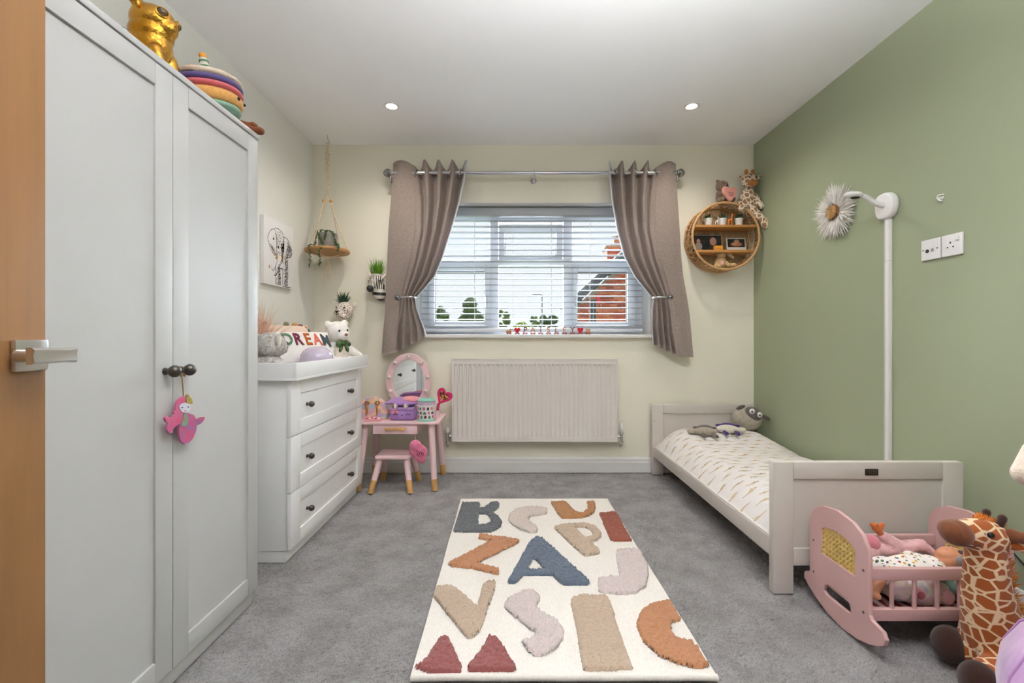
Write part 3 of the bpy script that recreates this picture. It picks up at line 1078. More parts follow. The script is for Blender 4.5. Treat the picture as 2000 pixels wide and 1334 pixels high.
def wardrobe():
    xf, y0, ym, y1, zt = -0.96, 0.852, 1.270, 1.693, 1.727
    t = thing('wardrobe', 'tall white two-door wardrobe with panelled doors and pewter knobs', 'wardrobe', (-1.21, 1.27, 0))
    bm = BM()
    add_box(bm, XL + .004, xf - .020, y0, y0 + .018, 0, zt); add_box(bm, XL + .004, xf - .020, y1 - .018, y1, 0, zt)
    add_box(bm, XL + .004, XL + .012, y0, y1, .05, zt); add_box(bm, XL + .004, xf - .02, y0, y1, .05, .068)
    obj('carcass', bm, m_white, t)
    bm = BM(); add_box(bm, XL + .004, xf + .004, y0 - .006, y1 + .006, zt + .001, zt + .019, .003); obj('top_board', bm, m_white, t)
    bm = BM(); add_box(bm, xf - .026, xf - .012, y0 + .018, y1 - .022, 0.0, .05, .002); obj('plinth', bm, m_white, t)
    for a, b, yk in ((y0 + .002, ym - .0012, 1.241), (ym + .0012, y1 - .002, 1.299)):
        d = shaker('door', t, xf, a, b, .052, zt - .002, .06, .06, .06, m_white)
        knob(d, xf, yk, .893, .0172)
    return t
wardrobe()

def chest():
    xf, y0, y1 = -.97, 1.97, 2.87
    t = thing('chest_of_drawers', 'white three-drawer chest with dark round knobs and raised changing tray top', 'chest of drawers', (-1.21, 2.42, 0))
    bm = BM()
    add_box(bm, XL + .02, xf - .019, y0, y1, .052, .798, .002)
    obj('carcass', bm, m_chest, t)
    bm = BM(); add_box(bm, XL + .03, xf - .03, y0 + .004, y1 - .004, 0, .053); obj('plinth', bm, m_chest, t)
    # changing tray: floor and four raised sides
    tx0, tx1, ty0, ty1 = XL + .004, -.937, 1.944, 2.905
    bm = BM()
    add_box(bm, tx0, tx1, ty0, ty1, .799, .812, .002)
    add_box(bm, tx1 - .018, tx1, ty0, ty1, .812, .876, .002); add_box(bm, tx0, tx0 + .018, ty0, ty1, .812, .876, .002)
    add_box(bm, tx0 + .018, tx1 - .018, ty0, ty0 + .018, .812, .876, .002); add_box(bm, tx0 + .018, tx1 - .018, ty1 - .018, ty1, .812, .876, .002)
    obj('changing_tray', bm, m_chest, t)
    for z0, z1 in ((.552, .794), (.306, .5485), (.060, .3025)):
        d = shaker('drawer', t, xf, y0 - .006, y1 + .006, z0, z1, .088, .075, .06, m_chest)
        for y in (2.13, 2.66):
            knob(d, xf - .007, y, (z0 + z1) / 2, .0145)
chest()

# ------------------------------------------------------------------ pink dressing table and stool
def tapered_leg(name, top, foot, r0, r1, tip, parent):
    top, foot = Vector(top), Vector(foot)
    k = top + (foot - top) * (1 - tip)
    rk = r0 + (r1 - r0) * (1 - tip)
    bm = BM(); add_tube(bm, [top, k], [r0, rk], 16); lg = obj(name, bm, m_pink, parent)
    bm = BM(); add_tube(bm, [k, foot], [rk + .0006, r1], 16); obj('foot_tip', bm, m_beech, lg, label='bare beech tip of the leg')
    bm = BM(); add_tube(bm, [top + Vector((0, 0, -.012)), top], [r0 * 1.2, r0 * 1.25], 16); obj('leg_collar', bm, m_pink, lg)

def rounded_rect(x0, x1, y0, y1, r, n=5):
    out = []
    for cx, cy, a in ((x1 - r, y1 - r, 0), (x0 + r, y1 - r, 90), (x0 + r, y0 + r, 180), (x1 - r, y0 + r, 270)):
        for k in range(n + 1):
            q = R(a + 90 * k / n)
            out.append((cx + r * math.cos(q), cy + r * math.sin(q)))
    return out

TT = .438
def dressing_table():
    x0, x1, y0, y1 = -1.03, -.488, 2.925, 3.275
    t = thing('dressing_table', 'small pale pink play dressing table with oval bulb mirror and beech-tipped legs', 'dressing table', (-.76, 3.1, 0))
    solid('table_top', [rounded_rect(x0, x1, y0, y1, .02)], .016, m_pink, t, Matrix.Translation((0, 0, TT - .008)), bev=.004)
    for sx, sy in ((1, -1), (1, 1), (-1, -1), (-1, 1)):
        tx = (x1 - .055) if sx > 0 else (x0 + .055)
        ty = (y0 + .05) if sy < 0 else (y1 - .05)
        fx = tx + sx * .035 if sx > 0 else tx - .03
        fy = 2.905 if sy < 0 else 3.262
        tapered_leg('leg', (tx, ty, TT - .016), (fx, fy, 0), .0215, .0185, .17, t)
    d0, d1 = (728 - 1003) * 2.935 / FOC, (815 - 1003) * 2.935 / FOC
    bm = BM(); add_box(bm, d0, d1, 2.935, 3.22, .358, TT - .017, .003); dr = obj('drawer', bm, m_pink, t)
    h0, h1 = (751 - 1003) * 2.92 / FOC, (791 - 1003) * 2.92 / FOC
    zh = CAM_Z - (838 - 660) * 2.92 / FOC
    bm = BM(); add_box(bm, h0, h1, 2.915, 2.925, zh - .008, zh + .007, .003)
    for x in (h0 + .012, h1 - .012): add_box(bm, x - .005, x + .005, 2.924, 2.936, zh - .004, zh + .004)
    obj('handle', bm, m_beech, dr, label='beech drawer handle')
    # oval mirror
    mx_, mz, my = -.753, .676, 3.235
    el = lambda a, b, n=64: [(a * math.cos(2 * PI * k / n), b * math.sin(2 * PI * k / n)) for k in range(n)]
    MM = Matrix.Translation((mx_, my, mz)) @ Matrix.Rotation(R(90), 4, 'X')
    fr = solid('mirror_frame', [el(.158, .196), el(.116, .158)], .022, m_pink, t, MM, bev=.003)
    tg = NT('mirror_silver'); tg.b.inputs['Metallic'].default_value = 1; tg.b.inputs['Roughness'].default_value = .02
    tg.base(tg.ramp(tg.noise(3), [(0, (.9, .91, .92, 1)), (1, (.93, .94, .94, 1))]))
    solid('mirror_glass', [el(.119, .161)], .004, tg.m, t, MM @ Matrix.Translation((0, 0, .001)))
    solid('mirror_back', [el(.15, .19)], .006, m_pink, t, MM @ Matrix.Translation((0, 0, -.015)))
    bm = BM(); add_box(bm, mx_ - .09, mx_ + .09, my - .02, my + .03, TT, TT + .05, .006); obj('mirror_foot', bm, m_pink, t)
    m_bulb = mat('pearl_bulb', (226, 214, 208), 0.25, var=0.03)
    for a in (90, 47, 133, 9, 171, -24, 204, -58, 238):
        bx, bz = .138 * math.cos(R(a)), .178 * math.sin(R(a))
        bm = BM(); add_lathe(bm, [(.0135, 0), (.0145, .004), (.013, .010), (.008, .0145), (0, .016)], 16, MM @ Matrix.Translation((bx, bz, .011))); obj('bulb', bm, m_bulb, fr, label='round pearly bulb on the mirror frame')
dressing_table()

def stool():
    t = thing('stool', 'low pale pink stool with beech-tipped legs under the dressing table', 'stool', (-.78, 2.99, 0))
    solid('seat', [rounded_rect(-.893, -.667, 2.895, 3.095, .02)], .017, m_pink, t, Matrix.Translation((0, 0, .212)), bev=.004)
    for sx in (-1, 1):
        for sy in (-1, 1):
            tapered_leg('leg', (-.78 + sx * .085, 2.995 + sy * .065, .204), (-.78 + sx * .126, 2.99 + sy * .138, 0), .021, .0175, .36, t)
stool()

# ------------------------------------------------------------------ bed
BX0, BX1, BY0, BY1 = 1.0, 1.732, 1.734, 3.285
def duvet_h(x, y):
    s = min(max((x - BX0 - .012) / .20, 0), 1)
    r = min(max((BX1 - .012 - x) / .10, 0), 1)
    head = min(max((y - 2.75) / .35, 0), 1)
    f = 1 - (1 - s) ** 2.3
    top = .305 + .045 * (head * head * (3 - 2 * head))
    f2 = 1 - (1 - r) ** 2
    e = min(max((BY1 - .035 - y) / .10, 0), 1); f3 = 1 - (1 - e) ** 2
    e2 = min(max((y - BY0 - .022) / .10, 0), 1); f4 = 1 - (1 - e2) ** 2
    wr = .010 * noise.noise((x * 6, y * 5, 0)) + .005 * noise.noise((x * 16, y * 14, 4)) + .010 * noise.noise((x * 9, y * 20, 8)) * (1 - e2) * 2
    return .188 + (top - .188) * f * (.75 + .25 * f2) * (.55 + .45 * f3) * (.6 + .4 * f4) + wr * (.25 + .75 * f)

m_bed = mat('warm_white_lacquer', (206, 198, 190), 0.45, var=0.012)
def bed():
    t = thing('toddler_bed', 'low white toddler bed with panelled head and foot boards against the green wall', 'bed', ((BX0 + BX1) / 2, 2.5, 0))
    def end(name, y0, y1, face):
        bm = BM()
        st = .078
        for a, b in ((BX0, BX0 + st), (BX1 - st, BX1)):
            add_box(bm, a, b, y0, y1, 0, .506, .003)
        add_box(bm, BX0 + st + .0005, BX1 - st - .0005, y0, y1, .441, .506, .003)
        add_box(bm, BX0 + st + .0005, BX1 - st - .0005, y0, y1, .108, .175, .003)
        add_box(bm, BX0 + .03, BX1 - .03, y0 + .008, y1 - .008, .12, .49)
        return obj(name, bm, m_bed, t)
    end('headboard', 3.243, BY1, -1)
    ft = end('footboard', BY0, BY0 + .030, -1)
    bm = BM(); add_box(bm, 1.352, 1.402, BY0 - .003, BY0 + .001, .456, .481, .0012); pl = obj('maker_plate', bm, mat('dark_bronze', (52, 46, 42), 0.45, .5), ft, label='small dark metal plate on the top rail')
    bm = BM(); add_box(bm, 1.357, 1.397, BY0 - .0042, BY0 - .0025, .4605, .4765, .0005); obj('plate_rim', bm, mat('worn_bronze', (84, 76, 70), 0.4, .6), pl)
    for x in (BX0 + .008, BX1 - .032):
        bm = BM(); add_box(bm, x, x + .024, BY0 + .030, 3.243, .130, .200, .003); obj('side_rail', bm, m_bed, t)
    bm = BM(); add_box(bm, BX0 + .034, BX1 - .034, BY0 + .032, 3.24, .135, .15); obj('slat_base', bm, m_bed, t)
    bm = BM(); add_tube(bm, [(BX0 + .012, 3.2425, .385), (BX0 + .012, 3.2405, .385)], .003, 10); obj('bolt_hole', bm, m_black, t)
    # mattress
    bm = BM(); add_box(bm, BX0 + .036, BX1 - .036, BY0 + .036, 3.236, .151, .19, .015)
    ms = obj('mattress', bm, mat('mattress_ticking', (228, 226, 226), 0.9), None)
    setup(ms, 'white mattress lying in the toddler bed under the duvet', 'mattress')

def duvet():
    d = thing('duvet', 'white duvet printed with small golden giraffes on the toddler bed', 'duvet', (1.36, 2.5, .19))
    x0, x1, y0, y1 = BX0 + .014, BX1 - .004, BY0 + .034, 3.238
    nx, ny = 70, 130
    bm = BM()
    g = []
    for j in range(ny + 1):
        y = y0 + (y1 - y0) * j / ny
        row = []
        for i in range(nx + 1):
            u = i / nx
            x = x0 + (x1 - x0) * (u ** 1.25)
            z = duvet_h(x, y)
            bulge = 0
            row.append(bm.verts.new((x, y, max(z, .203 if x < BX0 + .034 else .192))))
        g.append(row)
    for j in range(ny):
        for i in range(nx):
            bm.faces.new((g[j][i], g[j][i + 1], g[j + 1][i + 1], g[j + 1][i]))
    edge = [g[0][i] for i in range(nx + 1)] + [g[j][nx] for j in range(1, ny + 1)] + [g[ny][i] for i in range(nx - 1, -1, -1)] + [g[j][0] for j in range(ny - 1, 0, -1)]
    low = [bm.verts.new((v.co.x + (.026 if v.co.x < BX0 + .03 else 0), v.co.y, .2012)) for v in edge]
    n = len(edge)
    for k in range(n):
        bm.faces.new((edge[k], low[k], low[(k + 1) % n], edge[(k + 1) % n]))
    m = mat('white_cotton_duvet', (226, 221, 217), 0.85, var=0.02, vs=5, bump=.25, bs=45)
    obj('cover', bm, m, d, smooth=180)
    # giraffe prints: flat shapes lying on the cloth
    body = [(-1, .02), (-.92, .10), (-.80, .06), (-.30, .16), (.30, .20), (.44, .13), (.50, -.02), (.58, -.02), (1.0, .02), (1.0, -.04), (.62, -.10),
            (1.0, -.26), (.97, -.31), (.52, -.15), (.32, -.13), (.10, -.12), (.52, -.42), (.47, -.45), (.02, -.15), (-.08, -.10), (-.2, -.02), (-.8, -.04), (-.9, -.06)]
    bm = BM(); rnd = random.Random(11)
    row = 0
    y = y0 + .03
    while y < y1 - .03:
        x = x0 + .025 + (.055 if row % 2 else 0)
        while x < x1 - .03:
            an = R(rnd.choice((-6, 4, 10, 170, 176)) + rnd.uniform(-8, 8))
            s = .033 * rnd.uniform(.85, 1.1)
            vs = []
            fl = rnd.choice((-1, 1))
            for a, b in body:
                b = b * 1.0
                qx = x + (a * math.cos(an) - b * fl * math.sin(an)) * s
                qy = y + (a * math.sin(an) + b * fl * math.cos(an)) * s
                qx = min(max(qx, x0 + .008), x1 - .004)
                vs.append(bm.verts.new((qx, qy, max(duvet_h(qx, qy), .203 if qx < BX0 + .034 else .192) + .0016)))
            f = bm.faces.new(vs)
            if f.normal.z < 0: f.normal_flip()
            x += .098
        y += .058; row += 1
    bmesh.ops.triangulate(bm, faces=bm.faces[:])
    obj('giraffe_print', bm, mat('gold_print', (202, 178, 140), 0.7, var=0.12, vs=80), d, kind='stuff', smooth=0)
bed(); duvet()

# ------------------------------------------------------------------ rug with tufted letters
def rug():
    z = .013
    a, b = on_floor(900, 975, z), on_floor(1187, 975, z)
    c, e = on_floor(1400, 1318, z), on_floor(803, 1318, z)
    t = thing('rug', 'cream cotton rug with raised tufted letters in slate, ochre, rust, beige and pink', 'rug', (.14, 2.0, 0))
    def weave():
        w = NT('cream_cotton_weave')
        f = w.noise(1.0, 3, .6, w.mapping((420, 120, 120)))
        w.base(w.ramp(f, [(.3, col((226, 219, 209))), (.7, col((244, 239, 232)))]))
        w.b.inputs['Roughness'].default_value = .95
        w.bump(f, .5, .002)
        return w.m
    mw = weave()
    nx, ny = 40, 60
    bm = BM(); g = []
    for j in range(ny + 1):
        v = j / ny
        row = []
        for i in range(nx + 1):
            u = i / nx
            lo, hi = e.lerp(c, u), a.lerp(b, u)
            p = lo.lerp(hi, v)
            ed = .0025 * noise.noise((p.x * 4, p.y * 4, 1))
            row.append(bm.verts.new((p.x + (ed if i in (0, nx) else 0), p.y, z + .0012 * noise.noise((p.x * 7, p.y * 7, 0)))))
        g.append(row)
    top = []
    for j in range(ny):
        for i in range(nx):
            top.append(bm.faces.new((g[j][i], g[j][i + 1], g[j + 1][i + 1], g[j + 1][i])))
    bmesh.ops.recalc_face_normals(bm, faces=bm.faces[:])
    edge = [g[0][i] for i in range(nx + 1)] + [g[j][nx] for j in range(1, ny + 1)] + [g[ny][i] for i in range(nx - 1, -1, -1)] + [g[j][0] for j in range(ny - 1, 0, -1)]
    low = [bm.verts.new((v.co.x, v.co.y, .0)) for v in edge]
    for k in range(len(edge)):
        bm.faces.new((edge[k], edge[(k + 1) % len(edge)], low[(k + 1) % len(low)], low[k]))
    obj('backing', bm, mw, t, smooth=30)
    # rolled hems at both short ends
    for p, q in ((e, c), (a, b)):
        bm = BM(); pts = []
        for k in range(41):
            v = p.lerp(q, k / 40)
            pts.append((v.x, v.y - (.004 if p is e else -.002), .0085 + .0015 * noise.noise((v.x * 9, 3, 0))))
        add_tube(bm, pts, .0095 if p is e else .007, 10); obj('hem', bm, mw, t)
    cols = {'slate': (104, 107, 112), 'blue': (106, 119, 137), 'blush': (224, 208, 198), 'ochre': (188, 132, 82), 'tan': (202, 142, 100), 'rust': (160, 84, 62), 'beige': (208, 184, 160), 'rose': (164, 94, 90), 'pink': (226, 210, 206)}
    L = [
     ('letter K shape in slate at the far corner', 'slate', [(370,125),(475,125),(475,158),(500,155),(530,135),(548,122),(590,125),(588,150),(570,170),(545,182),(580,200),(605,235),(600,265),(575,285),(540,298),(320,295)], [(470,190),(510,190),(535,210),(545,235),(530,250),(462,260)]),
     ('letter C in pale blush', 'blush', [(875,160),(870,190),(800,200),(765,212),(760,230),(800,255),(820,275),(810,300),(770,300),(720,285),(670,255),(645,225),(655,190),(690,165),(750,152),(820,150)], None),
     ('letter U in ochre at the far edge', 'ochre', [(897,120),(985,120),(1035,175),(1060,187),(1085,187),(1115,165),(1118,140),(1110,120),(1155,120),(1160,150),(1150,185),(1120,203),(1080,212),(965,217),(940,190)], None),
     ('letter I in rust', 'rust', [(1185,188),(1283,182),(1376,348),(1262,350),(1240,320)], None),
     ('letter Z in tan', 'tan', [(478,310),(540,322),(625,330),(712,350),(700,365),(455,485),(590,515),(585,548),(420,510),(310,498),(288,485),(545,350),(468,335)], None),
     ('letter A in blue', 'blue', [(815,328),(845,335),(1128,590),(1122,605),(968,608),(905,553),(735,550),(690,600),(640,600),(650,575),(780,345)], [(797,450),(865,520),(750,520)]),
     ('letter P in beige', 'beige', [(915,270),(985,252),(1090,248),(1160,265),(1195,300),(1190,330),(1165,348),(1130,358),(1185,405),(1180,425),(1095,438),(1040,390)], [(1035,268),(1100,270),(1140,290),(1150,310),(1135,325),(1100,335)]),
     ('letter J in pale pink', 'pink', [(1290,402),(1420,400),(1440,440),(1470,500),(1472,560),(1455,620),(1400,655),(1320,665),(1180,650),(1180,575),(1250,565),(1300,568),(1305,550),(1285,440)], None),
     ('letter V in beige', 'beige', [(218,620),(285,618),(330,625),(460,740),(495,610),(530,585),(565,590),(560,640),(480,870),(450,910),(405,920),(385,905),(205,680)], None),
     ('letter S in pale pink', 'pink', [(745,645),(790,640),(835,680),(820,715),(805,745),(840,770),(930,820),(970,870),(970,920),(930,980),(870,1020),(800,1030),(765,1005),(725,940),(800,920),(810,890),(770,870),(690,800),(625,745),(620,720),(660,685)], None),
     ('letter I in beige', 'beige', [(1020,690),(1070,675),(1225,675),(1240,700),(1380,1105),(1090,1115),(1080,1050),(1055,900),(1020,740)], None),
     ('letter C in tan cut by the rug edge', 'tan', [(1500,725),(1560,710),(1605,705),(1665,815),(1620,830),(1602,850),(1610,890),(1650,930),(1740,945),(1829,1085),(1770,1098),(1650,1075),(1540,1030),(1440,940),(1408,860),(1415,800),(1440,755)], None),
     ('rose peak of a letter M at the near corner', 'rose', [(240,925),(290,920),(365,1090),(365,1125),(180,1125),(92,1095),(150,1060)], None),
     ('rose peak of a letter M beside the near corner', 'rose', [(530,915),(575,915),(690,1100),(685,1115),(400,1118),(405,1095),(480,1000)], None)]
    rnd = random.Random(2)
    st = .0046
    for lab, cn, out, hole in L:
        f = lambda p: tuple(on_floor(p[0] / 3.0303 + 780, p[1] / 3.0303 + 940, z + .006).xy)
        po = [f(p) for p in out]; ho = [f(p) for p in hole] if hole else None
        xs = [p[0] for p in po]; ys = [p[1] for p in po]
        nx, ny = int((max(xs) - min(xs)) / st) + 3, int((max(ys) - min(ys)) / st) + 3
        x0, y0 = min(xs) - st, min(ys) - st
        ins = [[inside((x0 + i * st, y0 + j * st), po) and not (ho and inside((x0 + i * st, y0 + j * st), ho)) for i in range(nx + 1)] for j in range(ny + 1)]
        bm = BM(); vv = {}
        def V(i, j):
            if (i, j) not in vv:
                up = ins[j][i]
                h = z + (.0075 + .0075 * rnd.random() + .003 * noise.noise((i * .35, j * .35, 0)) if up else .0004)
                jt = .0018
                vv[(i, j)] = bm.verts.new((x0 + i * st + rnd.uniform(-jt, jt), y0 + j * st + rnd.uniform(-jt, jt), h))
            return vv[(i, j)]
        for j in range(ny):
            for i in range(nx):
                if ins[j][i] or ins[j][i + 1] or ins[j + 1][i] or ins[j + 1][i + 1]:
                    if sum((ins[j][i], ins[j][i + 1], ins[j + 1][i], ins[j + 1][i + 1])) >= 2:
                        bm.faces.new((V(i, j), V(i + 1, j), V(i + 1, j + 1), V(i, j + 1)))
        obj('tufted_letter', bm, fur('tuft_' + cn, cols[cn], .72, 220, 420, .6), t, smooth=180, label=lab)
rug()
# ================================================================== on and around the wardrobe
def gold_bear():
    bx, by, bz = -1.085, 1.36, 1.747
    t = thing('gold_bear', 'shiny gold bear figurine standing on top of the wardrobe', 'figurine', (bx, by, bz))
    g = NT('polished_gold'); g.b.inputs['Metallic'].default_value = 1; g.b.inputs['Roughness'].default_value = .22
    n_ = g.noise(75, 4, .6)
    g.base(g.ramp(g.noise(9, 2), [(.3, col((176, 122, 36))), (.7, col((214, 166, 76)))])); g.bump(n_, .7, .004)
    mx = Matrix.Translation((bx, by, bz)) @ Matrix.Rotation(R(2), 4, 'Z') @ Matrix.Diagonal((.88, .84, .76, 1))
    bm = BM()                               # faces +x before turning
    add_ell(bm, (-.015, 0, .06), (.062, .058, .085))
    add_ell(bm, (-.010, 0, .15), (.064, .060, .09)); add_ell(bm, (-.010, 0, .20), (.068, .064, .06))
    add_ell(bm, (-.002, 0, .250), (.070, .066, .062))
    add_ell(bm, (.042, 0, .222), (.034, .036, .034)); add_ell(bm, (.066, 0, .240), (.013, .017, .013))
    for s in (-1, 1):
        add_cap(bm, (.03, s * .036, .12), (.052, s * .034, .018), .022, .018)
        add_ell(bm, (.064, s * .034, .014), (.026, .019, .014))
        add_ell(bm, (-.020, s * .066, .300), (.015, .030, .034), (s * -.7, 0, 0))
        add_ell(bm, (.0, s * .064, .03), (.05, .024, .03))
    bmesh.ops.transform(bm, matrix=mx, verts=bm.verts[:])
    organic('body', bm, g.m, t, .004, 9)
    for s in (-1, 1):
        bm = BM(); c = Vector((.052, s * .036, .262))
        d = Vector((.75, s * .62, .1)).normalized()
        q = d.to_track_quat('Z', 'Y').to_matrix().to_4x4()
        add_lathe(bm, [(.019, -.004), (.021, .004), (.0165, .006), (.0135, .002)], 18, mx @ Matrix.Translation(c) @ q); e = obj('eye_ring', bm, g.m, t)
        bm = BM(); add_ell(bm, mx @ c, (.0125, .0125, .0125), u=12, v=8); obj('eye', bm, mat('smoky_eye', (112, 92, 74), .2, .4, var=.3, vs=60), e)
gold_bear()

def cake_plush():
    c = Vector((-1.062, 1.575, 1.747))
    t = thing('cake_plush', 'plush layer cake with candle and brown feet sitting on the wardrobe end', 'soft toy', tuple(c))
    mx = Matrix.Translation(c + Vector((0, 0, .020))) @ Matrix.Rotation(R(9), 4, Vector((.55, -.83, 0))) @ Matrix.Diagonal((.95, .95, .66, 1))
    layers = [('mint_layer', (156, 196, 172), .0, .026, .104), ('orange_layer', (232, 172, 96), .026, .084, .116), ('pink_layer', (222, 110, 118), .084, .112, .120),
              ('purple_layer', (100, 88, 148), .112, .140, .122)]
    for n_, rgb, z0, z1, r in layers:
        bm = BM(); m_ = (z1 - z0) * .5
        add_lathe(bm, [(0, z0), (r - .012, z0), (r - .003, z0 + m_ * .4), (r, z0 + m_), (r - .003, z1 - m_ * .4), (r - .012, z1), (0, z1)], 40, mx)
        obj(n_, bm, fur('plush_' + n_, rgb, .8, 60, 300, .3), t, smooth=180)
    bm = BM(); add_lathe(bm, [(0, .138), (.116, .138), (.125, .150), (.122, .162), (.106, .172), (.05, .177), (0, .178)], 40, mx)
    mc = mx @ Matrix.Translation((.045, -.055, 0))
    fr = organic('frosting', bm, fur('plush_frosting', (236, 216, 192), .8, 50, 260, .5), t, .006, 3, rough=.003, rscale=40)
    bm = BM(); add_lathe(bm, [(.013, .165), (.0145, .18), (.0135, .210), (.012, .235), (0, .238)], 16, mc); ca = obj('candle', bm, fur('candle_plush', (232, 226, 212), .8, 60, 300, .3), t)
    for z in (.188, .214):
        bm = BM(); add_lathe(bm, [(.0148, z), (.0155, z + .004), (.0145, z + .009)], 16, mc); obj('candle_stripe', bm, mat('green_stripe', (96, 146, 110), .9), ca)
    bm = BM(); add_ell(bm, mc @ Vector((0, 0, .247)), (.0115, .0115, .011)); obj('flame', bm, mat('orange_felt', (238, 164, 66), .9), ca)
    m_leg = fur('brown_corduroy', (138, 74, 34), .7, 40, 300, .5)
    for b in (Vector((-.990, 1.690, 1.780)), Vector((-.966, 1.690, 1.762))):
        bm = BM(); a = b + Vector((-.035, -.055, -.006))
        add_cap(bm, a, b, .011, .013); add_ell(bm, b + Vector((.008, .008, .003)), (.019, .018, .0145), (0, .1, .7))
        organic('foot', bm, m_leg, t, .0035, 4)
    for q in ((-.2, 0), (.25, 0)):
        bm = BM(); an = R(10) + q[0]; add_ell(bm, mx @ Vector((.117 * math.cos(an), .117 * math.sin(an), .055)), .0055, u=10, v=8); obj('eye', bm, m_black, t)
cake_plush()

w_ = W(225, 36, 1.12); bm = BM()
add_tube(bm, smoothpath([(w_.x - .09, 1.12, 1.7475), (w_.x - .04, 1.125, 1.765), (w_.x - .01, 1.13, 1.772), (w_.x + .02, 1.14, 1.7625)], 5), .0009, 6)
setup(obj('wire', bm, mat('thin_wire', (120, 116, 110), .4, .6)), 'short bent piece of thin wire lying on the wardrobe', 'wire')

def mermaid():
    x = -.938
    def q(px, py):                      # outline points to the plane of the wardrobe front
        Y = -x * FOC / (1003 - px)
        return (Y, CAM_Z + (660 - py) * Y / FOC)
    f = lambda pts: [q(310 + a / 7.41, 700 + b / 7.41) for a, b in pts]
    t = thing('mermaid_ornament', 'flat wooden painted mermaid ornament hanging from the wardrobe knob', 'ornament', (x, q(358, 740)[0], q(358, 740)[1]))
    MM = Matrix(((0, 0, 1, x), (1, 0, 0, 0), (0, 1, 0, 0), (0, 0, 0, 1)))
    hair = f([(350, 545), (300, 570), (255, 625), (235, 690), (230, 745), (205, 775), (215, 810), (195, 850), (160, 865), (130, 845), (105, 830), (78, 860), (85, 905), (125, 935), (108, 985), (110, 1040), (145, 1085), (195, 1070), (190, 1035), (240, 975), (285, 955), (330, 900), (370, 800), (300, 760), (285, 700), (310, 660), (375, 640), (400, 590), (385, 555)])
    tail = f([(395, 785), (440, 800), (490, 815), (535, 890), (580, 855), (655, 848), (640, 900), (590, 950), (540, 970), (525, 1060), (480, 1160), (420, 1225), (360, 1238), (310, 1200), (285, 1120), (280, 1030), (290, 960), (330, 880), (345, 800)])
    face = f([(285, 700), (310, 660), (370, 640), (430, 665), (440, 720), (415, 765), (365, 785), (310, 765)])
    crown = f([(378, 570), (395, 560), (410, 522), (428, 555), (462, 590), (472, 655), (430, 665), (395, 650), (380, 620)])
    def painted(name, a, b, s=60):
        n_ = NT(name); n_.base(n_.ramp(n_.noise(s, 4), [(.35, col(a)), (.65, col(b))])); n_.b.inputs['Roughness'].default_value = .3; return n_.m
    solid('hair', [hair], .005, painted('pink_hair_paint', (206, 84, 124), (190, 108, 146)), t, MM, label='long pink wavy hair')
    solid('tail', [tail], .006, painted('tail_paint', (206, 74, 110), (150, 104, 150), 45), t, MM, label='pink and mauve fish tail')
    fc = solid('face', [smoothloop(face, 3)], .008, painted('face_paint', (198, 206, 216), (214, 206, 212)), t, MM)
    solid('crown', [crown], .009, painted('crown_paint', (146, 132, 66), (182, 160, 84)), t, MM, label='gold leaf crown')
    solid('bodice', [smoothloop(f([(345, 800), (385, 795), (405, 860), (400, 930), (370, 985), (315, 975), (310, 930), (335, 870)]), 3)], .0085, painted('bodice_paint', (90, 160, 160), (160, 132, 84)), t, MM, label='teal and gold bodice')
    for a, b in ((318, 712), (408, 703)):
        ey = f([(a - 16, b), (a, b - 12), (a + 16, b), (a, b + 12)]); solid('eye', [ey], .0092, mat('eye_paint', (86, 92, 120), .4), fc, MM)
    solid('mouth', [f([(345, 760), (362, 752), (380, 758), (363, 768)])], .0092, mat('lip_paint', (206, 84, 112), .4), fc, MM)
    bm = BM(); a = q(357, 738); b = q(358, 774)
    add_tube(bm, [(x - .004, a[0], .888 - .001), (x - .001, (a[0] + b[0]) / 2 + .001, (a[1] + b[1]) / 2), (x, b[0], b[1])], .0016, 6)
    add_tube(bm, [(x - .013 + .0, 1.299 + .009 * math.cos(k), .8925 + .009 * math.sin(k)) for k in [2 * PI * i / 12 for i in range(12)]], .0014, 5, closed=True)
    for k in range(4): add_ell(bm, (x - .006 + .004 * math.sin(k * 2), 1.291 - .003 * k, .880 - .003 * (k % 2)), (.003, .004, .003), u=8, v=6)
    obj('string', bm, mat('jute_string', (150, 116, 74), .9), t)
mermaid()

# ================================================================== on the chest of drawers
TZ = .8125
def pampas():
    rnd = random.Random(4)
    b = Vector((-1.36, 2.38, TZ))
    t = thing('pampas_grass', 'bunch of peach coloured feathery pampas grass beside the wardrobe', 'dried grass', tuple(b))
    bm = BM()
    for k in range(420):
        an, el = rnd.uniform(-.5, 1.0), rnd.uniform(.45, 1.35)
        L = rnd.uniform(.14, .27)
        d = Vector((math.sin(an) * math.cos(el), .35 * math.cos(el) * rnd.uniform(-1, 1), math.sin(el)))
        s = b + Vector((rnd.uniform(-.03, .03), rnd.uniform(-.05, .05), .10 + rnd.uniform(0, .06)))
        add_blade(bm, s, s + d * L, rnd.uniform(.0007, .0017), rnd.uniform(-.3, .3), 4)
    setup(obj('plume', bm, mat('peach_plume', (232, 192, 166), .95, var=.12, vs=20), t, smooth=180), kind='stuff')
    bm = BM(); add_lathe(bm, [(.03, 0), (.04, .02), (.038, .09), (.028, .13), (.03, .14)], 18, Matrix.Translation(b)); obj('vase', bm, mat('cream_vase', (226, 218, 206), .5), t)
pampas()

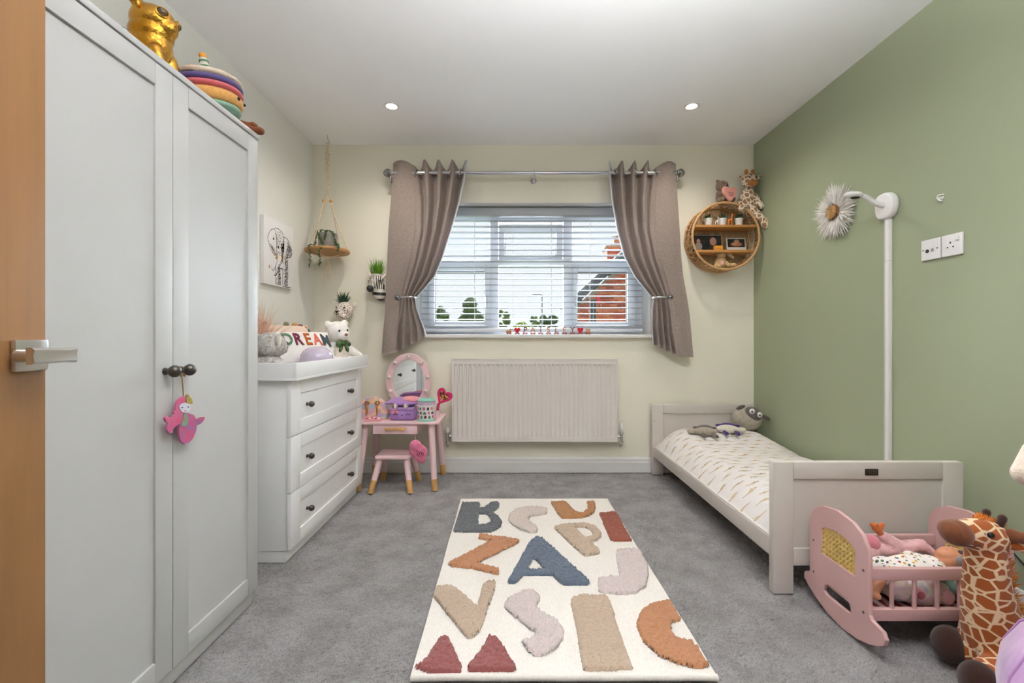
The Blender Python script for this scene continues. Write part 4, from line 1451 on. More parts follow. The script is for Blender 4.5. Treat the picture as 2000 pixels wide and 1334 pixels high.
def cushion_mesh(w, h, d, nx=40, ny=32):
    """A plump cushion in x-z, thickness along y (front is -y)."""
    bm = BM()
    def hgt(u, v):
        return d * (max(1 - abs(u) ** 2.6, 0) * max(1 - abs(v) ** 2.6, 0)) ** .5
    for s in (-1, 1):
        g = []
        for j in range(ny + 1):
            v = -1 + 2 * j / ny
            row = []
            for i in range(nx + 1):
                u = -1 + 2 * i / nx
                pin = 1 - .06 * (1 - abs(u)) * 0 - .05 * (1 - v * v) * abs(u) ** 3 - 0
                row.append(bm.verts.new((u * w * (1 - .05 * (1 - v * v)), s * hgt(u, v), v * h * (1 - .05 * (1 - u * u)))))
            g.append(row)
        for j in range(ny):
            for i in range(nx):
                q = (g[j][i], g[j][i + 1], g[j + 1][i + 1], g[j + 1][i])
                bm.faces.new(q if s < 0 else tuple(reversed(q)))
    bmesh.ops.remove_doubles(bm, verts=bm.verts[:], dist=.0004)
    return bm, hgt

def dream_cushion():
    loc = (-1.2, 2.46, TZ)
    t = thing('dream_cushion', 'white cushion with raised colourful letters reading DREAM on the changing tray', 'cushion', loc)
    mx = Matrix.Translation((-1.185, 2.50, TZ + .112)) @ Matrix.Rotation(R(48), 4, 'Z') @ Matrix.Rotation(R(-36), 4, 'X')
    bm, hg = cushion_mesh(.19, .115, .05)
    bmesh.ops.transform(bm, matrix=mx, verts=bm.verts[:])
    obj('cover', bm, mat('white_linen', (238, 234, 230), .95, var=.02, bump=.4, bs=300), t, smooth=180)
    cs = ((98, 128, 100), (128, 46, 72), (186, 92, 28), (222, 112, 92), (66, 78, 84))
    for k, ch in enumerate('DREAM'):
        o = text('letter', ch, .118, .004, mat('felt_' + ch.lower(), cs[k], .95, bump=.4, bs=300), t, None, local=True, label='raised letter ' + ch, bold=.0022)
        x0 = .028 + (k - 1.9) * .054
        for v in o.data.vertices:
            X, Z = x0 + v.co.x * .62, .028 + v.co.y
            y = -hg(min(max(X / .19, -1), 1), min(max(Z / .115, -1), 1)) - .003 - v.co.z
            v.co = MW[t.name].inverted() @ (mx @ Vector((X, y, Z)))
dream_cushion()

def pompom_cushion():
    t = thing('pompom_cushion', 'peach cushion edged with ochre and green pompoms behind the white cushion', 'cushion', (-1.31, 2.56, TZ))
    mx = Matrix.Translation((-1.325, 2.56, TZ + .135)) @ Matrix.Rotation(R(56), 4, 'Z') @ Matrix.Rotation(R(-24), 4, 'X')
    bm, hg = cushion_mesh(.195, .125, .045)
    bmesh.ops.transform(bm, matrix=mx, verts=bm.verts[:])
    obj('cover', bm, mat('peach_linen', (232, 208, 190), .95, var=.03, bump=.4, bs=300), t, smooth=180)
    cl = [(150, 84, 30), (216, 164, 92), (120, 136, 96), (176, 110, 60)]
    for k in range(26):
        a = 2 * PI * k / 26
        c, s = math.cos(a), math.sin(a)
        u = math.copysign(abs(c) ** .55, c) * .200; v = math.copysign(abs(s) ** .55, s) * .128
        if v < -.09: continue
        bm = BM(); add_ell(bm, mx @ Vector((u, 0, v)), .0165, u=12, v=8)
        n_ = ['brown', 'ochre', 'green', 'tan'][k % 4]
        o = organic('pompom', bm, fur('pompom_' + n_, cl[k % 4], .6, 120, 300, .6), t, .004, 1, rough=.002, rscale=300)
pompom_cushion()

def add_ell_m(bm, mx, c, rad, rot=(0, 0, 0)):
    vs = add_ell(bm, c, rad, rot)
    bmesh.ops.transform(bm, matrix=mx, verts=vs)

def bear(name, label, loc, rz, s, m_body, m_muz, m_nose, tilt=0.0, group=None, arms=None, legs=True, voxel=.006, rough=.0):
    """A seated teddy that faces -y before turning; s is the height."""
    t = thing(name, label, 'soft toy', loc, group=group)
    mx = Matrix.Translation(loc) @ Matrix.Rotation(rz, 4, 'Z') @ Matrix.Scale(s, 4)
    hm = mx @ Matrix.Translation((0, 0, .66)) @ Matrix.Rotation(tilt, 4, 'Y')
    bm = BM()
    add_ell(bm, (0, .02, .26), (.235, .20, .27))
    for q in (-1, 1):
        a = arms or (.30, -.12, .22)
        add_cap(bm, (q * .17, 0, .40), (q * a[0], a[1], a[2]), .09, .08)
        if legs:
            add_cap(bm, (q * .14, -.06, .10), (q * .22, -.30, .085), .11, .095)
            add_ell(bm, (q * .23, -.36, .11), (.085, .06, .105))
    bmesh.ops.transform(bm, matrix=mx, verts=bm.verts[:])
    n0 = len(bm.verts)
    organic('body', bm, m_body, t, voxel, 5, rough=rough)
    bm = BM()
    add_ell(bm, (0, 0, .02), (.245, .215, .225)); add_ell(bm, (0, -.17, -.06), (.12, .11, .09))
    for q in (-1, 1):
        add_ell(bm, (q * .195, .02, .185), (.085, .05, .085))
    bmesh.ops.transform(bm, matrix=hm, verts=bm.verts[:])
    hd = organic('head', bm, m_body, t, voxel, 4, rough=rough)
    bm = BM(); add_ell_m(bm, hm, (0, -.275, -.03), (.038, .025, .028)); obj('nose', bm, m_nose, hd)
    for q in (-1, 1):
        bm = BM(); add_ell_m(bm, hm, (q * .095, -.195, .055), (.022, .016, .024)); obj('eye', bm, m_black, hd)
    return t, mx, hm, hd

def white_bear():
    m_w = fur('white_plush', (244, 240, 234), .86, 40, 300, .35)
    t, mx, hm, hd = bear('teddy_bear', 'white teddy bear with green neck bow on the changing tray corner', (-1.085, 2.775, TZ), R(58), .305, m_w, m_w, mat('brown_nose', (140, 84, 62), .5), R(-4), arms=(.40, -.16, .20))
    bm = BM()
    for q in (-1, 1):
        add_ell_m(bm, mx, (q * .085, -.19, .455), (.095, .035, .06), (0, q * .4, 0)); add_ell_m(bm, mx, (q * .07, -.205, .36), (.04, .025, .085), (0, q * -.35, 0))
    add_ell_m(bm, mx, (0, -.215, .45), (.03, .03, .035))
    gr = NT('green_ribbon'); gr.base(gr.ramp(gr.noise(45, 3), [(.35, col((36, 50, 34))), (.65, col((96, 128, 66)))])); gr.b.inputs['Roughness'].default_value = .5
    obj('neck_bow', bm, gr.m, t, label='green patterned neck bow')
    bm = BM(); add_ell_m(bm, mx, (.0, -.135, .26), (.17, .075, .19)); obj('tummy_patch', bm, spotted('spotted_cotton', (240, 226, 216), (80, 64, 60), 95, .16), t, label='spotted tummy patch')
white_bear()

def koala():
    n_ = NT('mottled_grey_fur')
    a_ = n_.noise(55, 5, .75)
    n_.base(n_.ramp(a_, [(.3, col((132, 124, 118))), (.5, col((196, 190, 184))), (.7, col((230, 226, 222)))])); n_.b.inputs['Roughness'].default_value = .95
    n_.bump(n_.noise(240, 4, .7), .8, .004)
    loc = (-1.125, 2.06, TZ)
    t = thing('koala_plush', 'mottled grey furry koala plush slumped on the near end of the changing tray', 'soft toy', loc)
    bm = BM(); o = Vector(loc)
    add_ell(bm, o + Vector((0, 0, .045)), (.075, .085, .05)); add_cap(bm, o + Vector((.03, .04, .03)), o + Vector((.085, .13, .022)), .024, .02)
    add_cap(bm, o + Vector((.01, -.05, .03)), o + Vector((.09, -.02, .022)), .025, .02); add_cap(bm, o + Vector((-.05, .04, .03)), o + Vector((-.02, .14, .022)), .024, .02)
    organic('body', bm, n_.m, t, .005, 4, rough=.0025, rscale=120)
    h = o + Vector((.005, .01, .137))
    bm = BM(); add_ell(bm, h, (.072, .074, .06)); add_ell(bm, h + Vector((.02, .045, -.018)), (.036, .036, .028)); hd = organic('head', bm, n_.m, t, .005, 4, rough=.0025, rscale=120)
    for dx, dy, z in ((.05, -.028, .016), (-.058, .0, .02)):
        bm = BM(); add_ell(bm, h + Vector((dx, dy, z)), (.018, .027, .036), (0, .2, .6)); e = organic('ear', bm, n_.m, hd, .004, 3, rough=.002, rscale=150)
        if dx > 0:
            bm = BM(); add_ell(bm, h + Vector((dx + .0125, dy - .009, z)), (.0085, .017, .027), (0, .2, .6)); obj('inner_ear', bm, mat('cream_ear', (238, 228, 212), .95), hd, label='cream inner ear')
    bm = BM(); add_ell(bm, h + Vector((.03, .084, -.012)), (.011, .009, .012)); obj('nose', bm, m_black, hd)
    for dx, dz in ((.05, .012), (.0, .014)):
        bm = BM(); add_ell(bm, h + Vector((dx, .056 if dx else .066, dz)), .006, u=10, v=8); obj('eye', bm, m_black, hd)
koala()

def dome():
    c = (-1.048, 2.40, TZ)
    t = thing('night_light', 'glossy pale lilac dome night light on the changing tray', 'night light', c)
    n_ = mat('glossy_lilac', (206, 194, 214), .12, var=.03, coat=.6)
    bm = BM(); add_lathe(bm, [(0, .006), (.058, .006), (.084, .03), (.094, .062), (.09, .092), (.075, .118), (.048, .136), (.02, .143), (0, .144)], 40, Matrix.Translation(c) @ Matrix.Scale(.89, 4)); obj('dome', bm, n_, t, smooth=180)
    bm = BM(); add_lathe(bm, [(0, 0), (.056, 0), (.058, .004), (.058, .012), (0, .012)], 32, Matrix.Translation(c) @ Matrix.Scale(.89, 4)); obj('base', bm, m_plastic, t)
dome()

# ------------------------------------------------------------------ elephant canvas on the pale wall
def canvas():
    y0, y1, z0, z1, d = 2.605, 2.952, 1.302, 1.700, .022
    xf = XL + d
    t = thing('elephant_picture', 'canvas print of an ink drawn elephant with ochre tusks on the pale wall', 'picture', (XL, (y0 + y1) / 2, z0))
    bm = BM(); add_box(bm, XL + .0005, xf, y0, y1, z0, z1, .002); obj('canvas', bm, mat('white_canvas', (238, 235, 234), .9, var=.01, bump=.3, bs=600), t)
    # drawing: ink strokes as thin flat marks; picture coordinates 0..1 (a: along y, b: up)
    rnd = random.Random(8)
    bm = BM(); oc = BM()
    def P(a, b): return Vector((xf + .0006, y0 + (y1 - y0) * a, z0 + (z1 - z0) * b))
    def stroke(b_, p, q, w):
        A, B = P(*p), P(*q); dd = (B - A)
        if dd.length < 1e-5: return
        s = Vector((0, -dd.z, dd.y)).normalized() * w * 1.5
        m_ = (A + B) / 2 + Vector((0, rnd.uniform(-1, 1), rnd.uniform(-1, 1))) * dd.length * .05
        b_.faces.new([b_.verts.new(v) for v in (A, m_ - s, B, m_ + s)])
    def line(pts, w=.0012, n=3):
        pp = smoothpath([(a, b, 0) for a, b in pts], 5)
        for u, v in zip(pp[:-1], pp[1:]):
            for k in range(n):
                j = .006
                stroke(bm, (u.x + rnd.uniform(-j, j), u.y + rnd.uniform(-j, j)), (v.x + rnd.uniform(-j, j), v.y + rnd.uniform(-j, j)), w * rnd.uniform(.6, 1.2))
    def hatch(poly, n, L, ang, w=.0008):
        xs = [p[0] for p in poly]; ys = [p[1] for p in poly]
        for k in range(n):
            a, b = rnd.uniform(min(xs), max(xs)), rnd.uniform(min(ys), max(ys))
            if inside((a, b), poly):
                g_ = ang + rnd.uniform(-.5, .5); l_ = L * rnd.uniform(.5, 1.3)
                stroke(bm, (a - math.cos(g_) * l_ / 2, b - math.sin(g_) * l_ / 2), (a + math.cos(g_) * l_ / 2, b + math.sin(g_) * l_ / 2), w * rnd.uniform(.6, 1.4))
    earL = [(.34, .86), (.22, .82), (.12, .70), (.15, .60), (.26, .50), (.36, .46), (.41, .60), (.39, .76)]
    earR = [(.66, .80), (.80, .78), (.92, .68), (.95, .58), (.90, .52), (.76, .48), (.66, .46), (.66, .62)]
    line(earL + earL[:1]); line(earR + earR[:1], .0016)
    line([(.36, .88), (.50, .88), (.60, .85), (.66, .78)]); line([(.38, .80), (.42, .68), (.40, .56), (.44, .46)])
    line([(.62, .78), (.66, .66), (.62, .54), (.60, .46)], .0016)
    line([(.44, .46), (.40, .34), (.34, .26), (.28, .22), (.24, .26)]); line([(.60, .46), (.54, .36), (.46, .26), (.38, .16), (.32, .16)], .0016)
    line([(.36, .30), (.36, .10), (.38, .03)]); line([(.52, .28), (.52, .10), (.54, .03)], .0016); line([(.62, .28), (.60, .12), (.62, .02)]); line([(.78, .46), (.80, .22), (.76, .02)], .0018)
    line([(.38, .03), (.54, .03)]); line([(.62, .02), (.76, .01), (.92, .03)], .0016); line([(.52, .29), (.62, .28)], .0026, 5)
    hatch([(.80, .74), (.92, .66), (.94, .56), (.84, .50), (.70, .46), (.74, .56)], 320, .05, -.8)
    hatch([(.15, .64), (.26, .50), (.36, .47), (.34, .56)], 120, .04, .9)
    hatch([(.42, .86), (.62, .84), (.66, .62), (.60, .48), (.44, .48), (.40, .66)], 200, .035, 1.2, .0006)
    hatch([(.54, .66), (.66, .70), (.66, .56), (.58, .50)], 160, .05, 1.4, .001)
    hatch([(.52, .40), (.62, .46), (.52, .24), (.40, .16), (.36, .20)], 170, .04, .6)
    hatch([(.45, .30), (.52, .30), (.54, .04), (.46, .04)], 190, .035, .2)
    hatch([(.70, .46), (.79, .44), (.78, .02), (.68, .03)], 280, .04, .2, .001)
    hatch([(.37, .28), (.46, .28), (.46, .04), (.39, .04)], 60, .03, .2, .0006)
    hatch([(.60, .40), (.70, .44), (.68, .04), (.62, .04)], 70, .03, .2, .0006)
    for a, b in ((.30, .70), (.62, .62), (.46, .6)):
        hatch([(a - .02, b - .015), (a + .02, b - .015), (a + .02, b + .015), (a - .02, b + .015)], 40, .02, 0, .001)
    obj('ink_drawing', bm, mat('black_ink', (44, 38, 44), .9), t, kind='stuff', smooth=0)
    for pts in ([(.33, .50), (.41, .49), (.43, .44), (.40, .40), (.36, .425), (.40, .455)], [(.56, .51), (.62, .50), (.63, .42), (.62, .36), (.585, .42)], [(.15, .27), (.19, .30), (.18, .25), (.155, .235)]):
        b2 = BM(); b2.faces.new([b2.verts.new(P(a, b)) for a, b in pts]); o_ = obj('ochre_mark', b2, mat('ochre_ink', (190, 130, 42), .8), t, smooth=0)
canvas()

# ------------------------------------------------------------------ macrame hanger with a plant
def macrame():
    x, y = -1.300, 3.150
    zt = ZC
    z_b = 1.590
    t = thing('macrame_shelf', 'macrame rope hanger with round wooden board hanging from the ceiling corner', 'hanging shelf', (x, y, zt))
    bm = BM(); add_tube(bm, smoothpath([(x, y, zt), (x, y, zt - .025), (x + .010, y, zt - .035), (x + .010, y, zt - .052), (x - .004, y, zt - .056), (x - .008, y, zt - .046)], 4), .0025, 8); obj('hook', bm, m_chrome, t)
    bm = BM(); add_tube(bm, [(x, y, zt - .055), (x, y, zt - .13)], [.007, .009], 8); obj('top_loop', bm, m_rope, t)
    bm = BM()
    for k in range(30):                                  # square-knot braid
        z = zt - .125 - k * .0095
        s = 1 if k % 2 else -1
        wd = .0155 if k < 15 else .012
        add_ell(bm, (x + s * wd * .6, y, z), (wd * .75, .006, .006), (0, s * .5, 0), 8, 6)
    add_tube(bm, [(x, y, zt - .12), (x, y, zt - .41)], .005, 6)
    obj('knotted_braid', bm, m_rope, t)
    ends = [(-.142, -.01), (.140, .0), (-.05, -.125), (.045, .125)]
    zs = zt - .40
    for k, (ex, ey) in enumerate(ends):
        bm = BM(); sx = -1 if ex < 0 else 1
        a = Vector((x, y, zs)); b = Vector((x + sx * .022, y + ey * .05, zs - .055)); c = Vector((x + sx * .034, y + ey * .15, zs - .13)); e = Vector((x + ex, y + ey, z_b + .012))
        add_tube(bm, [a, b, c, e], [.005, .0055, .0045, .0028], 7)
        e2 = Vector((x + ex * .93, y + ey * .93, z_b - .014)); f = Vector((x + .01, y - .02, z_b - .05))
        add_tube(bm, [e, e2, f], .0028, 6)
        obj('rope', bm, m_rope, t)
        if k < 2:
            bm = BM(); add_ell(bm, (x + sx * .024, y - .004, zs - .062), .0125, u=14, v=10); obj('bead', bm, m_beech, t, label='round wooden bead')
            bm = BM()
            for j in range(7): add_ell(bm, (x + sx * (.027 + j * .0018), y, zs - .082 - j * .009), (.0105 - abs(j - 3) * .0016, .007, .006), u=8, v=6)
            obj('knot', bm, m_rope, t)
    bm = BM(); add_lathe(bm, [(0, -.012), (.142, -.012), (.149, -.004), (.149, .006), (.143, .012), (0, .012)], 48, Matrix.Translation((x, y, z_b))); obj('wooden_board', bm, wood('round_board', (186, 138, 84), .7, (3, 40, 40), .5), t)
    rnd = random.Random(6)
    for k, (dx, L) in enumerate(((-.02, .20), (.0, .15), (.025, .16), (.012, .12))):
        bm = BM(); p = Vector((x + .01, y - .02, z_b - .05))
        add_tube(bm, smoothpath([p, p + Vector((dx * .5, -.005, -L * .4)), p + Vector((dx * 1.2, 0, -L * .75)), p + Vector((dx * 1.6 + .01, 0, -L))], 4), .003, 6); obj('tassel', bm, m_rope, t)
    # pot
    pz = z_b + .0125
    px, py = -1.292, 3.135
    pt = thing('trailing_plant', 'small grey pot with trailing green leaves standing on the macrame board', 'plant', (px, py, pz))
    bm = BM(); add_lathe(bm, [(0, 0), (.056, 0), (.062, .01), (.062, .108), (.055, .108), (.053, .095), (0, .095)], 32, Matrix.Translation((px, py, pz))); obj('pot', bm, mat('grey_concrete', (146, 142, 136), .8, var=.12, vs=40), pt)
    m_leaf = mat('trailing_leaf', (58, 92, 46), .6, var=.25, vs=60)
    paths = [[(-.045, -.03, .10), (-.055, -.055, .112), (-.03, -.075, .08), (-.012, -.08, .04), (.0, -.085, -.0), (.012, -.16, -.03), (.014, -.162, -.10), (.010, -.16, -.14)],
             [(.03, -.02, .10), (.045, -.04, .11), (.064, -.05, .09), (.07, -.055, .05), (.08, -.06, .02), (.095, -.07, .015)],
             [(.0, -.02, .10), (.01, -.05, .118), (.016, -.068, .09), (.014, -.075, .055)],
             [(-.04, .0, .10), (-.062, -.02, .108), (-.07, -.03, .06), (-.072, -.05, .02), (-.06, -.155, .0), (-.052, -.16, -.06), (-.054, -.16, -.15)],
             [(-.02, -.03, .105), (-.03, -.05, .12), (.02, -.05, .118), (.05, -.04, .11)], [(.09, -.08, .015), (.115, -.12, .01), (.125, -.14, -.02), (.12, -.14, -.04)]]
    for pp in paths:
        bm = BM(); pts = smoothpath([Vector((px, py, pz)) + Vector(q) for q in pp], 7)
        add_tube(bm, pts, .0015, 5)
        for q in pts:
            for k in range(2):
                d = Vector((rnd.uniform(-1, 1), rnd.uniform(-1, .4), rnd.uniform(-.7, .5))).normalized() * rnd.uniform(.010, .017)
                add_blade(bm, q, q + d, .005, .2, 3)
        obj('vine', bm, m_leaf, pt, smooth=180)
macrame()

# ------------------------------------------------------------------ animal head planters on the back wall
def planter_grass(t, c, n, r, L, rgb, name, spread):
    rnd = random.Random(name)
    bm = BM()
    for k in range(n):
        a, q = rnd.uniform(0, 2 * PI), r * math.sqrt(rnd.random())
        b = c + Vector((q * math.cos(a), q * math.sin(a) * .6, -.006))
        s = spread * rnd.random() ** .7
        d = Vector((math.cos(a) * s, math.sin(a) * s * .55 - .08 * s, 1)).normalized()
        if d.y > .12: d.y = .12
        add_blade(bm, b, b + d * L * rnd.uniform(.55, 1.0), rnd.uniform(.0022, .004), rnd.uniform(.1, .45), 4)
    n_ = NT(name); n_.base(n_.ramp(n_.noise(30, 2), [(.3, shade(rgb, .45)), (.7, shade(rgb, 1.2))])); n_.b.inputs['Roughness'].default_value = .5
    setup(obj('grass', bm, n_.m, t, smooth=180), kind='stuff')

def zebra():
    c = W(736, 556, 3.245)
    t = thing('zebra_planter', 'striped zebra head wall planter holding bright green grass beside the curtain', 'wall planter', (c.x, YB, c.z - .11))
    n_ = NT('zebra_glaze')
    wv = n_.n('TexWave', Scale=14.0, Distortion=3.0, Detail=1.0); wv.wave_type = 'BANDS'; wv.bands_direction = 'X'
    wv.inputs['Detail Scale'].default_value = 1.0
    n_.l(n_.mapping((2.1, 1.0, .5), (0, R(12), 0)), wv.inputs['Vector'])
    wv2 = n_.n('TexWave', Scale=7.0, Distortion=1.5, Detail=1.0); wv2.wave_type = 'BANDS'; wv2.bands_direction = 'Z'
    n_.l(n_.co(), wv2.inputs['Vector'])
    sep = n_.n('SeparateXYZ'); n_.l(n_.co(), sep.inputs[0])
    gt = n_.n('Math'); gt.operation = 'GREATER_THAN'; gt.inputs[1].default_value = .075; n_.l(sep.outputs['Z'], gt.inputs[0])
    mxn = n_.n('MixRGB'); n_.l(gt.outputs[0], mxn.inputs['Fac']); n_.l(wv2.outputs['Color'], mxn.inputs['Color1']); n_.l(wv.outputs['Color'], mxn.inputs['Color2'])
    n_.base(n_.ramp(mxn.outputs['Color'], [(.42, col((30, 26, 26))), (.52, col((226, 218, 206)))])); n_.b.inputs['Roughness'].default_value = .3
    bm = BM()
    add_ell(bm, c + Vector((.006, .022, -.035)), (.048, .052, .074)); add_ell(bm, c + Vector((-.004, 0, .035)), (.050, .056, .045)); add_ell(bm, c + Vector((.022, .02, -.075)), (.040, .04, .040))
    add_ell(bm, c + Vector((-.012, -.032, -.0)), (.036, .04, .045)); add_ell(bm, c + Vector((-.02, -.055, -.032)), (.030, .032, .028))
    hd = organic('head', bm, n_.m, t, .0045, 4)
    bm = BM(); add_ell(bm, c + Vector((-.024, -.072, -.036)), (.027, .026, .025)); nz = organic('muzzle', bm, mat('black_glaze', (34, 32, 34), .35), t, .004, 2, label='black muzzle')
    for s, m_ in ((-1, 0), (1, 0)):
        bm = BM(); b = c + Vector((s * .044, -.004, .05)); tip = b + Vector((s * .044 if s > 0 else -.014, -.005, .038))
        add_cap(bm, b, tip, .015, .003); organic('ear', bm, mat('cream_glaze', (228, 218, 206), .35), hd, .0035, 2)
        bm = BM(); add_ell(bm, c + Vector((.034 if s > 0 else -.046, -.046 if s > 0 else -.03, .022)), (.008, .005, .005)); obj('eye', bm, m_black, hd)
    bm = BM(); add_lathe(bm, [(.042, 0), (.044, .008), (.038, .008), (.036, 0)], 24, Matrix.Translation(c + Vector((-.004, .006, .066)))); obj('rim', bm, mat('cream_glaze', (228, 218, 206)), hd)
    planter_grass(t, c + Vector((-.004, .004, .072)), 130, .032, .135, (112, 168, 44), 'bright_grass', .5)
zebra()

def leopard():
    c = W(671, 606, 3.25)
    t = thing('leopard_planter', 'cream leopard head wall planter holding a dark spiky plant above the teddy bear', 'wall planter', (c.x, YB, c.z - .08))
    bm = BM()
    add_ell(bm, c + Vector((.004, .01, 0)), (.062, .052, .066)); add_ell(bm, c + Vector((-.02, -.036, -.022)), (.036, .034, .030)); add_ell(bm, c + Vector((0, -.01, -.045)), (.045, .045, .032)); add_ell(bm, c + Vector((-.008, -.03, .012)), (.03, .03, .034))
    hd = organic('head', bm, spotted('leopard_glaze', (230, 216, 202), (46, 32, 28), 74, .27), t, .0045, 4)
    for s in (-1, 1):
        bm = BM(); add_ell(bm, c + Vector((s * .062 + .008, .012, .04)), (.022, .012, .024)); organic('ear', bm, mat('cream_glaze', (228, 218, 206)), hd, .004, 2)
        bm = BM(); add_ell(bm, c + Vector((s * .026 - .002, -.048, .016)), (.009, .005, .005), (0, s * -.3, 0)); obj('eye', bm, m_black, hd)
    bm = BM(); add_prism(bm, [(-.014, .010), (.014, .010), (.010, 0), (.002, -.008), (.0014, -.024), (-.0014, -.024), (-.002, -.008), (-.010, 0)], -.004, .006, Matrix.Translation(c + Vector((-.021, -.069, -.016)))); obj('nose', bm, m_black, hd)
    rnd = random.Random(12); bm = BM(); b = c + Vector((0, 0, .055))
    for k in range(70):
        a = rnd.uniform(0, 2 * PI); el = rnd.uniform(.35, 1.5)
        d = Vector((math.cos(a) * math.cos(el), math.sin(a) * math.cos(el) * .6 - .1, math.sin(el)))
        if d.y > .2: d.y = .2
        add_blade(bm, b + Vector((d.x * .02, d.y * .015, 0)), b + d * rnd.uniform(.06, .098), rnd.uniform(.003, .0052), .35, 5)
    setup(obj('spiky_leaves', bm, mat('dark_succulent', (40, 76, 52), .45, var=.25, vs=40), t, smooth=180), kind='stuff')
leopard()
# ================================================================== round rattan shelf in the corner
SH_X, SH_Z, SH_R, SH_Y0 = 1.489, 1.700, .243, 3.16
m_rattan = wood('rattan', (202, 158, 106), .75, (60, 60, 60), .5)
def round_shelf():
    t = thing('round_shelf', 'round open rattan wall shelf with two boards in the corner', 'shelf', (SH_X, YB, SH_Z))
    ring = lambda r, y, n=56: [(SH_X + r * math.cos(2 * PI * k / n), y, SH_Z + r * math.sin(2 * PI * k / n)) for k in range(n)]
    for y, n_ in ((SH_Y0, 'front_hoop'), (YB - .012, 'rear_hoop'), (SH_Y0 + .07, 'inner_hoop')):
        bm = BM(); add_tube(bm, ring(SH_R - .008, y), .0085 if n_ != 'inner_hoop' else .004, 8, closed=True); obj(n_, bm, m_rattan, t)
    y0, y1 = SH_Y0 + .004, YB - .014
    for k in range(36):                                   # zigzag canes between the hoops
        for s in (-1, 1):
            a, b = 2 * PI * k / 36, 2 * PI * (k + s * .75) / 36
            bm = BM(); r_ = SH_R - .006
            add_tube(bm, [(SH_X + r_ * math.cos(a), y0, SH_Z + r_ * math.sin(a)), (SH_X + r_ * math.cos(b), y1, SH_Z + r_ * math.sin(b))], .003, 5)
            obj('cane', bm, m_rattan, t)
    n = 44
    m_back = wood('back_cane', (190, 158, 118), .7, (90, 90, 3), .7)
    for k in range(n):                                    # upright cane strips of the back
        x = -SH_R + .02 + (2 * SH_R - .04) * (k + .5) / n
        h = math.sqrt(max((SH_R - .014) ** 2 - x * x, 0))
        if h < .02: continue
        bm = BM(); add_box(bm, SH_X + x - .0045, SH_X + x + .0045, YB - .007, YB - .003, SH_Z - h, SH_Z + h); obj('back_strip', bm, m_back, t)
    for z in (SHZ1, SHZ2):
        h = math.sqrt((SH_R - .016) ** 2 - (z - SH_Z - .006) ** 2)
        bm = BM(); add_box(bm, SH_X - h, SH_X + h, SH_Y0 + .004, YB - .009, z - .018, z, .002); obj('shelf_board', bm, wood('pine_board', (188, 132, 72), .75, (4, 60, 60), .5), t)
SHZ1, SHZ2 = 1.781, 1.604
round_shelf()

def shelf_at(px, y): return (px - 1003) * y / FOC
def tiny_pot(px, label, seed):
    y = 3.215; x = shelf_at(px, y)
    t = thing('potted_plant', label, 'plant', (x, y, SHZ1 + .0005), group='three little pots on the top board of the round shelf')
    bm = BM(); add_lathe(bm, [(0, 0), (.022, 0), (.0285, .052), (.0295, .054), (.026, .054), (.024, .046), (0, .046)], 22, Matrix.Translation((x, y, SHZ1 + .0005))); obj('pot', bm, m_plastic, t)
    rnd = random.Random(seed); bm = BM()
    for k in range(60):
        a = rnd.uniform(0, 2 * PI); el = rnd.uniform(.5, 1.5)
        d = Vector((math.cos(a) * math.cos(el), math.sin(a) * math.cos(el) * .7, math.sin(el)))
        b = Vector((x + d.x * .008, y + d.y * .008, SHZ1 + .046)); add_blade(bm, b, b + d * rnd.uniform(.03, .055), .004, .3, 3)
    setup(obj('leaves', bm, mat('pot_leaf', (48, 78, 44), .6, var=.3, vs=60), t, smooth=180), kind='stuff')
tiny_pot(1383.5, 'tiny white pot plant left of the little white animal figure', 1)
tiny_pot(1411, 'tiny white pot plant between the white and orange animal figures', 2)
tiny_pot(1443, 'tiny white pot plant right of the orange giraffe figure', 3)

def figurine(px, label, name, m, s):
    y = 3.185; x = shelf_at(px, y); z = SHZ1
    t = thing(name, label, 'figurine', (x, y, z))
    bm = BM()
    add_cap(bm, (x - .008 * s, y, z + .036 * s), (x + .009 * s, y, z + .042 * s), .0075 * s, .008 * s, 10)
    for dx, dy in ((-.010, -.004), (-.008, .005), (.009, -.005), (.011, .004)):
        add_cap(bm, (x + dx * s, y + dy, z + .034 * s), (x + dx * 1.25 * s, y + dy, z + .003), .0035 * s, .0028 * s, 8)
    add_cap(bm, (x + .011 * s, y, z + .044 * s), (x + .016 * s, y, z + .074 * s), .0048 * s, .0034 * s, 8)
    add_cap(bm, (x + .015 * s, y, z + .078 * s), (x + .027 * s, y, z + .074 * s), .0045 * s, .003 * s, 8)
    o_ = organic('body', bm, m, t, .0016, 2)
    bm = BM()
    for dy in (-.003, .003): add_tube(bm, [(x + .013 * s, y + dy, z + .081 * s), (x + .0125 * s, y + dy * 1.2, z + .088 * s)], .001, 6)
    obj('horns', bm, m, t)
figurine(1399.5, 'little white animal figure between the tiny pots', 'animal_figure', mat('white_figure', (226, 224, 218), .5), .72)
figurine(1426, 'little orange giraffe figure on the top board of the round shelf', 'giraffe_figure', mat('orange_figure', (232, 124, 32), .5, var=.1, vs=120), .98)

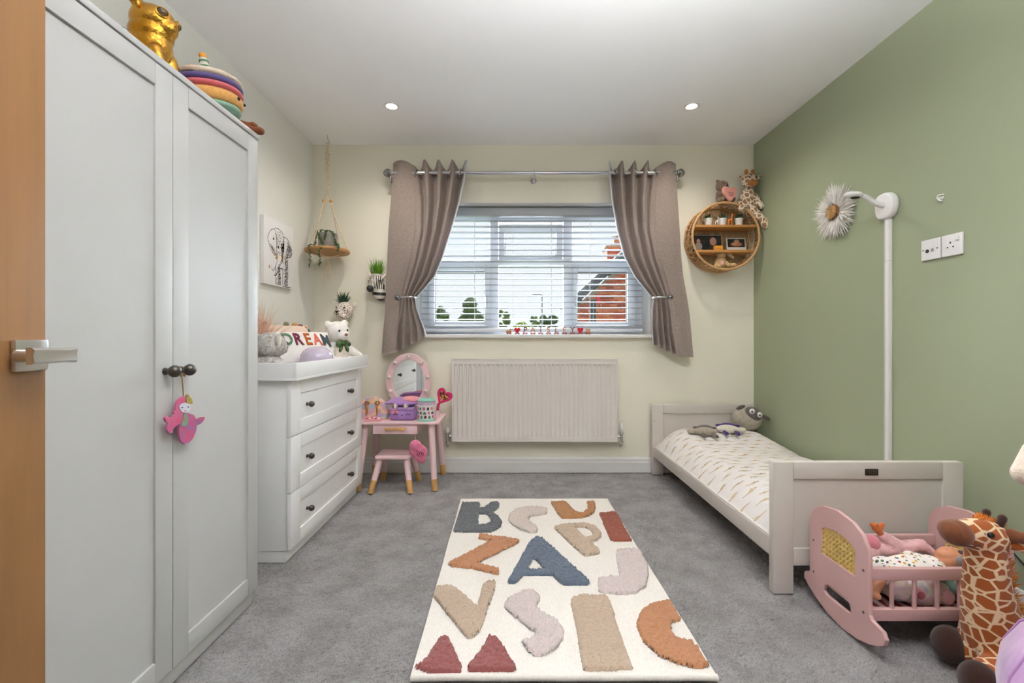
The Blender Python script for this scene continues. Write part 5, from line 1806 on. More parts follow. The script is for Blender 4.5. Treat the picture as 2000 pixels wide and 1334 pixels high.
def photo(label, name, x0, x1, z, h, y, lean, frame, border, blobs, back, cat='photo', rotz=0.0):
    t = thing(name, label, cat, ((x0 + x1) / 2, y, z), rot=(lean, 0, rotz))
    w = (x1 - x0) / 2
    bm = BM(); add_box(bm, -w, w, 0, .006, 0, h, .001); obj('frame', bm, frame, t, local=True)
    bx, bz0, bz1 = w - border[0], border[1], h - border[2]
    bm = BM(); add_box(bm, -bx, bx, -.0012, .001, bz0, bz1); obj('print', bm, back, t, local=True, smooth=0)
    for i, (n_, cx, cz, rx, rz, m_) in enumerate(blobs):
        bm = BM(); k = 22
        bm.faces.new([bm.verts.new((max(-bx, min(bx, cx + rx * math.cos(2 * PI * j / k))), -.0016 - i * .0003, max(bz0, min(bz1, cz + rz * math.sin(2 * PI * j / k))))) for j in range(k)])
        obj(n_, bm, m_, t, local=True, smooth=0)
    return t
def photos():
    z = SHZ2 + .0005
    m_dk = mat('dark_photo_print', (44, 42, 46), .25, var=.4, vs=25)
    m_sk, m_gr, m_pk = mat('print_skin', (196, 148, 128), .3, var=.08, vs=60), mat('print_grey', (168, 162, 160), .3, var=.1, vs=60), mat('print_warm', (176, 110, 76), .3, var=.2, vs=60)
    y = 3.262
    x0, x1 = shelf_at(1352, y), shelf_at(1409.5, y)
    x0 = max(x0, SH_X - .218)
    w = x1 - x0
    photo('dark photograph of two children standing on the round shelf', 'photograph', x0, x1, z, .128, y, R(-5), mat('print_edge', (206, 206, 208), .4), (.001, .001, .003), [
        ('print_shape', w * .22, .062, .030, .05, mat('print_hair', (34, 24, 22), .3)), ('print_shape', w * .22, .080, .024, .03, m_sk), ('print_shape', w * .2, .02, .04, .026, mat('print_shirt', (30, 30, 34), .3)),
        ('print_shape', -w * .28, .044, .026, .03, m_gr), ('print_shape', -w * .28, .082, .014, .017, m_sk), ('print_shape', -w * .26, .012, .03, .012, m_pk)], m_dk)
    y = 3.235
    x0, x1 = shelf_at(1420, y), shelf_at(1458, y)
    w = x1 - x0
    photo('small white-bordered baby photograph leaning on the round shelf', 'photograph', x0, x1, z, .102, y, R(-9), mat('white_photo_card', (206, 204, 198), .5), (.009, .034, .007), [
        ('print_shape', 0, .055, w * .30, .016, m_pk), ('print_shape', w * .02, .074, .019, .016, m_sk), ('print_shape', -w * .1, .058, .018, .010, m_sk)], mat('photo_dark', (36, 28, 28), .3, var=.3, vs=40))
    b = thing('wooden_block', 'small orange wooden block in front of the dark photograph', 'block', (shelf_at(1402, 3.185), 3.185, z))
    x = shelf_at(1402, 3.185)
    bm = BM(); add_box(bm, x - .0265, x + .0295, 3.172, 3.20, z, z + .031, .003); obj('block', bm, mat('orange_block', (222, 148, 40), .5, var=.06), b)
    bm = BM()
    for k in range(5): add_box(bm, x - .019 + k * .0085, x - .0145 + k * .0085, 3.1712, 3.1722, z + .006, z + .011)
    obj('carved_marks', bm, mat('block_mark', (170, 98, 26), .6), b)
photos()

def bunny():
    x, y, z = shelf_at(1415, 3.20), 3.215, SH_Z - SH_R + .016
    m = fur('tan_plush', (196, 160, 112), .75, 60, 300, .5)
    t = thing('bunny_plush', 'tan bunny plush with one drooping ear sitting in the bottom of the round shelf', 'soft toy', (x, y, z))
    bm = BM(); o = Vector((x, y, z))
    add_ell(bm, o + Vector((-.02, 0, .045)), (.042, .032, .048)); add_cap(bm, o + Vector((-.05, -.008, .05)), o + Vector((-.066, -.025, .02)), .013); add_cap(bm, o + Vector((.01, -.012, .05)), o + Vector((.02, -.032, .025)), .013)
    add_cap(bm, o + Vector((.02, 0, .022)), o + Vector((.066, -.022, .026)), .018, .017); add_cap(bm, o + Vector((-.05, 0, .02)), o + Vector((-.045, -.036, .017)), .017)
    organic('body', bm, m, t, .004, 3)
    h = o + Vector((-.018, -.004, .105))
    bm = BM(); add_ell(bm, h, (.032, .03, .030)); add_ell(bm, h + Vector((-.01, -.025, -.006)), (.016, .014, .013)); hd = organic('head', bm, m, t, .0035, 3)
    bm = BM(); add_ell(bm, h + Vector((.055, -.006, .0)), (.046, .008, .015), (0, R(42), 0)); organic('ear', bm, m, hd, .003, 2)
    bm = BM(); add_ell(bm, h + Vector((-.03, .012, .026)), (.026, .008, .012), (0, R(30), 0)); organic('ear', bm, m, hd, .003, 2)
    bm = BM(); add_ell(bm, h + Vector((-.013, -.0395, -.002)), (.004, .003, .003)); obj('nose', bm, mat('pink_nose', (214, 150, 146), .6), hd)
    for dx in (-.024, .008):
        bm = BM(); add_ell(bm, h + Vector((dx, -.027, .008)), .0032, u=8, v=6); obj('eye', bm, m_black, hd)
    bm = BM(); add_ell(bm, o + Vector((-.022, -.031, .04)), (.014, .006, .016)); obj('tummy_patch', bm, mat('pink_felt', (222, 176, 170), .9), t, label='pink tummy patch')
bunny()

def heart_bear():
    x, y = shelf_at(1412, 3.22), 3.235
    dx = x - SH_X
    z = SH_Z + math.sqrt(max(SH_R ** 2 - dx * dx, 0)) + .0015
    m = fur('brown_bear_plush', (142, 120, 102), .6, 70, 300, .6)
    t, mx, hm, hd = bear('teddy_bear', 'small brown teddy bear holding a pink heart on top of the round shelf', (x, y, z), R(14), .186, m, m, m_black, R(5), arms=(.16, -.25, .30), voxel=.005)
    hp = [(0, -.22), (.10, -.12), (.21, .0), (.25, .11), (.20, .20), (.11, .21), (.03, .16), (0, .12), (-.03, .16), (-.11, .21), (-.20, .20), (-.25, .11), (-.21, .0), (-.10, -.12)]
    MH = Matrix.Translation((x + .018, y - .078, z + .048)) @ Matrix.Rotation(R(20), 4, 'Z') @ Matrix.Rotation(R(86), 4, 'X')
    h_ = solid('heart', [[(a * .23, b * .21) for a, b in smoothloop(hp, 3)]], .022, mat('pink_heart_felt', (232, 160, 150), .9, bump=.3, bs=200), t, MH, bev=.006, label='pink heart cushion')
    for k, w in enumerate((.042, .030)):
        bm = BM()
        for j in range(6):
            a = -w / 2 + w * j / 5
            add_box(bm, a - .0022, a + .0018, .004 - k * .016 - .004, .010 - k * .016, .0106, .0116, mx=MH)
        obj('stitched_lettering', bm, mat('grey_stitch', (132, 104, 104), .9), h_)
heart_bear()

def shelf_giraffe():
    m = giraffe_skin('cream_giraffe_plush', (158, 120, 88), (232, 218, 196), 38, .085)
    m2 = fur('caramel_plush', (190, 122, 56), .7, 60, 300, .5)
    x, y = shelf_at(1464, 3.20), 3.225
    z = SH_Z + math.sqrt(SH_R ** 2 - (x - SH_X - .035) ** 2) - .045
    t = thing('giraffe_plush', 'sitting cream and tan giraffe plush on the round shelf against the green wall', 'soft toy', (x, y, z))
    o = Vector((x, y, z))
    bm = BM()
    add_ell(bm, o + Vector((-.005, 0, .085)), (.066, .05, .082)); add_ell(bm, o + Vector((.0, 0, .155)), (.045, .038, .06))
    add_cap(bm, o + Vector((-.05, -.01, .14)), o + Vector((-.088, -.03, .075)), .021, .019); add_cap(bm, o + Vector((.045, -.012, .15)), o + Vector((.075, -.04, .07)), .023, .02)
    add_cap(bm, o + Vector((.02, -.035, .045)), o + Vector((.075, -.070, -.04)), .029, .025); add_cap(bm, o + Vector((-.045, -.03, .055)), o + Vector((-.078, -.068, .05)), .029, .025)
    add_ell(bm, o + Vector((.082, -.083, -.062)), (.034, .024, .034))
    organic('body', bm, m, t, .005, 4)
    h = o + Vector((.004, -.015, .258))
    bm = BM(); add_ell(bm, h, (.056, .046, .054)); add_ell(bm, h + Vector((.0, -.03, -.022)), (.038, .034, .026)); hd = organic('head', bm, m, t, .005, 4)
    bm = BM(); add_ell(bm, h + Vector((.001, -.042, -.026)), (.037, .03, .023)); organic('muzzle', bm, m2, hd, .004, 2, label='caramel muzzle')
    for s in (-1, 1):
        bm = BM(); add_cap(bm, h + Vector((s * .02, 0, .045)), h + Vector((s * .022, 0, .07)), .011, .014); organic('horn', bm, m2, hd, .004, 2)
        bm = BM(); add_ell(bm, h + Vector((s * .068, 0, .028)), (.022, .009, .014), (0, s * -.5, 0)); organic('ear', bm, m, hd, .004, 2)
        bm = BM(); add_ell(bm, h + Vector((s * .024, -.044, .014)), (.005, .004, .006)); obj('eye', bm, m_black, hd)
        bm = BM(); add_ell(bm, h + Vector((s * .014, -.071, -.02)), (.003, .002, .003), u=8, v=6); obj('nostril', bm, m_black, hd)
shelf_giraffe()

# ================================================================== green wall
def feather_flower():
    yc, zc, r = 2.445, W(1637, 414, 2.445).z, .165
    t = thing('feather_flower', 'round white feather wall hanging with woven brown centre on the green wall', 'wall hanging', (XR, yc, zc))
    rnd = random.Random(9)
    bm = BM()
    for k in range(1500):
        a = rnd.uniform(0, 2 * PI); lay = rnd.random()
        L = r * rnd.uniform(.78, 1.06) * (1 + .05 * math.sin(5 * a))
        d = Vector((0, math.cos(a), math.sin(a)))
        b = Vector((XR - .012 - .012 * lay, yc, zc)) + d * rnd.uniform(.03, .05)
        tip = Vector((XR - .010 - .05 * lay * rnd.random(), yc, zc)) + d * (L * (.6 + .4 * rnd.random())) + Vector((0, -d.z, d.y)) * rnd.uniform(-.022, .022)
        add_blade(bm, b, tip, rnd.uniform(.0018, .0048), rnd.uniform(-.25, .25), 4)
    setup(obj('feathers', bm, mat('white_feather', (240, 236, 230), .9, var=.06, vs=30), t, smooth=180), kind='stuff')
    m_w = mat('woven_brown', (150, 110, 68), .8, var=.3, vs=120, bump=.6, bs=160)
    MC = Matrix.Translation((XR - .03, yc, zc)) @ Matrix.Rotation(R(-90), 4, 'Y')
    bm = BM(); add_lathe(bm, [(0, -.028), (.036, -.028), (.04, 0), (.034, .006), (0, .009)], 28, MC); obj('centre', bm, m_w, t)
    bm = BM()
    pts = [Vector((XR - .040, yc + (.004 + .033 * k / 70) * math.cos(k * .62), zc + (.004 + .033 * k / 70) * math.sin(k * .62))) for k in range(71)]
    add_tube(bm, pts, .0022, 5); obj('spiral_weave', bm, mat('straw', (188, 146, 92), .8, var=.2, vs=100), t)
    bm = BM()
    for k in range(30):
        a = 2 * PI * k / 30; d = Vector((0, math.cos(a), math.sin(a))); c = Vector((XR - .034, yc, zc))
        add_blade(bm, c + d * .034, c + d * rnd.uniform(.046, .056) + Vector((-.006, 0, 0)), .003, .1, 3)
    obj('centre_fringe', bm, mat('dark_straw', (92, 62, 38), .8), t)
feather_flower()

def monitor():
    y, xw = 2.107, XR
    zh = CAM_Z + (660 - 402) * y / FOC
    t = thing('baby_monitor', 'white baby monitor camera on a tall wall mounted cable pole above the bed', 'baby monitor', (xw, y, .36))
    bm = BM(); w = .0125
    add_box(bm, xw - .022, xw - .0005, y - w, y + w, .36, zh - .02, .004); pl = obj('pole', bm, m_plastic, t)
    bm = BM(); add_box(bm, xw - .0228, xw - .0215, y + w * .35, y + w * .6, .36, zh - .03); obj('cable_seam', bm, mat('grey_seam', (186, 184, 184), .5), pl)
    bm = BM(); zj = CAM_Z + (660 - 510) * y / FOC; add_box(bm, xw - .0232, xw - .0005, y - w - .0006, y + w + .0006, zj - .001, zj + .001); obj('pole_joint', bm, mat('grey_seam', (186, 184, 184)), pl)
    # rounded shield on the wall
    sh = smoothloop([(-.028, -.050), (.004, -.054), (.034, -.046), (.043, -.010), (.040, .030), (.020, .043), (-.015, .040), (-.036, .022), (-.042, -.012)], 5)
    MS = Matrix(((0, 0, -1, xw - .018), (1, 0, 0, y), (0, 1, 0, zh + .006), (0, 0, 0, 1)))
    solid('wall_shield', [sh], .034, m_plastic, t, MS, bev=.012)
    zc = CAM_Z + (660 - 386) * y / FOC
    bm = BM(); add_tube(bm, smoothpath([(xw - .03, y, zh + .0), (xw - .07, y - .0, zh + .012), (xw - .12, y, zc + .004), (xw - .17, y, zc + .010)], 6), [.013] * 6 + [.012] * 6 + [.0125] * 7, 12); obj('arm', bm, m_plastic, t)
    cx = shelf_at(1672, y)
    bm = BM(); add_lathe(bm, [(0, -.010), (.024, -.011), (.033, -.006), (.036, .002), (.031, .010), (.018, .0135), (0, .014)], 28, Matrix.Translation((cx - .012, y, zc + .011)) @ Matrix.Rotation(R(4), 4, 'Y') @ Matrix.Diagonal((1.15, .9, 1, 1))); cm = obj('camera_head', bm, m_plastic, t, smooth=180)
    bm = BM(); add_lathe(bm, [(0, -.004), (.016, -.0035), (.020, 0), (0, 0.002)], 22, Matrix.Translation((cx - .004, y, zc + .0005)) @ Matrix.Rotation(R(4), 4, 'Y')); obj('lens', bm, m_black, cm, label='black lens')
monitor()

def socket_plate(y0, y1, z, kind, label):
    h = .0435
    xw = XR
    t = thing('wall_socket', label, 'socket', (xw, (y0 + y1) / 2, z - h))
    bm = BM(); add_box(bm, xw - .010, xw - .0003, y0 + .0008, y1 - .0008, z - h, z + h, .004, seg=3); obj('plate', bm, m_plastic, t)
    ym = (y0 + y1) / 2
    def pc(n_, ya, yb, za, zb, m_, d=.0012, lab=None):
        b = BM(); add_box(b, xw - .010 - d, xw - .0095, ya, yb, za, zb, min(.0005, d / 3)); return obj(n_, b, m_, t, label=lab)
    if kind == 'power':
        pc('earth_slot', ym + .004 - .002, ym + .004 + .002, z + .006, z + .0135, m_black)
        for dy in (-.0075, .0155): pc('pin_slot', ym + dy - .003, ym + dy + .003, z - .010, z - .006, m_black)
        b = BM(); add_box(b, xw - .016, xw - .0095, y0 + .012, y0 + .020, z + .014, z + .030, .0015, Matrix.Identity(4)); obj('rocker_switch', b, m_plastic, t)
    else:
        pc('module', ym - .022, ym + .0005, z - .012, z + .030, m_plastic); pc('module', ym + .001, ym + .022, z - .028, z + .012, m_plastic)
        b = BM(); MM = Matrix.Translation((xw - .011, ym + .011, z - .006)) @ Matrix.Rotation(R(-90), 4, 'Y')
        add_lathe(b, [(.004, 0), (.0075, 0), (.0075, .0025), (.004, .0025)], 18, MM); obj('aerial_ring', b, m_black, t)
        b = BM(); add_lathe(b, [(0, 0), (.0016, 0), (.0016, .003), (0, .003)], 10, MM); obj('aerial_pin', b, m_chrome, t)
        pc('data_port', ym - .017, ym - .006, z - .010, z + .002, mat('port_shadow', (150, 148, 146), .6), .0022)
        for dy in (-.032, .032):
            b = BM(); add_lathe(b, [(.0028, 0), (.0028, .0012), (0, .0014)], 10, Matrix.Translation((xw - .0098, ym + dy, z)) @ Matrix.Rotation(R(-90), 4, 'Y')); obj('screw', b, mat('dark_screw', (70, 66, 62), .4, .7), t)
zs = CAM_Z + (660 - 480) * 1.88 / FOC - .012
socket_plate(1.852, 1.940, zs, 'data', 'white wall plate with aerial and data ports, nearer the monitor pole')
socket_plate(1.760, 1.848, zs, 'power', 'white single power socket with rocker switch on the green wall')
bm = BM(); p = W(1839, 387, XR * FOC / (1839 - 1003))
add_tube(bm, smoothpath([(XR, p.y - .012, p.z + .012), (XR - .012, p.y, p.z + .012), (XR - .012, p.y + .006, p.z), (XR - .004, p.y, p.z - .012), (XR - .010, p.y - .012, p.z - .012)], 4), .0028, 6)
add_box(bm, XR - .004, XR, p.y - .012, p.y + .010, p.z - .004, p.z + .006, .001)
setup(obj('wall_hook', bm, m_plastic), 'tiny white cable clip on the green wall above the sockets', 'hook')

bm = BM(); add_tube(bm, smoothpath([(1.7425, 1.728, .31), (1.748, 1.70, .285), (1.756, 1.67, .262), (1.757, 1.60, .24), (1.757, 1.5, .16), (1.757, 1.45, .115)], 6), .0025, 6)
setup(obj('cable', bm, m_black), 'thin dark cable running down the green wall behind the bed foot', 'cable')

# ================================================================== toys on the bed
def limp_toy(name, label, c, m_body, m_end, an, head_dir):
    t = thing(name, label, 'soft toy', tuple(c))
    mx = Matrix.Translation(c) @ Matrix.Rotation(an, 4, 'Z')
    bm = BM(); add_ell_m(bm, mx, (0, 0, .024), (.072, .052, .028)); add_ell_m(bm, mx, (-.085 * head_dir, .0, .022), (.03, .026, .018)); organic('body', bm, m_body, t, .005, 3)
    for sx, sy in ((-.03, -.05), (.04, -.05)):
        bm = BM(); a, b = Vector((sx, sy, .016)), Vector((sx + .008, sy - .045, .011))
        add_cap(bm, a, b, .010, .012); bmesh.ops.transform(bm, matrix=mx, verts=bm.verts[:]); organic('leg', bm, m_end, t, .004, 2)
    bm = BM(); add_ell_m(bm, mx, (.01, .045, .036), (.055, .03, .022)); hd = organic('head', bm, m_end, t, .0045, 3)
    for s in (-1, 1):
        bm = BM(); add_ell_m(bm, mx, (.01 + s * .058, .042, .040), (.022, .012, .009), (0, 0, s * .3)); organic('ear', bm, m_end, hd, .004, 2)
def bed_toys():
    p = W(1377, 838, 3.0); p.z = duvet_h(p.x, p.y) + .0005
    limp_toy('comforter_toy', 'grey plush sheep lying flat on the white duvet', p, fur('grey_plush', (172, 160, 144), .75, 60, 300, .5), fur('dark_grey_plush', (112, 102, 96), .75, 60, 300, .5), R(-8), 1)
    p = W(1421, 838, 3.02); p.z = duvet_h(p.x, p.y) + .0005
    limp_toy('comforter_toy', 'cream plush sheep with purple head and legs lying on the white duvet', p, fur('cream_plush', (224, 216, 200), .8, 60, 300, .5), fur('purple_plush', (74, 48, 128), .7, 60, 300, .5), R(-14), -1)
    x, y = 1.625, 3.12
    z = duvet_h(x, y) - .004
    t = thing('sheep_plush', 'round grey sheep plush with big white eyes propped in the bed corner', 'soft toy', (x, y, z))
    o = Vector((x, y, z))
    bm = BM(); add_ell(bm, o + Vector((-.01, .0, .085)), (.10, .082, .088)); organic('body', bm, fur('pale_grey_plush', (176, 166, 150), .75, 50, 260, .5), t, .006, 3)
    mf = fur('charcoal_plush', (104, 96, 92), .75, 60, 300, .5)
    bm = BM(); add_ell(bm, o + Vector((.008, -.040, .118)), (.064, .048, .054), (0, R(18), 0)); hd = organic('face', bm, mf, t, .005, 3)
    for dx, dz in ((-.020, .028), (.030, .004)):
        e = o + Vector((.004 + dx, -.082, .120 + dz))
        bm = BM(); add_ell(bm, e, (.0185, .010, .0185)); ey = obj('eye', bm, mat('eye_white', (238, 236, 232), .4), hd, label='big white eye')
        bm = BM(); add_ell(bm, e + Vector((-.004, -.0085, -.002)), (.0075, .003, .0075)); obj('pupil', bm, mat('pupil_grey', (92, 84, 80), .4), ey)
    for dx, dz, a in ((-.062, .165, .35), (.115, .092, -.5)):
        bm = BM(); add_ell(bm, o + Vector((dx, -.02, dz)), (.034, .012, .014), (0, a * -1, 0)); organic('ear', bm, mf, hd, .004, 2)
bed_toys()
# ================================================================== doll's cradle
CX0, CX1, CYN, CYF = 1.120, 1.566, 1.414, 1.693
def cradle():
    t = thing('doll_cradle', 'pale pink wooden rocking doll cradle with cane panels at the foot of the bed', 'doll cradle', (1.34, 1.55, 0))
    m = mat('cradle_pink', (210, 170, 167), .5, var=.02)
    out = [(CYN, .115), (CYN, .29), (1.418, .318), (1.440, .354), (1.482, .378), (1.5535, .389), (1.625, .378), (1.667, .354), (1.689, .318), (CYF, .29), (CYF, .108),
           (1.703, .100), (1.716, .097), (1.7255, .086), (1.725, .070), (1.700, .051), (1.66, .031), (1.60, .010), (1.53, .002), (1.46, .010), (1.41, .027), (1.375, .045), (1.357, .060), (1.352, .078), (1.362, .095), (1.385, .100), (1.405, .104)]
    cane = [(1.469, .205), (1.634, .205), (1.634, .296), (1.61, .309), (1.5515, .318), (1.493, .309), (1.469, .296)]
    slot = [(1.484, .070), (1.500, .068), (1.606, .068), (1.622, .076), (1.616, .100), (1.600, .112), (1.505, .112), (1.490, .100)]
    def end(x):
        MP = Matrix(((0, 0, 1, x), (1, 0, 0, 0), (0, 1, 0, 0), (0, 0, 0, 1)))
        e = solid('end_panel', [out, cane, slot], .013, m, t, MP, bev=.002)
        # woven cane: strands both ways plus diagonals leave small open holes
        bm = BM(); w = .0022
        ys = [1.466 + k * .0168 for k in range(11)]; zs = [.204 + k * .0168 for k in range(8)]
        def ok(y, z): return inside((y, z), [(1.464, .200), (1.639, .200), (1.639, .299), (1.612, .313), (1.5515, .322), (1.491, .313), (1.464, .299)])
        def strand(a, b, wd, off=.0012):
            n = 40; run = []
            for k in range(n + 1):
                p = (a[0] + (b[0] - a[0]) * k / n, a[1] + (b[1] - a[1]) * k / n)
                if ok(*p): run.append(p)
            if len(run) > 1:
                p, q = run[0], run[-1]; d = Vector((q[0] - p[0], q[1] - p[1])); nrm = Vector((-d.y, d.x)).normalized() * wd
                for dx in (-off, off):
                    vs = [bm.verts.new((x + dx, c[0] + s * nrm.x, c[1] + s * nrm.y)) for c, s in ((p, -1), (p, 1), (q, 1), (q, -1))]
                    bm.faces.new(vs)
        for y in ys:
            strand((y, .195), (y, .33), w, .0010)
        for z in zs:
            strand((1.46, z), (1.645, z), w, .0018)
        for k in range(-9, 12):
            strand((1.4744 + k * .0168, .204), (1.4744 + k * .0168 + .1344, .3384), .0016, .0026); strand((1.4744 + k * .0168, .3384), (1.4744 + k * .0168 + .1344, .204), .0016, .0034)
        obj('cane_panel', bm, mat('yellow_cane', (240, 208, 120), .6, var=.1, vs=60), e, label='yellow woven cane panel')
        for y, z in ((1.434, .245), (1.434, .112), (1.672, .235), (1.672, .118)):
            for s in (-1, 1):
                bm = BM(); add_lathe(bm, [(.0042, 0), (.0042, .001), (.0018, .0016), (0, .0006)], 10, Matrix.Translation((x + s * .0065, y, z)) @ Matrix.Rotation(R(90 * s), 4, 'Y')); obj('bolt', bm, mat('bolt_steel', (120, 116, 114), .35, .8), e)
    end(CX0); end(CX1)
    a, b = CX0 + .0065, CX1 - .0065
    for y0, y1 in ((1.420, 1.438), (1.664, 1.682)):
        bm = BM(); add_box(bm, a, b, y0, y1, .220, .256, .002); obj('top_rail', bm, m, t)
        bm = BM(); add_box(bm, a, b, y0, y1, .092, .128, .002); obj('bottom_rail', bm, m, t)
        for x in (1.199, 1.271, 1.343, 1.414, 1.486):
            bm = BM(); ym = (y0 + y1) / 2; add_tube(bm, [(x, ym, .128), (x, ym, .220)], .0062, 10); obj('spindle', bm, m, t)
    bm = BM(); add_box(bm, a, b, 1.438, 1.664, .096, .104); obj('base_board', bm, m, t)
cradle()

def doll():
    z0 = .195
    t = thing('doll', 'baby doll with blonde hair in a patterned romper lying in the cradle', 'doll', (1.35, 1.525, z0))
    skin = mat('doll_skin', (214, 150, 112), .45, var=.04)
    cl = NT('patterned_romper')
    v = cl.n('TexVoronoi', Scale=75.0); cl.l(cl.co(), v.inputs['Vector'])
    sp = cl.ramp(v.outputs['Distance'], [(.28, (1, 1, 1, 1)), (.36, (0, 0, 0, 1))])
    hue = cl.n('SeparateColor'); cl.l(v.outputs['Color'], hue.inputs[0])
    pc = cl.ramp(hue.outputs[0], [(0, col((64, 112, 84))), (.3, col((214, 168, 52))), (.55, col((160, 52, 56))), (.8, col((52, 70, 92)))], 'CONSTANT')
    mx_ = cl.n('MixRGB'); cl.l(sp, mx_.inputs['Fac']); mx_.inputs['Color1'].default_value = col((240, 234, 228)); cl.l(pc, mx_.inputs['Color2']); cl.base(mx_.outputs['Color']); cl.b.inputs['Roughness'].default_value = .9
    bm = BM()
    add_ell(bm, (1.345, 1.525, .213), (.085, .048, .034)); add_ell(bm, (1.405, 1.525, .215), (.045, .046, .032))
    for s in (-1, 1):
        add_cap(bm, (1.28, 1.525 + s * .025, .208), (1.215, 1.525 + s * .042, .196), .026, .022)
        add_cap(bm, (1.415, 1.525 + s * .045, .215), (1.37, 1.525 + s * .078, .222), .018, .016)
    organic('romper', bm, cl.m, t, .005, 4, label='white romper with green, yellow and red motifs')
    for s in (-1, 1):
        bm = BM(); add_cap(bm, (1.212, 1.525 + s * .043, .195), (1.172, 1.525 + s * .05 - .012, .165), .017, .014); add_ell(bm, (1.165, 1.525 + s * .05 - .022, .155), (.016, .02, .012)); organic('leg', bm, skin, t, .004, 2)
        bm = BM(); add_cap(bm, (1.368, 1.525 + s * .079, .223), (1.345, 1.525 + s * .082, .228), .0125, .011)
        for k in range(4): add_cap(bm, (1.342, 1.525 + s * .082 - .009 + k * .006, .229), (1.328, 1.525 + s * .082 - .010 + k * .0066, .231), .0034, .003, 8)
        add_cap(bm, (1.35, 1.525 + s * .07, .236), (1.338, 1.525 + s * .066, .241), .0036, .003, 8)
        organic('hand', bm, skin, t, .0022, 2)
    h = Vector((1.478, 1.522, .238))                   # face looks up and a little to the camera
    bm = BM(); add_ell(bm, h, (.046, .040, .040)); add_ell(bm, h + Vector((-.016, -.004, .020)), (.028, .026, .022)); add_ell(bm, h + Vector((-.008, -.008, .041)), (.0055, .0065, .0075)); add_ell(bm, h + Vector((-.027, -.006, .032)), (.0065, .011, .006)); add_ell(bm, h + Vector((-.036, -.004, .02)), (.012, .014, .012))
    add_cap(bm, h + Vector((-.03, 0, -.012)), (1.43, 1.525, .215), .02, .02)
    add_ell(bm, h + Vector((.002, -.041, .004)), (.010, .005, .008))
    hd = organic('head', bm, skin, t, .003, 2)
    for s in (-1, 1):
        bm = BM(); add_ell(bm, h + Vector((.008, s * .018 - .006, .0355)), (.0055, .0075, .0045)); obj('eye', bm, mat('doll_eye', (62, 66, 84), .2), hd)
        bm = BM(); add_ell(bm, h + Vector((.017, s * .018 - .006, .0365)), (.0018, .0085, .002)); obj('eyebrow', bm, mat('doll_brow', (120, 84, 52), .8), hd)
    bm = BM(); add_ell(bm, h + Vector((-.026, -.006, .0375)), (.0035, .0095, .0022)); obj('mouth', bm, mat('doll_lip', (190, 92, 84), .5), hd)
    rnd = random.Random(3); bm = BM(); add_ell(bm, h + Vector((.010, .0, -.006)), (.045, .0435, .040))
    for k in range(160):
        a = rnd.uniform(0, 2 * PI); q = h + Vector((.026, .036 * math.cos(a), -.004 + .032 * math.sin(a)))
        add_blade(bm, q, q + Vector((rnd.uniform(.005, .03), rnd.uniform(-.02, .02), -rnd.uniform(.0, .035))), .0022, .3, 3)
    obj('hair', bm, mat('blonde_hair', (200, 158, 88), .6, var=.2, vs=60), hd, smooth=180)
doll()

def flamingo():
    m = fur('pink_plush', (236, 186, 188), .8, 60, 300, .5); mo = fur('orange_plush', (216, 116, 52), .75, 60, 300, .4)
    t = thing('flamingo_plush', 'pale pink flamingo plush with an orange webbed foot sticking up in the cradle', 'soft toy', (1.36, 1.62, .17))
    bm = BM()
    add_ell(bm, (1.245, 1.600, .232), (.052, .04, .036)); add_cap(bm, (1.25, 1.605, .225), (1.385, 1.612, .232), .022, .024); add_cap(bm, (1.385, 1.612, .235), (1.452, 1.606, .248), .024, .020); add_cap(bm, (1.452, 1.606, .246), (1.48, 1.598, .222), .020, .018)
    add_cap(bm, (1.375, 1.61, .24), (1.325, 1.612, .272), .024, .020)
    organic('body', bm, m, t, .005, 4, rough=.002, rscale=150)
    bm = BM(); add_ell(bm, (1.262, 1.592, .262), (.030, .028, .026)); organic('wing', bm, fur('rose_plush', (218, 132, 146), .8, 60, 300, .5), t, .004, 3, label='rose pink wing tuft')
    bm = BM(); add_cap(bm, (1.322, 1.612, .275), (1.306, 1.612, .292), .0095, .010)
    for dx in (-.026, -.008, .012): add_cap(bm, (1.306, 1.612, .292), (1.306 + dx, 1.610, .318), .0085, .0075, 8)
    add_ell(bm, (1.299, 1.611, .304), (.018, .006, .012)); organic('webbed_foot', bm, mo, t, .003, 2, label='orange webbed foot')
flamingo()

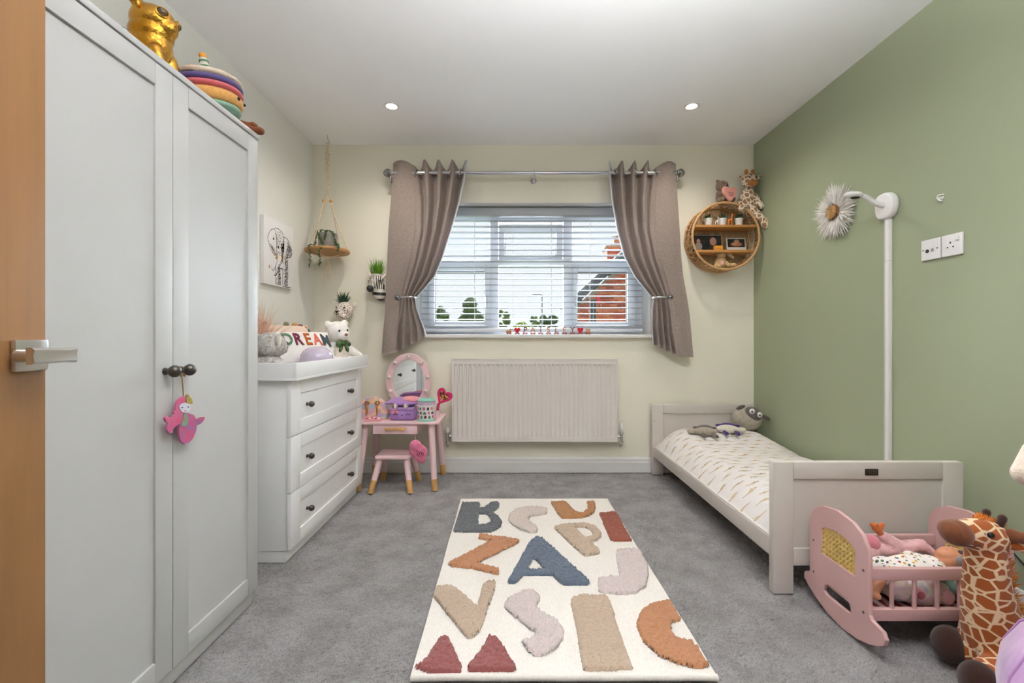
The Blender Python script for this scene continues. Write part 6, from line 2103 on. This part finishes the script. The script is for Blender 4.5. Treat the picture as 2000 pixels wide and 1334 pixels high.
def cradle_toys():
    # pastel fluffy toy
    pf = NT('pastel_fur')
    f_ = pf.noise(14, 2); pf.base(pf.ramp(f_, [(.30, col((150, 172, 204))), (.42, col((234, 226, 214))), (.55, col((232, 196, 206))), (.68, col((236, 228, 190)))])); pf.b.inputs['Roughness'].default_value = .95; pf.bump(pf.noise(260, 4, .7), .9, .005)
    t = thing('unicorn_plush', 'fluffy pastel plush toy with a pink ear behind the cradle spindles', 'soft toy', (1.32, 1.485, .105))
    bm = BM(); add_ell(bm, (1.345, 1.488, .150), (.095, .042, .044)); add_ell(bm, (1.265, 1.487, .158), (.045, .04, .036)); organic('body', bm, pf.m, t, .006, 3, rough=.003, rscale=130)
    bm = BM(); add_ell(bm, (1.305, 1.452, .160), (.026, .010, .024)); e = organic('ear', bm, fur('shell_pink_plush', (230, 178, 184), .8), t, .004, 2, label='shell pink ear')
    bm = BM(); add_ell(bm, (1.305, 1.443, .160), (.012, .005, .013)); obj('inner_ear', bm, fur('deep_pink_plush', (178, 96, 102), .8), e)
    bm = BM(); add_ell(bm, (1.40, 1.452, .148), (.022, .010, .026)); organic('paw', bm, fur('shell_pink_plush', (230, 178, 184), .8), t, .004, 2)
    g = fur('elephant_plush', (150, 142, 142), .78, 60, 300, .5)
    t = thing('elephant_plush', 'grey elephant plush curled beside the doll head in the cradle', 'soft toy', (1.51, 1.475, .105))
    bm = BM(); add_ell(bm, (1.510, 1.482, .205), (.042, .034, .048)); add_ell(bm, (1.50, 1.485, .150), (.048, .036, .045)); add_cap(bm, (1.49, 1.468, .225), (1.455, 1.464, .262), .020, .015); organic('body', bm, g, t, .005, 4)
    bm = BM(); add_ell(bm, (1.475, 1.462, .150), (.030, .010, .030)); organic('ear', bm, g, t, .004, 2)
    bm = BM(); add_box(bm, 1.452, 1.474, 1.4465, 1.4475, .118, .130, mx=None); obj('care_tag', bm, mat('white_satin_tag', (226, 224, 220), .5), t, label='white care tag')
    # blanket below everything
    bm = BM(); rnd = random.Random(2); nx, ny = 30, 16
    g_ = [[bm.verts.new((1.130 + .425 * i / nx, 1.440 + .222 * j / ny, .1065 + .007 * (noise.noise((i * .5, j * .5, 3)) + .6))) for i in range(nx + 1)] for j in range(ny + 1)]
    for j in range(ny):
        for i in range(nx): bm.faces.new((g_[j][i], g_[j][i + 1], g_[j + 1][i + 1], g_[j + 1][i]))
    bl_ = NT('red_white_blanket'); wv = bl_.n('TexWave', Scale=9.0, Distortion=2.0); bl_.l(bl_.co(), wv.inputs['Vector']); bl_.base(bl_.ramp(wv.outputs['Color'], [(.4, col((172, 62, 78))), (.55, col((230, 214, 214)))])); bl_.b.inputs['Roughness'].default_value = .95
    bmesh.ops.solidify(bm, geom=bm.faces[:], thickness=.003)
    setup(obj('blanket', bm, bl_.m, smooth=180), 'red and white patterned blanket lining the floor of the cradle', 'blanket')
    # pillow under the doll
    bm = BM(); add_ell(bm, (1.36, 1.545, .150), (.16, .085, .045)); setup(organic('pillow', bm, mat('mint_cotton', (140, 176, 158), .9, var=.05, bump=.3, bs=200), None, .007, 3), 'mint green pillow under the doll in the cradle', 'pillow')
cradle_toys()

# ================================================================== big giraffe
def big_giraffe():
    skin = giraffe_skin('giraffe_plush_skin', (166, 84, 26), (236, 208, 168), 27, .062, (1, 1, 1.3))
    skin2 = skin
    brown = fur('dark_brown_plush', (58, 30, 18), .7, 60, 300, .5); muz = fur('muzzle_plush', (128, 70, 36), .75, 60, 300, .4); mane = mat('orange_mane', (206, 122, 42), .9, var=.2, vs=60)
    t = thing('giraffe_plush', 'large orange-brown patched giraffe plush sitting in front of the cradle', 'soft toy', (1.42, 1.31, 0))
    bm = BM()
    add_ell(bm, (1.425, 1.315, .105), (.10, .085, .105)); add_cap(bm, (1.395, 1.305, .12), (1.365, 1.298, .24), .076, .058); add_cap(bm, (1.365, 1.298, .24), (1.352, 1.292, .375), .057, .045)
    add_ell(bm, (1.345, 1.290, .415), (.062, .047, .052)); add_cap(bm, (1.335, 1.288, .425), (1.282, 1.285, .430), .044, .036)
    add_cap(bm, (1.40, 1.32, .07), (1.355, 1.345, .062), .052, .046)           # leg towards the cradle
    add_cap(bm, (1.41, 1.27, .065), (1.285, 1.225, .055), .05, .045)           # leg towards the camera
    organic('body', bm, skin, t, .006, 5)
    bm = BM(); add_ell(bm, (1.318, 1.362, .060), (.050, .044, .052), (0, 0, .5)); organic('hoof', bm, brown, t, .005, 3)
    bm = BM(); add_ell(bm, (1.255, 1.214, .056), (.044, .046, .054)); organic('hoof', bm, brown, t, .005, 3)
    bm = BM(); add_ell(bm, (1.262, 1.284, .430), (.038, .040, .036)); add_ell(bm, (1.246, 1.283, .438), (.026, .036, .026)); mz = organic('muzzle', bm, muz, t, .004, 3, label='brown muzzle')
    bm = BM(); add_tube(bm, smoothpath([(1.236, 1.252, .414), (1.262, 1.2445, .408), (1.288, 1.2455, .412)], 4), .0016, 6); obj('mouth_seam', bm, brown, mz)
    for y, lab in ((1.243, None), (1.335, None)):
        s = -1 if y < 1.29 else 1
        bm = BM(); add_ell(bm, (1.318, y + s * -.001, .440), (.0095, .006, .0085), (0, .3, 0)); obj('eye', bm, m_black, t)
    for y in (1.262, 1.325):
        s = -1 if y < 1.29 else 1
        bm = BM(); add_cap(bm, (1.392, y, .432), (1.455, y + s * .03, .424), .019, .010); organic('ear', bm, muz, t, .004, 2, label='brown ear')
        bm = BM(); add_cap(bm, (1.372, y + s * -.012, .448), (1.380, y + s * -.010, .476), .008, .011); organic('horn', bm, brown, t, .0035, 2)
    bm = BM(); add_cap(bm, (1.40, 1.268, .405), (1.46, 1.235, .392), .016, .010); organic('ear', bm, skin, t, .004, 2)
    rnd = random.Random(7); bm = BM()
    for k in range(420):
        u = rnd.random()
        p = lerp_table([(0, 1.325, .460), (.25, 1.385, .440), (.5, 1.408, .33), (.75, 1.425, .24), (1, 1.470, .16)], u)
        b = Vector((p[0], 1.294 + rnd.uniform(-.014, .014), p[1]))
        d = Vector((.6 + .5 * u, rnd.uniform(-.5, .5), 1 - u * .8)).normalized() * rnd.uniform(.018, .034)
        add_blade(bm, b, b + d, .0026, .2, 3)
    setup(obj('mane', bm, mane, t, smooth=180), kind='stuff')
big_giraffe()

def beanbag():
    c = Vector((1.352, .925, 0))
    n_ = NT('iridescent_lilac'); f_ = n_.noise(5, 3, .6); n_.base(n_.ramp(f_, [(.35, col((176, 128, 186))), (.5, col((206, 162, 204))), (.65, col((222, 176, 192)))])); n_.b.inputs['Roughness'].default_value = .42; n_.b.inputs['Sheen Weight'].default_value = .6; n_.bump(n_.noise(18, 3), .35, .01)
    t = thing('beanbag', 'shiny lilac beanbag seat at the near end of the green wall', 'beanbag', tuple(c))
    bm = BM(); seg, rows = 48, 22
    prof = [(.0, .004), (.15, .004), (.21, .03), (.245, .09), (.252, .15), (.243, .215), (.215, .275), (.17, .322), (.11, .352), (.05, .366), (0, .368)]
    g = []
    for r_, z in prof:
        ring = []
        for k in range(seg):
            a = 2 * PI * k / seg
            rr = r_ * (1 - .035 * abs(math.sin(4 * a)) ** .4 * 0 + .02 * math.cos(8 * a) * -1)
            ring.append(bm.verts.new((c.x + rr * math.cos(a), c.y + rr * math.sin(a), max(z + .008 * noise.noise((math.cos(a) * 2, math.sin(a) * 2, z * 9)), .003))))
        g.append(ring)
    for a, b in zip(g[:-1], g[1:]):
        for k in range(seg): bm.faces.new((a[k], a[(k + 1) % seg], b[(k + 1) % seg], b[k]))
    bmesh.ops.remove_doubles(bm, verts=bm.verts[:], dist=.0008)
    obj('cover', bm, n_.m, t, smooth=180)
    for k in range(8):
        a = 2 * PI * (k + .5) / 8 + .0; bm = BM()
        add_tube(bm, [(c.x + (r_ * 1.018 + .001) * math.cos(a), c.y + (r_ * 1.018 + .001) * math.sin(a), z + .002) for r_, z in prof[2:]], .0028, 6); obj('seam_piping', bm, mat('lilac_piping', (196, 150, 200), .5), t)
beanbag()

def big_teddy():
    m = fur('ivory_plush', (228, 208, 188), .82, 50, 260, .4)
    t = thing('teddy_bear', 'large ivory teddy sitting on the beanbag, one bent arm showing at the frame edge', 'soft toy', (1.40, .93, .37))
    bm = BM()
    add_ell(bm, (1.425, .935, .51), (.10, .09, .145)); add_ell(bm, (1.43, .93, .755), (.105, .095, .10)); add_ell(bm, (1.41, .85, .735), (.045, .04, .035))
    for s in (-1, 1): add_ell(bm, (1.43 + s * .09, .94, .845), (.035, .022, .035))
    add_cap(bm, (1.345, .955, .635), (1.145, 1.005, .682), .034, .028); add_cap(bm, (1.145, 1.005, .682), (1.168, 1.008, .735), .027, .022)
    add_cap(bm, (1.50, .90, .62), (1.60, .85, .52), .034, .03)
    for s in (-1, 1): add_cap(bm, (1.42 + s * .05, .88, .42), (1.40 + s * .10, .77, .42), .048, .042)
    organic('body', bm, m, t, .007, 5)
    bm = BM(); add_ell(bm, (1.405, .812, .745), (.014, .010, .010)); obj('nose', bm, m_black, t)
    for s in (-1, 1):
        bm = BM(); add_ell(bm, (1.42 + s * .04, .842, .785), .009, u=10, v=8); obj('eye', bm, m_black, t)
big_teddy()

# ================================================================== on the dressing table
def table_things():
    z = TT + .0005
    # rainbow pouch
    t = thing('rainbow_pouch', 'rounded rainbow tie-dye pouch standing on the dressing table beside the chest', 'pouch', (-.955, 3.06, z))
    n_ = NT('rainbow_print'); f_ = n_.noise(16, 2, .5); n_.base(n_.ramp(f_, [(.3, col((150, 196, 208))), (.42, col((226, 168, 184))), (.52, col((238, 206, 150))), (.62, col((190, 160, 200))), (.72, col((160, 206, 196)))])); n_.b.inputs['Roughness'].default_value = .35
    dm = [(-.092, 0), (.092, 0)] + [(.095 * math.cos(a), .045 + .092 * math.sin(a)) for a in [PI * k / 18 for k in range(19)]]
    MP = Matrix.Translation((-.955, 3.055, z)) @ Matrix.Rotation(R(82), 4, 'X')
    solid('body', [dm], .05, n_.m, t, MP, bev=.01)
    bm = BM(); add_tube(bm, [MP @ Vector((x * 1.005, y * 1.005, 0)) for x, y in dm[2:]], .003, 6); obj('zip', bm, m_black, t)
    mg = mat('gold_glitter', (186, 132, 72), .35, .5, var=.3, vs=200)
    for dx in (-.035, .035):
        pts = [(dx, .02), (dx + .003, .05), (dx - .004, .08), (dx, .10)]
        bm = BM(); add_tube(bm, [MP @ Vector((a, b, .027)) for a, b in pts], [.004, .007, .007, .005], 8)
        for k in range(6): add_ell(bm, MP @ Vector((dx + .014 * math.cos(k * 1.05), .105 + .010 * math.sin(k * 1.05), .027)), .006, u=8, v=6)
        obj('gold_figure', bm, mg, t, label='gold glitter figure on the pouch')
    # little tray
    t = thing('sweet_tray', 'small pink tray of toy sweets at the front of the dressing table', 'tray', (-.92, 2.968, z))
    bm = BM(); add_box(bm, -.975, -.868, 2.935, 3.0, z, z + .006, .002)
    for q in ((-.975, -.868, 2.935, 2.939), (-.975, -.868, 2.996, 3.0), (-.975, -.971, 2.939, 2.996), (-.872, -.868, 2.939, 2.996)): add_box(bm, q[0], q[1], q[2], q[3], z + .006, z + .018, .001)
    obj('tray', bm, mat('candy_pink', (236, 176, 182), .4), t)
    rnd = random.Random(4)
    for k in range(9):
        n2, c_ = (('red_sweet', (206, 52, 64)), ('white_sweet', (236, 228, 224)), ('pink_sweet', (232, 140, 156)))[k % 3]
        bm = BM(); add_ell(bm, (-.958 + (k % 5) * .019 + rnd.uniform(-.003, .003), 2.952 + (k // 5) * .026, z + .016), (.010, .009, .009)); obj(n2, bm, mat(n2, c_, .4), t)
    # purple cat case
    mp = fur('purple_felt', (168, 128, 190), .85, 60, 300, .3)
    cx, cy = -.735, 3.03
    t = thing('cat_case', 'open purple plush cat case in front of the oval mirror', 'case', (cx, cy, z))
    bm = BM(); add_box(bm, cx - .088, cx + .082, cy - .055, cy + .055, z, z + .072, .024, seg=4); obj('body', bm, mp, t, smooth=180)
    bm = BM(); add_box(bm, cx - .080, cx + .075, cy - .056, cy + .052, z + .068, z + .086, .008); obj('rim', bm, fur('light_purple_felt', (184, 148, 204), .85, 60, 300, .3), t)
    bm = BM(); add_ell(bm, (cx + .0, cy + .02, z + .118), (.112, .06, .020), (R(18), 0, R(4))); add_ell(bm, (cx - .105, cy + .0, z + .108), (.03, .02, .010)); lid = organic('lid', bm, mp, t, .005, 3)
    bm = BM(); add_ell(bm, (cx + .045, cy + .02, z + .134), (.062, .04, .013), (R(18), R(3), 0)); organic('lid_lining', bm, fur('coral_felt', (226, 146, 152), .85, 60, 300, .3), lid, .004, 2, label='coral lining')
    bm = BM(); add_box(bm, cx - .07, cx + .065, cy - .045, cy + .04, z + .084, z + .092); obj('inside', bm, mat('dark_plum', (74, 48, 88), .9), t)
    for dx in (-.045, .022):
        bm = BM(); add_ell(bm, (cx + dx, cy - .05, z + .097), (.017, .012, .025)); e = obj('ear', bm, mp, t)
        bm = BM(); add_ell(bm, (cx + dx, cy - .059, z + .097), (.0095, .006, .018)); obj('inner_ear', bm, mat('cream_felt', (236, 226, 196), .9), e)
    for dx in (-.045, .04):
        bm = BM(); add_tube(bm, smoothpath([(cx + dx - .015, cy - .0555, z + .036), (cx + dx - .005, cy - .0565, z + .042), (cx + dx + .006, cy - .0565, z + .040), (cx + dx + .016, cy - .0555, z + .044)], 4), .0022, 6); obj('closed_eye', bm, m_black, t)
    bm = BM(); add_ell(bm, (cx - .002, cy - .0555, z + .034), (.005, .003, .004)); obj('nose', bm, m_black, t)
    for k in range(3):
        bm = BM(); add_ell(bm, (cx - .062 + k * .014, cy - .059, z + .056 + (k % 2) * .012), (.011, .004, .010)); obj('pink_bow', bm, mat('bow_pink', (226, 140, 160), .7), t)
    # tin
    tx, ty = -.578, 2.99
    t = thing('picture_tin', 'white cylindrical tin with little coloured pictures and a mint lid rim', 'tin', (tx, ty, z))
    bm = BM(); add_lathe(bm, [(0, 0), (.054, 0), (.056, .004), (.056, .112), (0, .112)], 40, Matrix.Translation((tx, ty, z))); obj('body', bm, mat('white_tin', (226, 222, 222), .3), t)
    bm = BM(); add_lathe(bm, [(.0565, .0), (.0575, .003), (.0575, .012), (.0565, .015)], 40, Matrix.Translation((tx, ty, z))); obj('base_band', bm, mat('mint_plastic', (152, 206, 190), .4), t)
    bm = BM(); add_lathe(bm, [(.0565, .108), (.058, .111), (.058, .122), (.0565, .125)], 40, Matrix.Translation((tx, ty, z))); obj('zip_band', bm, mat('mauve_zip', (206, 178, 204), .6, var=.2, vs=200), t)
    bm = BM(); add_lathe(bm, [(.0, .126), (.045, .126), (.055, .128), (.0565, .136), (.052, .143), (.046, .143), (.043, .134), (0, .134)], 40, Matrix.Translation((tx, ty, z))); obj('lid', bm, mat('mint_plastic', (152, 206, 190)), t)
    cs = [(120, 56, 44), (70, 128, 84), (206, 96, 130), (60, 52, 70), (222, 130, 90), (86, 130, 150)]
    pk = 0
    for row, zz in enumerate((.085, .056, .030)):
        for k in range(5):
            a = R(-150 + k * 27 + row * 5); b_ = BM(); r_ = .0566
            w_, h_ = .0095 - .002 * (k % 2), .011 - .002 * (row % 2)
            d = Vector((math.cos(a), math.sin(a), 0)); s_ = Vector((-d.y, d.x, 0))
            o_ = Vector((tx, ty, z + zz)) + d * r_
            shp = [(-1, -1), (1, -1), (1, .2), (0, 1), (-1, .2)] if (k + row) % 2 else [(math.cos(q), math.sin(q)) for q in [2 * PI * j / 10 for j in range(10)]]
            f1 = [b_.verts.new(o_ + s_ * (p * w_) + Vector((0, 0, q * h_)) - d * (r_ - math.sqrt(max(r_ * r_ - (p * w_) ** 2, 0))) + d * .0004) for p, q in shp]
            b_.faces.new(f1); obj('printed_picture', b_, mat('tin_print_%d' % (pk % 6), cs[pk % 6], .4), t, smooth=0); pk += 1
    # cup with heart hand mirror
    t = thing('pink_cup', 'small pink cup behind the tin on the dressing table', 'cup', (-.528, 3.10, z))
    bm = BM(); add_lathe(bm, [(0, 0), (.021, 0), (.023, .05), (.0205, .05), (.019, .006), (0, .006)], 22, Matrix.Translation((-.528, 3.10, z))); obj('cup', bm, m_pink, t)
    t = thing('heart_mirror', 'hot pink heart-shaped toy hand mirror standing in the pink cup', 'toy mirror', (-.528, 3.10, z + .01))
    hp = [(0, -.048), (.024, -.026), (.046, .0), (.052, .026), (.040, .046), (.020, .046), (.004, .034), (0, .026), (-.004, .034), (-.020, .046), (-.040, .046), (-.052, .026), (-.046, 0), (-.024, -.026)]
    hc = W(866, 775, 3.085)
    MH = Matrix.Translation(hc) @ Matrix.Rotation(R(90), 4, 'X') @ Matrix.Rotation(R(-32), 4, 'Z')
    hpts = smoothloop(hp, 4)
    solid('heart_frame', [hpts, [(a * .74, b * .74) for a, b in hpts]], .012, mat('hot_pink', (214, 40, 108), .3, coat=.4), t, MH, bev=.003)
    n_ = NT('mixed_colour_print'); f_ = n_.noise(28, 2); n_.base(n_.ramp(f_, [(.35, col((92, 44, 44))), (.45, col((228, 168, 70))), (.55, col((170, 70, 120))), (.65, col((120, 140, 190)))], 'CONSTANT')); n_.b.inputs['Roughness'].default_value = .3
    solid('picture_disc', [[(a * .77, b * .77) for a, b in hpts]], .006, n_.m, t, MH)
    bm = BM(); add_tube(bm, [MH @ Vector((0, -.044, 0)), MH @ Vector((0, -.066, 0)), Vector((-.528, 3.10, z + .012))], [.008, .010, .007], 10); obj('handle', bm, mat('hot_pink', (214, 40, 108)), t)
    bm = BM(); add_ell(bm, (-.848, 3.13, z + .028), .028); setup(organic('pompom_ball', bm, fur('dusty_pink_fluff', (206, 140, 146), .7), None, .004, 1, rough=.003, rscale=200), 'fluffy dusty pink ball behind the purple cat case', 'pompom')
    t = thing('toy_brush', 'flat wooden toy brush lying beside the purple cat case', 'brush', (-.842, 3.04, z))
    bm = BM(); add_box(bm, -.862, -.826, 3.030, 3.046, z, z + .006, .002); obj('handle', bm, m_beech, t)
    bm = BM(); add_box(bm, -.886, -.862, 3.024, 3.052, z, z + .010, .003); obj('head', bm, m_pink, t)
    # fluffy pouch hanging from the drawer
    c = W(817, 881, 2.895)
    t = thing('fluffy_pouch', 'bright pink fluffy pouch with a stitched face hanging from the table drawer', 'pouch', tuple(c))
    mf = fur('bright_pink_fluff', (232, 128, 160), .75, 60, 260, .7)
    bm = BM(); add_ell(bm, c + Vector((-.018, 0, .032)), (.040, .018, .040)); add_ell(bm, c + Vector((.010, 0, -.012)), (.050, .020, .056)); add_ell(bm, c + Vector((.02, 0, -.055)), (.028, .014, .026)); add_ell(bm, c + Vector((-.04, 0, .0)), (.020, .014, .030))
    organic('body', bm, mf, t, .005, 3, rough=.003, rscale=140)
    bm = BM(); f0 = c + Vector((.018, -.022, -.012))
    add_tube(bm, [f0 + Vector((.021 * math.cos(a), 0, .014 * math.sin(a))) for a in [2 * PI * k / 20 for k in range(20)]], .0018, 6, closed=True)
    for dx in (-.007, .007): add_ell(bm, f0 + Vector((dx, 0, .0)), (.003, .002, .005), u=8, v=6)
    add_tube(bm, smoothpath([f0 + Vector((-.03, .003, .014)), f0 + Vector((-.022, 0, .022)), f0 + Vector((-.012, 0, .020))], 3), .0018, 6)
    add_tube(bm, smoothpath([f0 + Vector((.03, .003, .016)), f0 + Vector((.024, 0, .026)), f0 + Vector((.014, 0, .024))], 3), .0018, 6)
    obj('stitched_face', bm, mat('dark_stitch', (120, 40, 70), .8), t)
    bm = BM(); tp = W(811, 828, 2.928); add_tube(bm, [tp, (tp.x + .002, 2.915, tp.z - .03), c + Vector((-.018, 0, .068))], .0013, 6); obj('string', bm, mat('pink_string', (226, 150, 170), .9), t)
table_things()

# ================================================================== toy letter train on the window sill
def train():
    Y, zs = 3.285, 1.0115
    m_l, m_b, m_red = wood('letter_wood', (186, 128, 72), .75, (40, 40, 40)), mat('train_base', (176, 62, 58), .5), mat('red_lacquer', (206, 34, 46), .3)
    m_dkl = wood('letter_wood_dark', (122, 84, 54), .75, (40, 40, 40))
    grp = 'wooden train letters on the window sill'
    def base(t, x):
        bm = BM(); add_box(bm, x - .018, x + .018, Y - .010, Y + .010, zs + .005, zs + .011, .002); b = obj('base', bm, m_b, t, label='red base')
        for dx in (-.011, .011):
            for s in (-1, 1):
                bm = BM(); add_tube(bm, [(x + dx, Y + s * .010, zs + .0055), (x + dx, Y + s * .0135, zs + .0055)], .0055, 12); obj('wheel', bm, m_b, t)
    def X(px): return (px - 1003) * Y / FOC
    MT = lambda x, z: Matrix.Translation((x, Y, z)) @ Matrix.Rotation(R(90), 4, 'X')
    for k, (ch, px) in enumerate(zip('PAISLEY', (1025.6, 1040.8, 1056, 1071.4, 1086.8, 1102.5, 1118))):
        x = X(px)
        t = thing('toy_letter', 'small wooden letter %s on a red wheeled base on the window sill' % ch, 'letter', (x, Y, zs), group=grp)
        base(t, x); text('letter', ch, .056, .007, m_dkl if k % 2 == 0 else m_l, t, MT(x, zs + .0305), bold=.0006)
    hp = smoothloop([(0, -.020), (.011, -.009), (.020, .004), (.018, .015), (.009, .018), (0, .011), (-.009, .018), (-.018, .015), (-.020, .004), (-.011, -.009)], 4)
    for px, lab in ((1010.2, 'small red wooden heart beside the letter P'), (1133.4, 'small red wooden heart beside the letter Y')):
        x = X(px); t = thing('toy_heart', lab + ' on the window sill', 'heart', (x, Y, zs), group=grp)
        base(t, x); solid('heart', [hp], .008, m_red, t, MT(x, zs + .029), bev=.002)
    x = X(994); t = thing('toy_engine', 'small wooden train engine at the start of the letter train', 'toy train', (x, Y, zs), group=grp)
    base(t, x)
    eng = [(-.022, 0), (.018, 0), (.018, .022), (.022, .027), (.002, .027), (.004, .022), (.004, .014), (-.008, .014), (-.008, .022), (-.014, .022), (-.014, .014), (-.020, .012)]
    solid('engine_body', [eng, [(.008, .015), (.014, .015), (.014, .021), (.008, .021)]], .010, m_l, t, MT(x, zs + .011))
    x = X(1148.6); t = thing('toy_wagon', 'small wooden wagon at the end of the letter train', 'toy train', (x, Y, zs), group=grp)
    base(t, x)
    wg = [(-.016, 0), (.016, 0), (.016, .024), (.020, .028), (-.020, .028), (-.016, .024)]
    solid('wagon_body', [wg, [(-.011, .010), (-.003, .010), (-.003, .018), (-.011, .018)], [(.003, .010), (.011, .010), (.011, .018), (.003, .018)]], .010, m_l, t, MT(x, zs + .011))
train()
